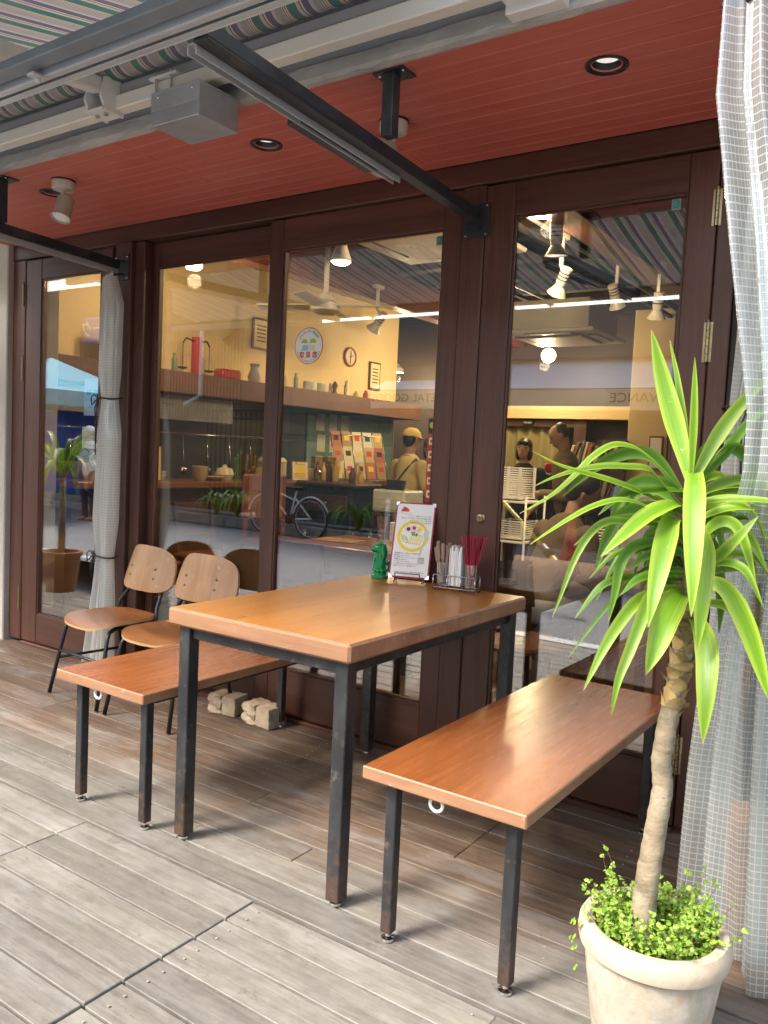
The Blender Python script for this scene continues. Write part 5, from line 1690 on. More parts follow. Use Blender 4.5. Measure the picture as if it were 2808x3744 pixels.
def menu_card(x, y, z, rz, label, w=.15, h=.25, frame=M_CWOOD, sticker=True):
    t = thing('menu_card', label, 'menu', (x, y, z), rz, 'menu cards inside the shop')
    M3 = Euler((R(-15), 0, 0)).to_matrix()
    b_ = MB(); b_.box(M3 @ Vector((0, 0, h / 2)), (w, .006, h), .001, M3); part('board', b_, frame, t)
    b_ = MB(); b_.box(M3 @ Vector((0, -.0042, h / 2)), (w - .014, .001, h - .014), 0, M3); part('sheet', b_, flat('menu_paper', (.74, .58, .30), .6), t)
    b_ = MB(); pts = [M3 @ Vector((.045 * math.cos(k * .314), -.0052, h * .52 + .045 * math.sin(k * .314))) for k in range(20)]; b_.add(pts, [tuple(range(20))]); part('picture', b_, M_YEL, t)
    b_ = MB()
    for k in range(4): b_.box(M3 @ Vector((0, -.0050, h * .14 + .014 * k)), (w * .7 - .01 * (k % 2), .0006, .003), 0, M3)
    b_.box(M3 @ Vector((0, -.0050, h * .84)), (w * .6, .0006, .003), 0, M3); part('print', b_, M_INK, t)
    b_ = MB(); b_.add([M3 @ Vector((-w * .3 + .02 * a, -.0052, h * .88 + .02 * c_)) for a, c_ in ((0, 0), (1, 0), (.7, .8), (.4, .5), (.2, .9))], [(0, 1, 2, 3, 4)]); part('emblem', b_, M_RED, t)
    return t
menu_card(-2.50, .98, CT, R(55), 'menu card with yellow circle on the counter below the straw hat')
menu_card(-2.46, 2.52, CT, R(50), 'small framed card beside the jug on the counter', .14, .17)
put('straw_hat', [(0, .15), (.05, .148), (.082, .125), (.092, .05), (.10, .035), (.135, .0), (.13, -.003), (.09, .03), (0, .04)], (-2.72, .95, 1.24), pm('straw', (.60, .45, .22), .75, 30, rough=.85, bump=.5), 'brown bucket hat on a stand above the counter', 'hat', n=28)
put('hat_stand', [(0, 0), (.07, 0), (.07, .012), (.012, .02), (.012, .26), (.06, .285), (.05, .32), (0, .33)], (-2.72, .95, CT), M_DWOOD, 'wooden hat stand under the bucket hat', 'stand')
# rack of leaflets on the counter's far end
rk = thing('leaflet_rack', 'sloping wire rack packed with leaflets on the counter', 'rack', (-2.55, 3.45, CT), R(58))
b_ = MB()
for k in range(6):
    x_ = -.26 + .104 * k
    b_.tube([(x_, -.12, .0), (x_, .06, .42)], .004, 6)
b_.tube([(-.26, -.12, .005), (.26, -.12, .005)], .005, 6); b_.tube([(-.26, .06, .42), (.26, .06, .42)], .005, 6)
part('wire', b_, M_WIRE, rk, True)
M3 = Euler((R(-23), 0, 0)).to_matrix(); k = 0
for r_ in range(3):
    for c_ in range(5):
        cols = ((.72, .60, .36), (.60, .42, .18), (.42, .26, .12), (.70, .66, .55), (.50, .14, .08))
        b_ = MB(); b_.box(Vector((-.21 + .105 * c_, -.112 + .062 * r_, .02 + .14 * r_)) + M3 @ Vector((0, 0, .085)), (.088, .006, .165), .001, M3)
        lf = part('leaflet', b_, flat('leaflet%d' % ((r_ * 2 + c_ * 3) % 5), cols[(r_ * 2 + c_ * 3) % 5], .6), rk)
        b2 = MB(); b2.box(Vector((-.21 + .105 * c_, -.112 + .062 * r_, .02 + .14 * r_)) + M3 @ Vector((0, -.0042, .10)), (.05, .001, .05), 0, M3); part('picture', b2, (M_YEL, M_RED, M_INK)[(r_ + c_) % 3], lf)
for k, (y_, lab, c_) in enumerate(((2.72, 'soy bottle with dark cap on the counter', (.10, .04, .02)), (2.80, 'oil bottle beside the soy bottle', (.45, .28, .06)), (3.30, 'short spice jar near the rack', (.40, .24, .12)))):
    put('bottle', [(0, 0), (.028, 0), (.03, .01), (.03, .10), (.012, .135), (.012, .165), (0, .165)], (-2.44, y_, CT), flat('bottle%d' % k, c_, .2), lab, 'bottle')

# ------------------------------------------------------------------ furniture inside
def inside_table(label, x0, x1, y0, y1, z=.60):
    t = thing('dining_table', label, 'table', ((x0 + x1) / 2, (y0 + y1) / 2, FZ))
    Pw(t, 'tabletop', (x0, y0, z - .035), (x1, y1, z), M_CWOOD, .006)
    for x_ in (x0 + .07, x1 - .07):
        for y_ in (y0 + .07, y1 - .07): Pw(t, 'leg', (x_ - .026, y_ - .026, FZ), (x_ + .026, y_ + .026, z - .036), M_DWOOD, .004)
    for y_ in (y0 + .07, y1 - .07): Pw(t, 'apron', (x0 + .10, y_ - .012, z - .11), (x1 - .10, y_ + .012, z - .037), M_DWOOD, .003)
    return t
inside_table('brown table inside the shop set with menus, seen beyond the figurine', -1.62, -.58, 1.40, 2.10)
inside_table('small table inside where the man in the brown jacket sits', .55, 1.25, 1.45, 2.10, .58)
IT = .6005
for (x_, y_, lab) in ((-1.40, 1.70, 'wooden placemat on the inside table nearest the mullion'), (-.86, 1.74, 'wooden placemat on the inside table nearest the middle post')):
    mb = MB(); mb.box((x_, y_, IT + .004), (.30, .22, .008), .002, (0, 0, .12)); single('placemat', mb, wood('placemat_wood', (.42, .23, .08), (.55, .33, .13), (.08, 1, 1), 9, .4), lab, 'placemat', 'placemats on the inside table')
put('cutlery_glass', [(0, 0), (.030, 0), (.033, .09), (.031, .09), (.028, .008), (0, .008)], (-1.22, 1.96, IT), M_TUMBLER, 'drinking glass of cutlery on the inside table', 'glass')
for k in range(5):
    mb = MB(); mb.bar((-1.22 + .008 * (k - 2), 1.96, IT + .012), (-1.22 + .020 * (k - 2), 1.962, IT + .17), .014, .004, .001); single('knife', mb, M_CUT, 'knife in the glass on the inside table', 'knife', 'cutlery on the inside table')
mb = MB(); mb.box((-1.11, 1.97, IT + .07), (.07, .05, .14), .004); single('napkin_holder', mb, MATS['napkin_paper'], 'white napkin block on the inside table', 'napkins')
put('chopstick_cup', [(0, 0), (.034, 0), (.037, .10), (.034, .10), (.031, .008), (0, .008)], (-1.04, 2.03, IT), M_TUMBLER, 'cup of red chopsticks on the inside table', 'cup')
for k in range(9):
    mb = MB(); a = k * .7; mb.bar((-1.04 + .012 * math.cos(a), 2.03 + .012 * math.sin(a), IT + .012), (-1.04 + .030 * math.cos(a), 2.03 + .026 * math.sin(a), IT + .215), .006, .006, .001); single('chopstick', mb, M_CHOP, 'red chopstick in the cup on the inside table', 'chopstick', 'chopsticks on the inside table')
# carved black sideboard
cs = thing('sideboard', 'black carved sideboard carrying bottles, inside behind the set table', 'cabinet', (-2.05, 2.52, FZ))
b_ = MB(); b_.box((0, 0, 1.10), (.62, .36, .035), .012); part('top', b_, M_DWOOD, cs)
b_ = MB(); b_.box((0, 0, .90), (.50, .30, .36), .02); part('drawer_box', b_, pm('black_lacquer', (.012, .010, .010), .8, 8, rough=.3), cs)
b_ = MB(); b_.box((0, -.153, .95), (.42, .008, .13), .004); dr = part('drawer', b_, M_DWOOD, cs); b_ = MB(); b_.ball((0, -.165, .95), .012, 10, 6); part('knob', b_, M_BRASS, dr, True)
for sx in (-1, 1):
    for sy in (-1, 1):
        b_ = MB(); b_.tube([(sx * .22, sy * .12, .74), (sx * .25, sy * .14, .60), (sx * .21, sy * .12, .35), (sx * .24, sy * .14, .0)], [.03, .036, .022, .028], 10); part('leg', b_, MATS['black_lacquer'], cs, True)
for k, (x_, h_, c_) in enumerate(((-2.24, .10, 0), (-2.15, .16, 1), (-2.07, .17, 2), (-1.98, .11, 0), (-1.90, .12, 1), (-1.83, .09, 2))):
    put('condiment_jar', [(0, 0), (.026, 0), (.028, .01), (.028, h_ * .6), (.014, h_ * .8), (.015, h_), (0, h_)], (x_, 2.50 + .02 * (k % 2), .9685), (M_AMBER, MATS['bottle0'], MATS['bottle1'])[c_], ('dumpy', 'tall', 'tallest', 'squat', 'middling', 'small end')[k] + ' condiment jar on the black sideboard', 'jar', 'jars on the sideboard')

def bar_stool(label, x, y, rz, seat=.62, up=True):
    t = thing('bar_stool', label, 'stool', (x, y, FZ), rz, 'dark wooden bar stools at the counter')
    b_ = MB(); b_.box((0, 0, seat), (.36, .36, .035), .012); part('seat', b_, M_RWOOD, t)
    for sx in (-1, 1):
        for sy in (-1, 1):
            b_ = MB(); b_.bar((sx * .185, sy * .185, 0), (sx * .15, sy * .15, seat - .018), .038, .038, .004); part('leg', b_, M_DWOOD, t)
    for s_ in (-1, 1):
        for z_ in (.20, .42):
            b_ = MB(); w_ = .175 - .04 * z_; b_.bar((-w_, s_ * w_, z_), (w_, s_ * w_, z_), .022, .030, .003); part('stretcher', b_, M_DWOOD, t)
            b_ = MB(); b_.bar((s_ * w_, -w_, z_ - .05), (s_ * w_, w_, z_ - .05), .022, .030, .003); part('stretcher', b_, M_DWOOD, t)
    for sx in (-1, 1):
        b_ = MB(); b_.bar((sx * .15, .15, seat), (sx * .16, .20, seat + .36), .030, .030, .003); part('back_post', b_, M_DWOOD, t)
    for z_ in (.18, .30):
        b_ = MB(); b_.box((0, .175 + .05 * (z_ / .36), seat + z_), (.30, .018, .09), .004); part('back_slat', b_, M_DWOOD, t)
    return t
bar_stool('dark wooden bar stool just inside the narrow door', -2.02, .52, R(95))
bar_stool('dark wooden bar stool second from the narrow door', -2.03, 1.12, R(88))
ps = thing('padded_chair', 'high chair with a dusky pink padded back at the counter', 'chair', (-1.98, 1.72, FZ), R(80))
b_ = MB(); b_.box((0, .17, 1.00), (.40, .035, .34), .015); part('backrest', b_, pm('pink_leather', (.28, .13, .12), .85, 8, rough=.5), ps)
b_ = MB(); b_.box((0, 0, .68), (.40, .40, .05), .015); part('seat', b_, M_RWOOD, ps)
for sx in (-1, 1):
    for sy in (-1, 1):
        b_ = MB(); b_.bar((sx * .18, sy * .18, 0), (sx * .17, sy * .165, .66 if sy < 0 else 1.16), .034, .034, .004); part('leg', b_, M_RWOOD, ps)

def dark_chair(label, x, y, rz):
    t = thing('dining_chair', label, 'chair', (x, y, FZ), rz, 'dark chairs inside the shop')
    b_ = MB(); b_.box((0, 0, .43), (.40, .40, .03), .012); part('seat', b_, M_CWOOD, t)
    b_ = MB(); b_.grid(lambda i, j: (-.19 + .38 * i / 10, .19 + .05 * j / 6 - .03 * ((i - 5) / 5) ** 2, .58 + .24 * j / 6), 10, 6); b_.grid(lambda i, j: (.19 - .38 * i / 10, .205 + .05 * j / 6 - .03 * ((i - 5) / 5) ** 2, .58 + .24 * j / 6), 10, 6); part('backrest', b_, M_DWOOD, t, True)
    for sx in (-1, 1):
        b_ = MB(); b_.bar((sx * .18, -.18, 0), (sx * .17, -.17, .42), .03, .03, .004); part('leg', b_, M_DWOOD, t)
        b_ = MB(); b_.bar((sx * .18, .19, 0), (sx * .17, .20, .80), .03, .03, .004); part('leg', b_, M_DWOOD, t)
    return t
dark_chair('dark chair at the head of the set inside table', -1.10, 1.12, R(180))
dark_chair('dark chair inside by the window side of the middle post', .30, 1.05, R(60))
dark_chair('dark chair just inside the glass behind the plywood chairs', -1.02, .62, R(168))
dark_chair('dark chair just inside the glass beside the mullion', -.30, .66, R(190))
dark_chair('dark chair at the far side of the inside table', -.95, 2.45, R(5))
# cash register with white front, slatted crates, wire box
cr = thing('cash_register', 'white cash register beside the customer in the yellow cap', 'register', (-1.98, 3.30, FZ))
b_ = MB(); b_.box((0, 0, .42), (.46, .40, .84), .01); part('stand', b_, M_DWOOD, cr)
b_ = MB(); b_.box((0, 0, .95), (.34, .32, .20), .015); part('case', b_, M_WHITEPAINT, cr)
b_ = MB(); b_.box((0, -.163, .93), (.30, .006, .10), .004); part('drawer', b_, flat('pale_plastic', (.70, .70, .66), .4), cr)
b_ = MB(); b_.box((0, -.05, 1.08), (.20, .02, .12), .004, (R(-20), 0, 0)); part('screen', b_, M_BLACK, cr)
def crate(label, x, y, z, w, d, h, nrow):
    t = thing('wire_crate', label, 'crate', (x, y, z), 0, 'white slatted crates inside')
    for k in range(nrow):
        b_ = MB(); zz = h * (k + .5) / nrow
        b_.tube([(-w / 2, -d / 2, zz), (w / 2, -d / 2, zz), (w / 2, d / 2, zz), (-w / 2, d / 2, zz)], .004, 5, closed=True); part('slat', b_, M_WHITEPAINT, t, True)
    for sx in (-1, 1):
        for sy in (-1, 1):
            b_ = MB(); b_.box((sx * w / 2, sy * d / 2, h / 2), (.020, .020, h), .003); part('post', b_, M_WHITEPAINT, t)
    b_ = MB(); b_.box((0, 0, .006), (w, d, .012), .002); part('base', b_, M_WHITEPAINT, t)
    return t
crate('white slatted crate on the trolley, left of the woman in black', -.70, 2.95, .92, .22, .26, .24, 14)
crate('white slatted crate on the lower shelf of the trolley', -.66, 2.95, .62, .22, .26, .14, 8)
tr = thing('trolley', 'white wire trolley inside the door, carrying slatted crates', 'trolley', (-.68, 2.95, FZ))
for z_ in (.30, .75, 1.05):
    b_ = MB(); b_.box((0, 0, z_), (.34, .34, .016), .003); part('tray', b_, M_WHITEPAINT, tr)
for sx in (-1, 1):
    for sy in (-1, 1):
        b_ = MB(); b_.tube([(sx * .17, sy * .17, 0), (sx * .17, sy * .17, 1.10)], .009, 8); part('post', b_, M_WHITEPAINT, tr, True)
crate('low white wire box near the man in the brown jacket', .00, 2.60, .60, .40, .30, .17, 8)
st = thing('side_cupboard', 'low dark cupboard under the white wire box', 'cupboard', (.0, 2.60, FZ))
b_ = MB(); b_.box((0, 0, .735), (.52, .40, .03), .004); part('top', b_, M_CWOOD, st)
b_ = MB(); b_.box((0, 0, .36), (.48, .36, .72), .006); part('body', b_, M_DWOOD, st)

# shelf of leaning books
bk = thing('bookshelf', 'dark bookshelf against the yellow pier', 'bookshelf', (-1.05, 5.62, FZ))
for z_ in (.50, .90, 1.30): Pw(bk, 'shelf', (-1.36, 5.50, FZ + z_ - .012), (-.72, 5.74, FZ + z_ + .012), M_DWOOD, .002)
for x_ in (-1.375, -.705): Pw(bk, 'side', (x_ - .012, 5.50, FZ), (x_ + .012, 5.74, FZ + 1.62), M_DWOOD, .002)
bc = ((.55, .42, .22), (.30, .10, .06), (.16, .18, .14), (.62, .56, .42), (.20, .12, .08), (.36, .30, .12), (.10, .14, .20))
bn_ = 0
for z_, n_ in ((.512, 14), (.912, 15), (1.312, 13)):
    x_ = -1.34
    for k in range(n_):
        w_ = rnd.uniform(.022, .042); h_ = rnd.uniform(.20, .30); ln_ = R(rnd.uniform(8, 20))
        if x_ + w_ + .09 > -.73: break
        mb = MB(); mb.box((x_ + w_ / 2 + h_ / 2 * math.sin(ln_), 5.61, FZ + z_ + h_ / 2 * math.cos(ln_) + w_ / 2 * math.sin(ln_) + .001), (w_, .17, h_), .002, (0, ln_, 0))
        single('book', mb, flat('book%d' % (bn_ % 7), bc[bn_ % 7], .6), 'book leaning in the row on the %s bookshelf level' % ({.512: 'lowest', .912: 'middle', 1.312: 'top'}[z_]), 'book', 'books leaning on the bookshelf')
        x_ += w_ + .012; bn_ += 1
jb = MB(); jb.box((-1.30, 5.28, 1.16), (.30, .14, .12), .03); jo = single('red_speaker', jb, M_REDMET, 'red portable loudspeaker on the pedestal by the older man', 'loudspeaker', smooth='auto')
o = part('lettering', text_mesh('JBL', .05, M_PAPER, bold=.001), None, jo); o.matrix_local = Matrix.Translation((.05, -.0712, .06)) @ frame_rot((1, 0, 0), (0, 0, 1)).to_4x4()
mb = MB(); mb.box((-1.30, 5.30, .47), (.36, .26, 1.24), .01); single('pedestal', mb, M_DWOOD, 'dark pedestal under the red loudspeaker', 'stand')
pf = MB(); pf.box((-.40, 5.535, 1.35), (.14, .02, .34), .004); pfo = single('framed_print', pf, M_CWOOD, 'tall framed print on the yellow pier', 'picture')
pf = MB(); pf.box((0, -.0115, .17), (.11, .002, .30)); part('print', pf, M_PAPER, pfo)

# ------------------------------------------------------------------ fittings under the ceiling
def ac_unit(label, x, y, z, w=.90, body=.0):
    t = thing('air_conditioner', label, 'air conditioner', (x, y, z), 0, 'ceiling cassette air conditioners')
    b_ = MB(); b_.box((0, 0, .018), (w, w, .035), .012); part('panel', b_, pm('ac_white', (.72, .69, .60), .92, 5, rough=.4), t)
    b_ = MB(); b_.box((0, 0, -.012), (w * .62, w * .62, .022), .010); part('grille', b_, flat('ac_grille', (.66, .62, .53), .5), t)
    for k in range(4):
        a = k * math.pi / 2; b_ = MB(); b_.box((math.cos(a) * w * .40, math.sin(a) * w * .40, -.006), (.09 if k % 2 == 0 else w * .52, w * .52 if k % 2 == 0 else .09, .012), .004); part('vane', b_, flat('ac_vane', (.50, .48, .42), .4), t)
    if body:
        b_ = MB(); b_.box((0, 0, .035 + body / 2), (w * .84, w * .84, body), .006); part('casing', b_, pm('ac_casing', (.62, .58, .44), .85, 4, rough=.5), t)
    return t
ac_unit('white ceiling air conditioner close behind the middle doors', -.92, 1.95, 2.62, .95)
ac_unit('air conditioner hanging with its casing exposed, deep in the room', -.95, 4.35, 2.33, .86, .26)
fn = thing('ceiling_fan', 'cream ceiling fan on a rod near the bright bulb', 'fan', (-1.98, 2.17, 2.28))
b_ = MB(); b_.lathe([(0, -.03), (.07, -.03), (.115, -.005), (.115, .05), (.06, .075), (.045, .12), (.02, .13), (.02, .52), (.06, .60), (0, .60)], n=24); part('motor', b_, M_CREAM, fn, 'auto')
for k in range(4):
    a = R(20 + 90 * k); M3 = Matrix.Rotation(a, 3, 'Z') @ Matrix.Rotation(R(12), 3, 'X'); b_ = MB(); b_.box(M3 @ Vector((.33, 0, .03)), (.44, .115, .012), .005, M3); part('blade', b_, M_CREAM, fn)
M_WARM = lamp_mat('warm_bulb', (1.0, .66, .30), 12)
def add_light(t, p_, energy, col=(1.0, .74, .42), r_=.05, kind='POINT', aim=None, cone=70):
    ld = bpy.data.lights.new('lamp_light', kind); ld.energy = energy * .36; ld.color = col; ld.shadow_soft_size = r_
    lo = bpy.data.objects.new('lamp_light', ld); C.objects.link(lo); lo.parent = t; lo.location = p_
    if aim is not None: lo.rotation_euler = Vector(aim).to_track_quat('-Z', 'Y').to_euler(); ld.spot_size = R(cone); ld.spot_blend = .6
    return lo
def bulb_lamp(label, p_, energy, drop=.22):
    t = thing('bulb_lamp', label, 'lamp', p_, 0, 'lit bulbs and spotlights inside the shop')
    b_ = MB(); b_.lathe([(.028, .13), (.028, .20), (.012, .21), (.012, .21 + drop)], n=16); part('socket', b_, M_CREAM, t, 'auto')
    b_ = MB(); b_.lathe([(.062, .012), (.060, .03), (.036, .09), (.026, .132)], n=20); part('reflector', b_, M_CREAM, t, 'auto')
    b_ = MB(); b_.lathe([(0, -.008), (.035, -.003), (.060, .014)], n=20); part('face', b_, M_WARM, t, 'auto')
    add_light(t, (0, 0, -.06), energy, aim=(0, 0, -1), kind='SPOT', cone=150)
def track_spot(label, p_, aim, energy, lit=True):
    t = thing('track_spotlight', label, 'lamp', p_, 0, 'lit bulbs and spotlights inside the shop')
    a = Vector(aim).normalized(); top = Vector((0, 0, 0))
    b_ = MB(); b_.bar((0, 0, .30), (0, 0, .12), .024, .024, .003); b_.box((0, 0, .31), (.05, .12, .03), .004); part('stem', b_, M_CREAM, t)
    b_ = MB(); b_.lathe([(0, -.12), (.036, -.118), (.036, -.02), (.030, .0), (.062, .055), (.064, .06), (.058, .058), (.02, .0)], top, 18, axis=a); b_.tube([(0, 0, .12), a * -.07 + Vector((.0, 0, .02))], .01, 6)
    part('head', b_, M_CREAM, t, 'auto')
    b_ = MB()
    for k in range(3): b_.lathe([(.0365, -.095 + .022 * k), (.0365, -.086 + .022 * k)], top, 18, axis=a)
    part('vents', b_, M_BLACK, t, 'auto')
    b_ = MB(); b_.lathe([(0, .046), (.035, .050), (.057, .056)], top, 18, axis=a); part('face', b_, M_WARM if lit else M_DIFF, t, 'auto')
    if lit: add_light(t, a * .10, energy, aim=a, kind='SPOT', cone=95)
bulb_lamp('bright bulb hanging just behind the middle doors', (-.98, 1.06, 2.30), 26)
track_spot('track spotlight lit beside the fan blade', (-2.05, 2.95, 2.30), (-.7, .1, -.75), 22)
track_spot('track spotlight lit near the end of the yellow wall', (-1.90, 3.95, 2.34), (-.75, .2, -.65), 26)
track_spot('lit track spotlight tilted beside the red-brown beam', (-.10, 2.20, 2.33), (-.5, .35, -.8), 40)
track_spot('unlit track spotlight nearest the brass-hinged door', (.12, 1.60, 2.42), (.0, .1, -1), 0, False)
track_spot('lit track spotlight on the far side of the red-brown beam', (.30, 2.95, 2.28), (-.15, .3, -1), 40)
track_spot('unlit track spotlight at the far end of the grey track', (-.12, 3.30, 2.44), (.1, .5, -.8), 0, False)
put_l = thing('globe_lamp', 'round lit globe lamp low at the back of the room', 'lamp', at(1185, 768, y=5.3))
b_ = MB(); b_.ball((0, 0, 0), .075, 16, 10); part('globe', b_, lamp_mat('warm_globe', (1.0, .80, .42), 6), put_l, True)
b_ = MB(); b_.tube([(0, 0, .07), (0, 0, .55)], .006, 6); part('cord', b_, M_BLACK, put_l, True)
add_light(put_l, (0, -.1, -.12), 40)
fl_p = at(1187, 464, z=2.62)
fl = thing('tube_lamp', 'lit white tube lamp on the ceiling behind the brass-locked door', 'lamp', fl_p)
b_ = MB(); b_.box((0, 0, .03), (.22, .10, .06), .01, (0, 0, .5)); part('housing', b_, M_WHITEPAINT, fl)
b_ = MB(); b_.box((.0, -.02, -.012), (.22, .05, .022), .008, (0, 0, .5)); part('tube', b_, lamp_mat('white_tube', (1.0, .86, .60), 8), fl)
add_light(fl, (0, 0, -.08), 60)
dl_p = at(418, 575, z=2.45)
dl = thing('ceiling_lamp', 'small lit ceiling lamp over the near end of the counter', 'lamp', dl_p)
b_ = MB(); b_.lathe([(0, -.03), (.045, -.02), (.06, .0), (.06, .02), (0, .02)], n=20); part('globe', b_, M_WARM, dl, 'auto')
b_ = MB(); b_.tube([(0, 0, .02), (0, 0, .46)], .01, 6); part('stem', b_, M_CREAM, dl, True)
add_light(dl, (0, 0, -.10), 16)
# lights over the kitchen side and far hall
for k, (p_, e_) in enumerate((((-2.35, 4.70, 2.35), 26), ((-3.55, 5.5, 2.2), 36))):
    t = thing('pendant_lamp', ('pendant lamp over the far end of the counter', 'pendant lamp inside the green-tiled kitchen')[k], 'lamp', p_)
    b_ = MB(); b_.lathe([(.10, 0), (.09, .05), (.03, .10), (.01, .12), (.006, .5)], n=20); part('shade', b_, M_CREAM, t, 'auto')
    b_ = MB(); b_.ball((0, 0, .03), .04, 12, 8); part('bulb', b_, M_WARM, t, True)
    add_light(t, (0, 0, -.08), e_)

# ------------------------------------------------------------------ paper and stickers on the panes
YD3 = -.0046
stk = thing('round_sticker', 'round white shop sticker with red rim and red characters on the glass door', 'sticker', at(667, 747, y=YD3))
def sdisc(r_, mat, off, name, t):
    b_ = MB(); b_.add([(r_ * math.cos(a), off, r_ * math.sin(a)) for a in [k * 2 * math.pi / 40 for k in range(40)]], [tuple(range(40))]); return part(name, b_, mat, t)
sdisc(.079, M_RED, 0, 'rim', stk); face = sdisc(.0755, flat('sticker_white', (.80, .84, .78), .5), -.0006, 'face', stk)
RS = frame_rot((1, 0, 0), (0, 0, 1)).to_4x4()
def glass_text(s_, size, mat, x, z, t, bold=.0, y=-.0012, rot=0.0):
    o = part('lettering', text_mesh(s_, size, mat, bold=bold), None, t); o.matrix_local = Matrix.Translation((x, y, z)) @ RS @ Matrix.Rotation(rot, 4, 'Z'); return o
glass_text('取 扱 店', .028, M_RED, 0, -.040, stk, .0008)
for k, ch in enumerate('さんサンデー商品券'):
    a = R(142 - 13 * k); glass_text(ch, .0145, M_INK, .061 * math.cos(a), .061 * math.sin(a), stk, rot=a - math.pi / 2)
for k, ch in enumerate('杉並区商店会連合会商品券取扱店'):
    a = R(205 + 9.3 * k); glass_text(ch, .0085, M_INK, .067 * math.cos(a), .067 * math.sin(a), stk, rot=a + math.pi / 2)
for s_, c_ in ((-1, flat('sticker_blue', (.35, .55, .75), .5)), (1, flat('sticker_cream', (.72, .70, .42), .5))):
    b_ = MB(); b_.add([(s_ * .002, -.0012, -.020), (s_ * .040, -.0012, -.022), (s_ * .034, -.0012, .002), (s_ * .002, -.0012, .004)], [(0, 1, 2, 3)]); part('printed_book', b_, c_, stk)
    b_ = MB(); b_.add([(s_ * .004, -.0013, .012), (s_ * .044, -.0013, .012), (s_ * .034, -.0013, .030), (s_ * .012, -.0013, .030)], [(0, 1, 2, 3)]); part('printed_shape', b_, flat('sticker_lime', (.42, .55, .08), .5), stk)
for (u_, v_, lab) in ((950, 520, 'small teal swirl sticker at the top of the middle door pane'), (1461, 442, 'small teal swirl sticker at the top of the hinged door pane')):
    t = thing('corner_sticker', lab, 'sticker', at(u_, v_, y=YD3))
    b_ = MB(); b_.box((0, 0, 0), (.030, .0006, .036)); part('backing', b_, flat('sticker_clear', (.30, .30, .24), .3), t)
    glass_text('Ͽ', .034, flat('teal_print', (.02, .30, .30), .4), 0, 0, t, .002)
ps_ = thing('payment_sticker', 'tall red strip of payment stickers at the edge of the middle door', 'sticker', at(930, 1000, y=YD3))
b_ = MB(); b_.box((0, 0, -.02), (.036, .0006, .27)); part('strip', b_, flat('sticker_red', (.38, .05, .02), .4), ps_)
b_ = MB(); b_.box((0, -.0002, .145), (.036, .0006, .058)); part('header_strip', b_, M_INK, ps_)
b_ = MB(); b_.add([(.013 * math.cos(k * .4), -.0008, .148 + .013 * math.sin(k * .4)) for k in range(16)], [tuple(range(16))]); part('roundel', b_, flat('print_olive', (.45, .45, .08), .5), ps_)
for k in range(5):
    b_ = MB(); b_.box((0, -.0006, .085 - .052 * k), (.024, .0004, .028)); part('label_square', b_, flat('sticker_cream2', (.72, .60, .32), .5), ps_)
    b_ = MB(); b_.box((0, -.0010, .085 - .052 * k), (.012, .0004, .012)); part('symbol', b_, MATS['sticker_red'], ps_)
# inside the narrow door: poster, calendar, no-smoking card, box
YP = .012
def sheet_on(label, u0, v0, u1, v1, mat, name='poster', cat='poster', y=YP):
    a = at(u0, v0, y=y); b_ = at(u1, v1, y=y); t = thing(name, label, cat, ((a.x + b_.x) / 2, y, min(a.z, b_.z)))
    m_ = MB(); w_ = abs(b_.x - a.x); h_ = abs(a.z - b_.z); m_.box((0, 0, h_ / 2), (w_, .0012, h_)); part('sheet', m_, mat, t); return t, w_, h_
t, w_, h_ = sheet_on('pale event poster taped inside the narrow door', 183, 818, 216, 898, flat('poster_blue', (.55, .66, .78), .5))
for (x_, z_, a_, b__) in ((-.2, .62, .3, .16), (.2, .62, .3, .16)):
    m_ = MB(); m_.box((x_ * w_, -.001, z_ * h_), (a_ * w_, .0006, b__ * h_)); part('photo', m_, flat('poster_photo', (.20, .40, .62), .5), t)
o = part('lettering', text_mesh('2025.6.7 Sat', .026, flat('poster_ink', (.22, .26, .36), .6)), None, t); o.matrix_local = Matrix.Translation((0, -.0012, h_ * .43)) @ RS
o = part('lettering', text_mesh("Lee's Bar", .024, MATS['poster_ink']), None, t); o.matrix_local = Matrix.Translation((.01, -.0012, h_ * .24)) @ RS
t, w_, h_ = sheet_on('month calendar sheet taped inside the narrow door', 178, 922, 214, 970, flat('calendar_paper', (.62, .60, .46), .6), 'calendar', 'calendar')
o = part('lettering', text_mesh('2025 6', .026, M_INK), None, t); o.matrix_local = Matrix.Translation((-.01, -.0012, h_ * .84)) @ RS
for r_ in range(4):
    o = part('lettering', text_mesh('%d  %d  %d  %d  %d' % tuple(1 + r_ * 7 + q for q in range(5)), .014, M_INK), None, t); o.matrix_local = Matrix.Translation((0, -.0012, h_ * (.66 - .16 * r_))) @ RS
t, w_, h_ = sheet_on('grey no-smoking card on the counter inside the narrow door', 193, 974, 216, 1016, flat('card_grey', (.20, .17, .16), .5), 'no_smoking_card', 'sign')
m_ = MB(); rw = w_ * .34
m_.tube([(rw * math.cos(k * .314), -.001, h_ * .55 + rw * math.sin(k * .314)) for k in range(20)], .006, 5, closed=True); m_.bar((-rw * .7, -.001, h_ * .55 + rw * .7), (rw * .7, -.001, h_ * .55 - rw * .7), .008, .004); m_.box((0, -.001, h_ * .55), (rw * 1.1, .001, .008)); part('symbol', m_, flat('symbol_white', (.75, .72, .74), .5), t)
bxo = MB(); pb = at(165, 1030, y=.62); bxo.box((pb.x, pb.y, CT + .055), (.22, .12, .11), .006, (0, 0, .2)); wo = single('cardboard_box', bxo, pm('brown_card', (.26, .17, .10), .85, 8, rough=.8), 'small brown box with dark lettering on the counter', 'box')
o = part('lettering', text_mesh('WOK', .055, M_INK, bold=.002), None, wo); o.matrix_local = Matrix.Translation((.015, -.066, .058)) @ Euler((0, 0, .2)).to_matrix().to_4x4() @ RS

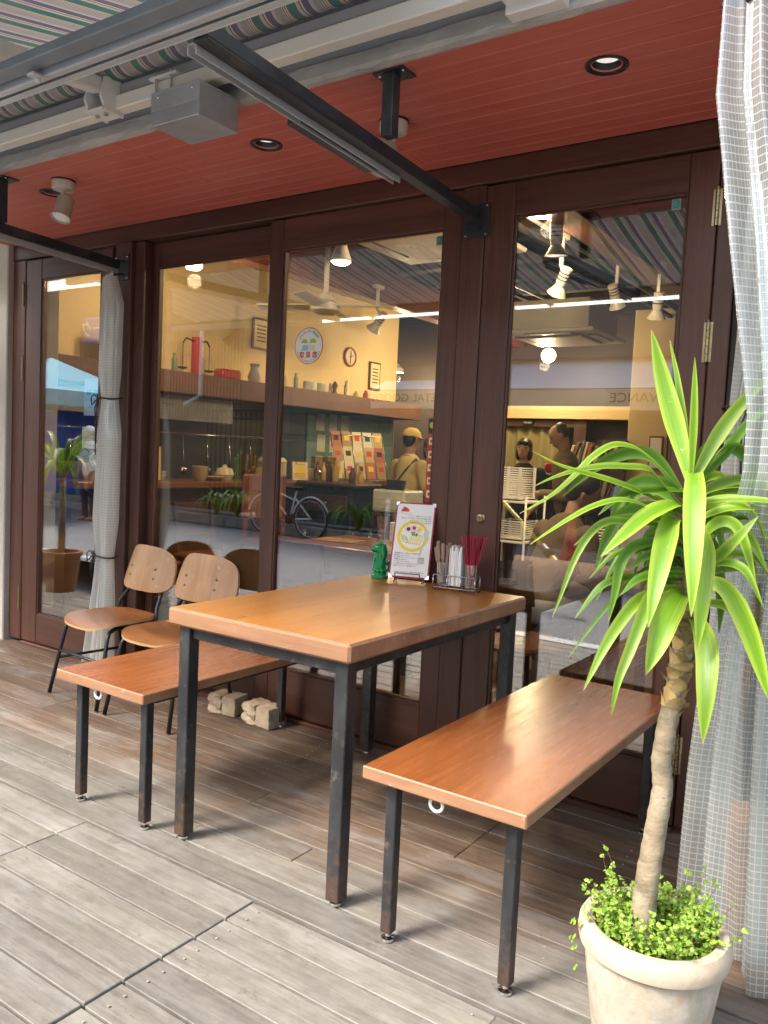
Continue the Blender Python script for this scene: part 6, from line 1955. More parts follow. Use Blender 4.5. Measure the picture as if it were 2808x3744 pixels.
# ------------------------------------------------------------------ people
def blob(shapes, voxel=.014, smooth=6):
    mb = MB()
    for s_ in shapes:
        if s_[0] == 'e':
            _, c_, r_, *rt = s_; mb.ball(c_, 1.0, 18, 12, r_, rt[0] if rt else None)
        else:
            _, P_, rs = s_
            path = bez(P_, 4 * (len(P_) - 1)); n_ = len(path)
            rr_ = []
            for i in range(n_):
                f = i / (n_ - 1) * (len(rs) - 1); k = min(int(f), len(rs) - 2); rr_.append(rs[k] + (rs[k + 1] - rs[k]) * (f - k))
            mb.tube(path, rr_, 14)
            for e_, r_ in ((path[0], rr_[0]), (path[-1], rr_[-1])): mb.ball(e_, r_ * .98, 12, 8)
    o = bpy.data.objects.new('blob', mb.mesh('blob')); C.objects.link(o)
    md = o.modifiers.new('r', 'REMESH'); md.mode = 'VOXEL'; md.voxel_size = voxel
    ms = o.modifiers.new('s', 'SMOOTH'); ms.iterations = smooth; ms.factor = .5
    dg = bpy.context.evaluated_depsgraph_get()
    me = bpy.data.meshes.new_from_object(o.evaluated_get(dg)); bpy.data.objects.remove(o)
    me.polygons.foreach_set('use_smooth', [True] * len(me.polygons))
    return me

M_SKIN = pm('skin', (.52, .30, .20), .92, 8, rough=.5, bump=.05)
M_HAIR = pm('black_hair', (.016, .013, .012), .6, 60, (1, 1, .2), rough=.4, bump=.4)
V = Vector

def person(label, loc, rz, H=1.62, shirt=M_INK, trousers=M_INK, hair=M_HAIR, arms=None, nod=0.0, turn=0.0, seated=False, sleeves=.5, cap=None, bald=False, group=None, bend=0.0, long_hair=False):
    """body faces -y in its own frame; feet at z=0"""
    k = H / 1.70
    hipz = .88 * k if not seated else .47 * k
    sh = hipz + .50 * k; hd = hipz + .73 * k
    B = Matrix.Rotation(bend, 3, 'X')
    def b_(x, y, z):           # lean the upper body forward about the hips
        q_ = B @ V((x * k, y * k, z - hipz)); return V((q_.x, q_.y, q_.z + hipz))
    neck = b_(0, .0, sh + .02 * k); headc = b_(0, -.015 - .02, hd + .01 * k)
    RH = Matrix.Rotation(turn, 3, 'Z') @ Matrix.Rotation(bend + nod, 3, 'X')
    def hp(x, y, z): return headc + RH @ V((x * k, y * k, z * k))
    sk = [('e', headc, (.076 * k, .095 * k, .105 * k), RH.to_euler()), ('e', hp(0, -.040, -.060), (.052 * k, .055 * k, .060 * k), RH.to_euler()),
          ('t', [neck - V((0, 0, .04 * k)), hp(0, .015, -.07)], [.056 * k, .052 * k]), ('e', hp(0, -.098, -.018), (.013 * k, .018 * k, .022 * k)), ('e', hp(0, -.086, -.002), (.009 * k, .012 * k, .028 * k)),
          ('e', hp(.078, .008, -.012), (.012 * k, .022 * k, .032 * k)), ('e', hp(-.078, .008, -.012), (.012 * k, .022 * k, .032 * k)), ('e', hp(0, -.088, -.062), (.026 * k, .010 * k, .008 * k)),
          ('t', [neck, b_(0, .01, hipz + .25 * k), V((0, 0, hipz))], [.06 * k, .11 * k, .11 * k])]
    A = arms or {1: [(.20, .0, sh - .02), (.24, .02, sh - .28), (.21, -.12, sh - .50)], -1: [(-.20, .0, sh - .02), (-.24, .02, sh - .28), (-.21, -.12, sh - .50)]}
    cl = [('t', [b_(0, .0, sh - .03 * k), b_(0, .0, hipz + .28 * k), b_(0, .0, hipz + .02)], [.130 * k, .140 * k, .138 * k]),
          ('e', b_(.0, .01, sh - .07 * k), (.185 * k, .105 * k, .10 * k), (B.to_euler())), ('e', b_(0, -.01, hipz + .30 * k), (.165 * k, .12 * k, .18 * k)), ('e', b_(0, 0, hipz + .06 * k), (.165 * k, .12 * k, .10 * k))]
    for s_ in (1, -1):
        P_ = [b_(*p) for p in A[s_]]
        sk.append(('t', P_, [.050 * k, .040 * k, .030 * k]))
        end = P_[-1]; dv = (P_[-1] - P_[-2]).normalized(); sd = dv.cross(V((0, 0, 1))); sd = sd.normalized() if sd.length > .01 else V((1, 0, 0)); up_ = sd.cross(dv)
        sk.append(('t', [end, end + dv * .05 * k], [.030 * k, .036 * k]))
        for q_ in range(4):
            base = end + dv * .075 * k + sd * ((q_ - 1.5) * .017 * k); ln_ = (.060, .070, .066, .050)[q_] * k
            sk.append(('t', [base, base + dv * ln_ * .6 - up_ * .008, base + dv * ln_ * .9 - up_ * .030 * k], [.0085, .008, .0075]))
        sk.append(('t', [end + dv * .03 * k + sd * (.03 * s_ * k), end + dv * .075 * k + sd * (.048 * s_ * k) - up_ * .015], [.010, .009]))
        mid = P_[0].lerp(P_[1], min(1, sleeves * 1.6)) if sleeves < .6 else None
        sl = [P_[0], P_[0].lerp(P_[1], .5), mid] if mid is not None else [P_[0], P_[1], P_[1].lerp(P_[2], .92)]
        cl.append(('t', sl, [.072 * k, .066 * k, .062 * k] if mid is not None else [.072 * k, .060 * k, .048 * k]))
    if not seated:
        tr_ = [('e', V((0, .0, hipz)), (.155 * k, .115 * k, .11 * k))] + [('t', [V((s_ * .085 * k, 0, hipz)), V((s_ * .10 * k, -.01, .48 * k)), V((s_ * .10 * k, .02, .07 * k))], [.092 * k, .070 * k, .058 * k]) for s_ in (1, -1)]
        sk += [('t', [V((s_ * .10 * k, .02, .10 * k)), V((s_ * .10 * k, -.0, .04 * k)), V((s_ * .105 * k, -.15 * k, .03 * k))], [.045 * k, .042 * k, .034 * k]) for s_ in (1, -1)]
    else:
        tr_ = [('e', V((0, .0, hipz)), (.165 * k, .13 * k, .11 * k))] + [('t', [V((s_ * .085 * k, 0, hipz - .01)), V((s_ * .10 * k, -.42 * k, hipz + .02)), V((s_ * .10 * k, -.44 * k, .07 * k))], [.098 * k, .074 * k, .055 * k]) for s_ in (1, -1)]
        sk += [('t', [V((s_ * .10 * k, -.42 * k, .10 * k)), V((s_ * .10 * k, -.44 * k, .04 * k)), V((s_ * .105 * k, -.58 * k, .03 * k))], [.042 * k, .040 * k, .032 * k]) for s_ in (1, -1)]
        sk.append(('t', [V((0, 0, hipz)), V((.1 * k, -.42 * k, hipz + .02)), V((.10 * k, -.44 * k, .1))], [.06, .05, .04])); sk.append(('t', [V((0, 0, hipz)), V((-.1 * k, -.42 * k, hipz + .02)), V((-.10 * k, -.44 * k, .1))], [.06, .05, .04]))
    if not seated:
        sk += [('t', [V((0, 0, hipz)), V((s_ * .10 * k, -.01, .48 * k)), V((s_ * .10 * k, .02, .08 * k))], [.07, .05, .04]) for s_ in (1, -1)]
    o = bpy.data.objects.new('person', blob(sk, .0085, 4)); C.objects.link(o); o.data.materials.append(M_SKIN)
    o.location = loc; o.rotation_euler = (0, 0, rz); props(o, label, 'person', group)
    def ch(name, me, mat):
        me.materials.append(mat); c_ = bpy.data.objects.new(name, me); C.objects.link(c_); c_.parent = o; return c_
    ch('shirt', blob(cl, .014, 5), shirt); ch('trousers', blob(tr_, .014, 5), trousers)
    if cap:
        hs = [('e', hp(0, .030, -.012), (.082 * k, .080 * k, .060 * k)), ('e', hp(0, .055, -.03), (.074 * k, .050 * k, .075 * k))]
    elif bald:
        hs = [('e', hp(0, .030, .010), (.084 * k, .084 * k, .080 * k)), ('e', hp(0, .045, .050), (.070 * k, .065 * k, .060 * k))]
    elif long_hair:
        hs = [('e', hp(0, .020, .030), (.090 * k, .100 * k, .092 * k)), ('e', hp(.062, .018, -.050), (.034 * k, .062 * k, .090 * k)), ('e', hp(-.062, .018, -.050), (.034 * k, .062 * k, .090 * k)), ('e', hp(0, .060, -.05), (.080 * k, .050 * k, .10 * k)), ('e', hp(0, -.070, .062), (.070 * k, .030 * k, .026 * k))]
    else:
        hs = [('e', hp(0, .020, .032), (.087 * k, .098 * k, .088 * k)), ('e', hp(0, .055, -.02), (.078 * k, .055 * k, .085 * k))]
    ch('hair', blob(hs, .010, 2), hair)
    eb = MB()
    for s_ in (1, -1):
        eb.ball(hp(s_ * .032, -.083, .006), .0115 * k, 8, 6, (1.3, .45, .55)); eb.ball(hp(s_ * .034, -.088, .030), .016 * k, 8, 5, (1.2, .4, .25))
    part('eyes', eb, M_INK, o, True)
    mo = MB(); mo.ball(hp(0, -.093, -.062), .022 * k, 10, 6, (1.1, .4, .32)); part('lips', mo, flat('lips', (.38, .13, .11), .5), o, True)
    if cap:
        cp = MB()
        cp.lathe([(.0, .112 * k), (.045 * k, .104 * k), (.080 * k, .075 * k), (.096 * k, .028 * k), (.097 * k, .012 * k), (.090 * k, .012 * k), (0, .09 * k)], n=24, sy=1.10)
        def BR(i, j): a = -math.pi + math.pi * i / 14; r_ = (.092 + .065 * (j / 4) * math.sin(-a)) * k; return (r_ * math.cos(a), r_ * math.sin(a) * 1.1 , (.022 - .012 * j / 4) * k)
        cp.grid(BR, 14, 4)
        cp.v = [tuple(headc + RH @ (V(v) + V((0, .018 * k, .0)))) for v in cp.v]
        part('cap', cp, cap, o, 'auto')
    return o

M_YTEE = pm('yellow_tshirt', (.68, .54, .24), .9, 10, rough=.85, bump=.2)
M_YCAP = pm('ochre_cap', (.60, .42, .12), .9, 14, rough=.8, bump=.2)
M_BTEE = pm('black_tshirt', (.018, .019, .023), .8, 10, rough=.85, bump=.2)
M_KHAKI = pm('khaki_shirt', (.28, .22, .11), .85, 10, rough=.85, bump=.2)
M_NAVY = pm('dark_denim', (.020, .028, .045), .8, 12, rough=.85, bump=.2)
def corduroy():
    t = NT('brown_corduroy'); v = t.coords('Object', (1, 1, .1), jitter=False)
    w = t.n('ShaderNodeTexWave'); w.inputs['Scale'].default_value = 60; w.inputs['Distortion'].default_value = 1.2; t.l(t.coords('Object', (1, .5, .15), (0, 0, .3), jitter=False), w.inputs[0])
    n1 = t.noise(v, 9, 4); col = t.mix(w.outputs['Fac'], (.22, .155, .095), (.38, .28, .18)); col = t.mix(t.math('MULTIPLY', n1, .4), col, (.16, .11, .07))
    t.set(Base_Color=col, Roughness=.9); t.bump(w.outputs['Fac'], .5, .004); return t.m
sh_ = 1.30
person('standing woman in a black lettered T-shirt beside the slatted crates', (-1.55, 4.95, FZ), R(12), 1.56, M_BTEE, M_NAVY, long_hair=True, sleeves=.55,
       arms={1: [(.18, 0, 1.24), (.25, .0, 1.00), (.16, -.20, .88)], -1: [(-.18, 0, 1.24), (-.24, .0, .98), (-.20, -.14, .80)]})
wt = bpy.data.objects['person']
for k, (s_, z_) in enumerate((('HAINANESE', 1.165), ('CHICKENRICE', 1.10), ('Mu-Hung', 1.035))):
    o = part('lettering', text_mesh(s_, .052, flat('shirt_print', (.72, .58, .32), .6), bold=.0012, extrude=.0), None, wt); o.matrix_local = Matrix.Translation((0, -.158 + .004 * k, z_)) @ Matrix.Rotation(R(0), 4, 'X') @ RS
person('older balding man in a khaki shirt looking down at his hands', (-1.02, 4.90, FZ), R(-62), 1.72, M_KHAKI, M_NAVY, pm('grey_hair', (.06, .055, .05), .7, 50, rough=.5), bald=True, nod=R(24), bend=R(8), sleeves=.9,
       arms={1: [(.19, 0, 1.32), (.25, -.02, 1.06), (.06, -.26, 1.08)], -1: [(-.19, 0, 1.32), (-.25, -.02, 1.06), (-.05, -.27, 1.08)]})
pc_ = person('customer in ochre cap and yellow T-shirt seen from behind', (-2.30, 3.95, FZ), R(165), 1.60, M_YTEE, M_NAVY, cap=M_YCAP, nod=R(8), sleeves=.5,
       arms={1: [(.19, 0, 1.26), (.27, -.02, 1.02), (.20, -.24, .98)], -1: [(-.19, 0, 1.26), (-.26, -.02, 1.02), (-.18, -.22, .92)]})
M_RTRIM = flat('red_trim', (.42, .06, .03), .7)
tm_ = MB(); tm_.tube([(.072 * math.cos(a), .005 + .066 * math.sin(a), 1.345 + .012 * math.sin(a)) for a in [k * .314 for k in range(20)]], .009, 6, closed=True); part('collar_trim', tm_, M_RTRIM, pc_, True)
st_b = MB(); st_b.tube([(-.12, .02, 1.33), (-.08, .115, 1.22), (.04, .148, 1.06), (.14, .10, .93), (.15, 0, .90), (.06, -.15, 1.02), (-.08, -.13, 1.20), (-.12, .02, 1.33)], .009, 6); part('shoulder_strap', st_b, M_INK, pc_, True)
person('shop hand with dark hair half hidden behind the capped customer', (-2.45, 4.60, FZ), R(20), 1.52, M_BTEE, M_NAVY, nod=R(18), long_hair=True)
sm_ = person('seated man in a brown corduroy jacket with his back to the glass', (.02, 1.86, FZ), R(150), 1.74, corduroy(), pm('pale_trousers', (.55, .55, .56), .85, 8, rough=.85), pm('short_hair', (.045, .035, .028), .7, 60, rough=.5, bump=.4), seated=True, bend=R(22), nod=R(6), turn=R(-35), sleeves=.95,
       arms={1: [(.20, 0, .96), (.27, -.10, .74), (.10, -.36, .74)], -1: [(-.20, 0, .96), (-.27, -.10, .74), (-.12, -.38, .74)]})
ssx = thing('stool', 'dark stool under the man in the brown jacket', 'stool', (.02, 1.86, FZ))
b_ = MB(); b_.box((0, 0, .335), (.38, .36, .04), .012); part('seat', b_, M_DWOOD, ssx)
for sx in (-1, 1):
    for sy in (-1, 1): b_ = MB(); b_.box((sx * .15, sy * .14, .157), (.036, .036, .314), .004); part('leg', b_, M_DWOOD, ssx)

# ------------------------------------------------------------------ the street that shows in the panes
M_PAVE = pm('paving', (.36, .34, .31), .8, 8, rough=.85, bump=.3)
pv = struct('pavement', MB().span((-24, -7.6, -.2), (10, -6.47, .055)), pm('paving_bed', (.22, .20, .18), .8, 8, rough=.9))
ptm = MB().box((0, 0, 0), (.292, .192, .03), .004).mesh('paving_slab', M_PAVE)
for i in range(34):
    for j in range(5):
        part('paving_slab', ptm, None, pv, loc=(-7.9 + .30 * i + .15 * (j % 2), -6.585 - .20 * j, .058))
kb_ = struct('kerb', MB().span((-24, -6.468, -.2), (10, -6.33, -.005)), MATS['paving_bed'])
km = MB().box((0, 0, 0), (.594, .15, .12), .012).mesh('kerbstone', pm('kerb_concrete', (.44, .43, .40), .75, 12, rough=.9, bump=.4))
for i in range(28): part('kerbstone', km, None, kb_, loc=(-12 + .60 * i, -6.395, .005))

def strap_clump(label, x, y, z, n_, length, seed, name='clump_plant', flower=False):
    t = thing(name, label, 'plant', (x, y, z), 0, 'strap-leaved plants along the far kerb'); r_ = random.Random(seed)
    for k in range(n_):
        a = r_.uniform(0, 2 * math.pi); el = r_.uniform(.25, 1.0); L_ = length * r_.uniform(.7, 1.1)
        dx, dy = math.cos(a), math.sin(a)
        P_ = [V((dx * .02, dy * .02, 0)), V((dx * L_ * .28 * (1.2 - el), dy * L_ * .28 * (1.2 - el), L_ * .45)), V((dx * L_ * .60 * (1.3 - el * .7), dy * L_ * .60 * (1.3 - el * .7), L_ * (.35 + .35 * el))), V((dx * L_ * .85, dy * L_ * .85, L_ * (.05 + .5 * el * el)))]
        part('leaf', leaf(P_, .036, V((-dy, dx, 0)), n=10), M_LEAFS if k % 3 else M_LEAF, t, True)
    if flower:
        for k in range(3): b_ = MB(); b_.tube([(.05 * k - .05, 0, .1), (.06 * k - .06, .02, length * 1.5 + .05 * k)], .006, 5); b_.ball((.06 * k - .06, .02, length * 1.5 + .05 * k), .018, 8, 6); part('flower_stalk', b_, M_LEAF, t, True)
    return t
M_LEAFS = leaf_mat('clump_leaf', (.06, .21, .03), (.18, .40, .06), trans=.3)
pbx = thing('planter', 'low stone-edged planter along the far kerb', 'planter', (-6.1, -6.50, -.034))
ksm = MB().box((0, 0, 0), (.295, .12, .17), .015).mesh('edging_stone', pm('edging_stone', (.30, .28, .25), .7, 14, rough=.9, bump=.5))
for i in range(17): part('edging_stone', ksm, None, pbx, loc=(-8.25 + .30 * i + 6.1, .21, .085))
b_ = MB(); b_.span((-8.4, -6.74, .0), (-3.3, -6.352, .115)); part('soil', b_, MATS['potting_soil'], pbx, world=True)
for k, (x_, lab) in enumerate(((-7.65, 'dry-tipped strap-leaved plant at the tiled end of the planter'), (-7.20, 'bushy strap-leaved plant with flower stalks in the planter'), (-6.75, 'strap-leaved plant beside the bicycle wheel in the planter'), (-4.75, 'broad strap-leaved plant in the planter behind the bicycle'))):
    strap_clump(lab, x_, -6.52, .112, 44, .62, 20 + k, flower=(k == 1))
wp = thing('white_pot', 'square white plant pot behind the bollards', 'pot', (-4.15, -6.75, .075))
b_ = MB(); b_.lathe([(0, 0), (.14, 0), (.20, .34), (.185, .34), (.15, .28), (0, .28)], n=4); part('body', b_, M_WHITEPAINT, wp)
strap_clump('dark strap-leaved plant in the square white pot', -4.15, -6.75, .355, 36, .50, 77)
for k, (u_, lab) in enumerate(((838, 'white bollard with ball top nearest the bicycle'), (876, 'white bollard with ball top nearest the glass middle post'))):
    p_ = mir(u_, 1082, 6.0); t = thing('bollard', lab, 'bollard', (p_.x, -6.0, -.035), 0, 'white ball-topped bollards in the street')
    b_ = MB(); b_.lathe([(0, 0), (.13, 0), (.13, .03), (.05, .05), (.034, .06), (.034, .57), (.020, .58), (.020, .60), (0, .60)], n=18); part('post', b_, M_WHITEPAINT, t, 'auto')
    b_ = MB(); b_.ball((0, 0, .635), .038, 14, 10); part('ball', b_, M_WHITEPAINT, t, True)

def bicycle(label, x, y, z, rz):
    t = thing('bicycle', label, 'bicycle', (x, y, z), rz)
    for wx in (-.52, .52):
        b_ = MB(); b_.tube([(wx + .32 * math.cos(a), 0, .33 + .32 * math.sin(a)) for a in [k * 2 * math.pi / 36 for k in range(36)]], .018, 8, closed=True); w_ = part('wheel', b_, M_BLACK, t, True)
        b_ = MB(); b_.tube([(wx + .30 * math.cos(a), 0, .33 + .30 * math.sin(a)) for a in [k * 2 * math.pi / 36 for k in range(36)]], .008, 6, closed=True)
        for k in range(14): a = k * math.pi / 7; b_.tube([(wx, .02 * (-1) ** k, .33), (wx + .30 * math.cos(a), 0, .33 + .30 * math.sin(a))], .0015, 3)
        part('rim', b_, M_CHROME, w_, True)
        b_ = MB(); b_.tube([(wx + .36 * math.cos(a), 0, .33 + .36 * math.sin(a)) for a in [R(10) + k * R(150) / 12 for k in range(13)]], .016, 6); part('mudguard', b_, M_WHITEPAINT, t, True)
    b_ = MB()
    for p_, q_ in (((-.52, 0, .33), (-.10, 0, .30)), ((-.10, 0, .30), (-.22, 0, .78)), ((-.52, 0, .33), (-.19, 0, .66)), ((-.10, 0, .30), (.36, 0, .72)), ((-.19, 0, .62), (.34, 0, .78)), ((.36, 0, .70), (.33, 0, .86)), ((.36, 0, .70), (.52, 0, .33))): b_.tube([p_, q_], .016, 8)
    part('frame', b_, M_WHITEPAINT, t, True)
    b_ = MB(); b_.ball((-.24, 0, .82), .13, 12, 8, (1, .62, .28)); part('saddle', b_, M_BLACK, t, True)
    b_ = MB(); b_.tube([(.20, -.27, .98), (.30, -.20, 1.0), (.34, 0, .95), (.30, .20, 1.0), (.20, .27, .98)], .011, 8); part('handlebar', b_, M_CHROME, t, True)
    b_ = MB(); b_.box((.58, 0, .84), (.26, .34, .22), .01); part('basket', b_, pm('basket_grey', (.10, .10, .10), .7, 30, rough=.6), t)
    b_ = MB(); b_.tube([(-.10, -.08, .30), (-.02, -.10, .18)], .010, 6); b_.box((-.02, -.13, .18), (.09, .06, .02), .004); b_.lathe([(.09, -.03), (.09, -.028)], (-.10, 0, .30), 20, axis=(0, 1, 0)); part('crank', b_, M_BLACK, t, True)
    return t
bp = mir(650, 1068, 6.15)
bicycle('white town bicycle parked beside the planter', bp.x - .28, -6.16, -.035, R(176)).scale = (.86, .86, .86)
cnp = mir(1215, 1205, 5.2)
cn = thing('traffic_cone', 'red traffic cone in the street', 'cone', (cnp.x, -5.4, -.033))
b_ = MB(); b_.box((0, 0, .015), (.36, .36, .03), .006); part('base', b_, flat('cone_red', (.60, .05, .04), .5), cn)
b_ = MB(); b_.lathe([(.14, .03), (.135, .05), (.03, .68), (.0, .69)], n=24); part('body', b_, MATS['cone_red'], cn, 'auto')
pole = thing('yellow_pole', 'yellow and black pole leaning across the street cone', 'pole', mir(1262, 1297, 3.6))
pa, pb_, pcn = mir(1262, 1297, 3.6), mir(1192, 1204, 3.9), mir(1078, 1072, 4.4)
b_ = MB(); b_.tube([pa, pb_], .034, 12); part('lower_tube', b_, flat('safety_yellow', (.75, .50, .02), .4), pole, True, world=True)
b_ = MB(); b_.tube([pb_, pb_.lerp(pcn, .16)], .038, 12); part('collar', b_, M_BLACK, pole, True, world=True)
b_ = MB(); b_.tube([pb_.lerp(pcn, .16), pcn], .020, 12); part('upper_tube', b_, MATS['safety_yellow'], pole, True, world=True)
# scalloped sign board on legs (reads the right way in the street)
sbp = mir(1350, 1258, 5.5)
sb = thing('sign_board', 'white scalloped sign board with handwritten lines in the street', 'sign', (sbp.x, -5.6, -.033), R(180))
ol = [(-.21, .12), (-.10, .10), (-.06, .30), (.06, .30), (.10, .10), (.21, .12), (.23, .9), (.19, 1.04), (.11, 1.0), (0, 1.08), (-.11, 1.0), (-.19, 1.04), (-.23, .9)]
b_ = MB(); b_.prism(ol, .02, frame_rot((1, 0, 0), (0, 0, 1)).to_4x4()); part('board', b_, M_WHITEPAINT, sb)
for k, (s_, z_) in enumerate((('Hair & Make', .92), ('カット ¥3,500', .80), ('パーマ ¥6,800', .70), ('カラー ¥4,900', .60), ('TEL 03-', .46), ('Please', .37))):
    o = part('lettering', text_mesh(s_, .062, M_INK), None, sb); o.matrix_local = Matrix.Translation((0, -.0112, z_)) @ RS
for sx in (-1, 1): b_ = MB(); b_.bar((sx * .15, .0, 0), (sx * .15, .0, .125), .03, .02); part('leg', b_, M_DWOOD, sb)

# shop across the street
ob = thing('shop_across', 'shop across the street with white awning, cream fascia lettering and tiled pier', 'building', (-3, -8, -.05))
M_OPPW = pm('opp_wall', (.20, .19, .18), .85, 3, rough=.8)
Pw(ob, 'upper_wall', (-7.6, -9.0, 2.62), (4.0, -7.75, 3.3), pm('grey_siding', (.13, .13, .135), .8, 3, (.1, 1, 4), rough=.7), .01)
Pw(ob, 'shop_front', (-3.9, -9.0, -.05), (4.0, -8.2, 2.6), pm('dim_front', (.05, .045, .04), .7, 2, rough=.5), .01)
Pw(ob, 'fascia', (-5.15, -7.30, 1.885), (4.0, -7.24, 2.150), pm('cream_fascia', (.68, .58, .42), .92, 3, rough=.6), .004)
b_ = MB(); b_.add([(-5.15, -7.22, 2.155), (4.0, -7.22, 2.155), (4.0, -7.95, 2.62), (-4.75, -7.95, 2.62), (-5.15, -7.22, 2.165), (4.0, -7.22, 2.165), (4.0, -7.95, 2.632), (-4.75, -7.95, 2.632)], [(3, 2, 1, 0), (4, 5, 6, 7), (0, 1, 5, 4), (1, 2, 6, 5), (2, 3, 7, 6), (3, 0, 4, 7)])
part('awning', b_, pm('white_awning', (.72, .74, .80), .95, 3, rough=.7), ob, world=True)
Pw(ob, 'soffit', (-5.1, -8.2, 1.90), (4.0, -7.302, 1.95), pm('cream_soffit', (.46, .36, .20), .9, 3, rough=.7), 0)
for s_, u_ in (('METAL GOODS', 950), ('ADVANCE', 1392)):
    p_ = mir(u_, 845, 7.22); o = part('lettering', text_mesh(s_, .165, flat('sign_bronze', (.13, .075, .02), .5), extrude=.004, sx=1.12), None, ob)
    o.matrix_local = Matrix.Translation(Vector((p_.x - (.55 if s_[0] == 'M' else 0), -7.232, 2.035)) - Vector(ob.location)) @ frame_rot((-1, 0, 0), (0, 0, 1)).to_4x4()
Pw(ob, 'pier', (-7.5, -8.6, -.05), (-3.95, -7.46, 2.6), pm('pier_bed', (.08, .08, .075), .8, 6, rough=.8), .004)
tm2 = MB().box((0, 0, 0), (.585, .012, .345), .004).mesh('tile', pm('stone_tile', (.085, .10, .09), .8, 5, rough=.3, rand=.14, bump=.1))
for i in range(6):
    for j in range(7): part('tile', tm2, None, ob, loc=(-7.18 + .592 * i + 3, -7.452 + 8, .22 + .352 * j + .05))
for k in range(3):
    b_ = MB(); b_.span((-2.9 + 2.1 * k, -8.19, .0), (-1.1 + 2.1 * k, -8.16, 1.80), .004); w_ = part('window', b_, pm('shop_window', (.05, .06, .06), .8, 4, rough=.1), ob, world=True)
    b_ = MB(); b_.span((-2.95 + 2.1 * k, -8.158, .0), (-2.88 + 2.1 * k, -8.12, 1.86), .004); part('frame', b_, M_DWOOD, w_, world=True)
# house to the left with corrugated brown siding
nh = thing('neighbour_house', 'house across the street clad in brown corrugated siding with a sign box', 'building', (-12, -8, -.05))
Pw(nh, 'wall', (-22, -11.0, -.05), (-9.2, -8.6, 4.6), pm('brown_wall', (.26, .14, .085), .85, 3, rough=.7), .01)
cm2 = MB().box((0, 0, 0), (.055, .03, 1.9), .006).mesh('siding_rib', pm('brown_rib', (.30, .16, .10), .85, 3, rough=.6))
for i in range(80): part('siding_rib', cm2, None, nh, loc=(-16.4 + .09 * i + 12, -8.585 + 8, 2.75))
b_ = MB(); p_ = mir(100, 708, 6.9); b_.box((p_.x, -8.35, 3.55), (1.3, .3, .55), .02); sg_ = part('sign_box', b_, flat('sign_blue', (.03, .10, .45), .4), nh, world=True)
o = part('lettering', text_mesh('Kトーク', .40, M_PAPER, bold=.004), None, nh); o.matrix_local = Matrix.Translation(Vector((p_.x, -8.19, 3.55)) - Vector(nh.location)) @ frame_rot((-1, 0, 0), (0, 0, 1)).to_4x4()
b_ = MB(); b_.tube([(-10.2, -8.45, 4.6), (-10.2, -8.45, 2.2), (-10.6, -8.40, 2.0)], .05, 10); part('drainpipe', b_, M_WHITEPAINT, nh, True, world=True)
b_ = MB(); b_.lathe([(0, 0), (.35, 0), (.35, .1), (0, .1)], (-9.65, -8.5, 3.6), 28, axis=(0, 1, 0)); part('vent_fan', b_, M_CWOOD, nh, 'auto', world=True)
gap = thing('garage_fence', 'white wall and dark railing in the gap beside the tiled pier', 'fence', (-8.4, -8.4, -.05))
Pw(gap, 'wall', (-9.19, -9.4, -.05), (-7.52, -9.2, 2.3), pm('pale_wall', (.62, .64, .65), .9, 3, rough=.7), 0)
for i in range(13): b_ = MB(); b_.span((-9.1 + .12 * i, -7.62, .1), (-9.085 + .12 * i, -7.60, 1.85)); part('bar', b_, M_BLACK, gap, world=True)
for z_ in (.15, 1.70, 1.84): b_ = MB(); b_.span((-9.15, -7.63, z_), (-7.55, -7.59, z_ + .03)); part('rail', b_, M_BLACK, gap, world=True)
tn = thing('market_tent', 'turquoise pop-up tent across the street', 'tent', (-10.7, -5.6, -.035))
b_ = MB(); tp_ = V((0, 0, 2.62))
cs_ = [V((-1.2, -1.1, 2.02)), V((1.2, -1.1, 2.02)), V((1.2, 1.1, 2.02)), V((-1.2, 1.1, 2.02))]
for i in range(4): b_.add([cs_[i], cs_[(i + 1) % 4], tp_], [(0, 1, 2)]); b_.add([cs_[i], cs_[(i + 1) % 4], cs_[(i + 1) % 4] - V((0, 0, .24)), cs_[i] - V((0, 0, .24))], [(0, 3, 2, 1)])
part('canopy', b_, flat('turquoise_canvas', (.03, .42, .60), .7), tn)
for c_ in cs_: b_ = MB(); b_.tube([c_, V((c_.x, c_.y, 0))], .02, 8); part('pole', b_, M_WHITEPAINT, tn, True)
bn2 = thing('blue_banner', 'deep blue cloth banner hanging under the tent', 'banner', (-10.8, -6.4, -.035))
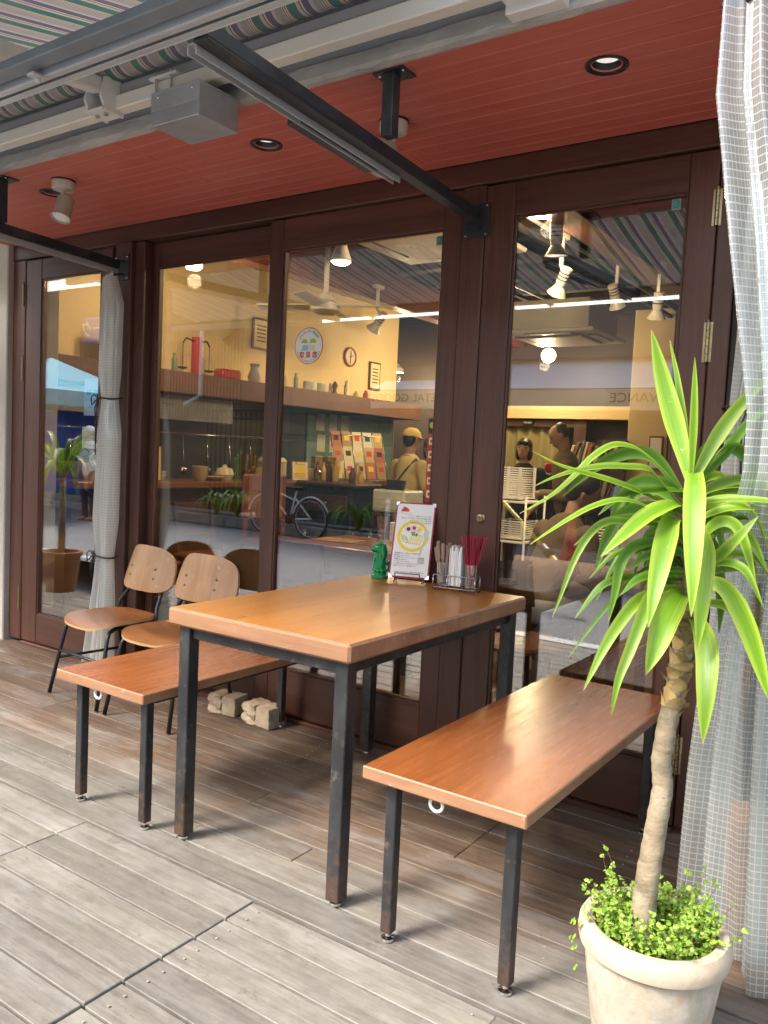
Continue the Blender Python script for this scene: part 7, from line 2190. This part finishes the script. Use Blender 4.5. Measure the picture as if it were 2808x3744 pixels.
b_ = MB(); b_.grid(lambda i, j: (-1.4 + 2.8 * i / 30, .03 * math.sin(i * .9), .25 + 1.5 * j / 4), 30, 4); part('cloth', b_, flat('banner_blue', (.015, .07, .42), .8), bn2, True)
b_ = MB(); b_.tube([(-1.4, 0, 1.75), (1.4, 0, 1.75)], .015, 8); part('rod', b_, M_WIREB, bn2, True)
for sx in (-1, 1): b_ = MB(); b_.tube([(sx * 1.4, 0, 0), (sx * 1.4, 0, 1.76)], .018, 8); part('pole', b_, M_WIREB, bn2, True)
b_ = MB(); b_.tube([(-.3, .05, 1.15), (-.15, .06, 1.3), (.0, .06, 1.25), (.1, .06, 1.05)], .03, 8); part('motif', b_, M_PAPER, bn2, True)
wpx = mir(195, 950, 5.2)
person('passer-by in white cap and white shirt across the street', (wpx.x, -5.2, -.035), R(170), 1.45, pm('white_cotton', (.80, .80, .80), .95, 8, rough=.85), M_NAVY, cap=MATS['white_cotton'])
# second potted plant at the plaster wall end of the deck
p2 = thing('corner_plant', 'second strap-leaved potted plant at the far end of the deck', 'plant', (-3.75, -1.15, .30))
r_ = random.Random(5)
b_ = MB(); b_.tube([(0, 0, -.02), (.02, .01, .35), (0, 0, .62)], [.03, .026, .022], 12); part('trunk', b_, MATS['yucca_bark'], p2, True)
for k in range(22):
    a = k * 2.4; el = r_.uniform(0, 1); L_ = r_.uniform(.38, .55); dx, dy = math.cos(a), math.sin(a)
    P_ = [V((0, 0, .60)), V((dx * L_ * .4, dy * L_ * .4, .60 + L_ * (.3 + .4 * el))), V((dx * L_ * .8, dy * L_ * .8, .60 + L_ * (.1 + .7 * el))), V((dx * L_ * 1.05, dy * L_ * 1.05, .60 + L_ * (-.35 + 1.3 * el)))]
    part('leaf', leaf(P_, .045, V((-dy, dx, 0)), n=12), M_LEAFD if k % 3 else M_LEAF, p2, True)
put('plant_pot', [(0, 0), (.11, 0), (.15, .28), (.165, .285), (.165, .32), (.14, .32), (.12, .28), (0, .27)], (-3.75, -1.15, 0), pm('orange_clay', (.42, .18, .08), .7, 7, rough=.85, bump=.3), 'clay pot under the second plant at the end of the deck', 'pot', n=32)
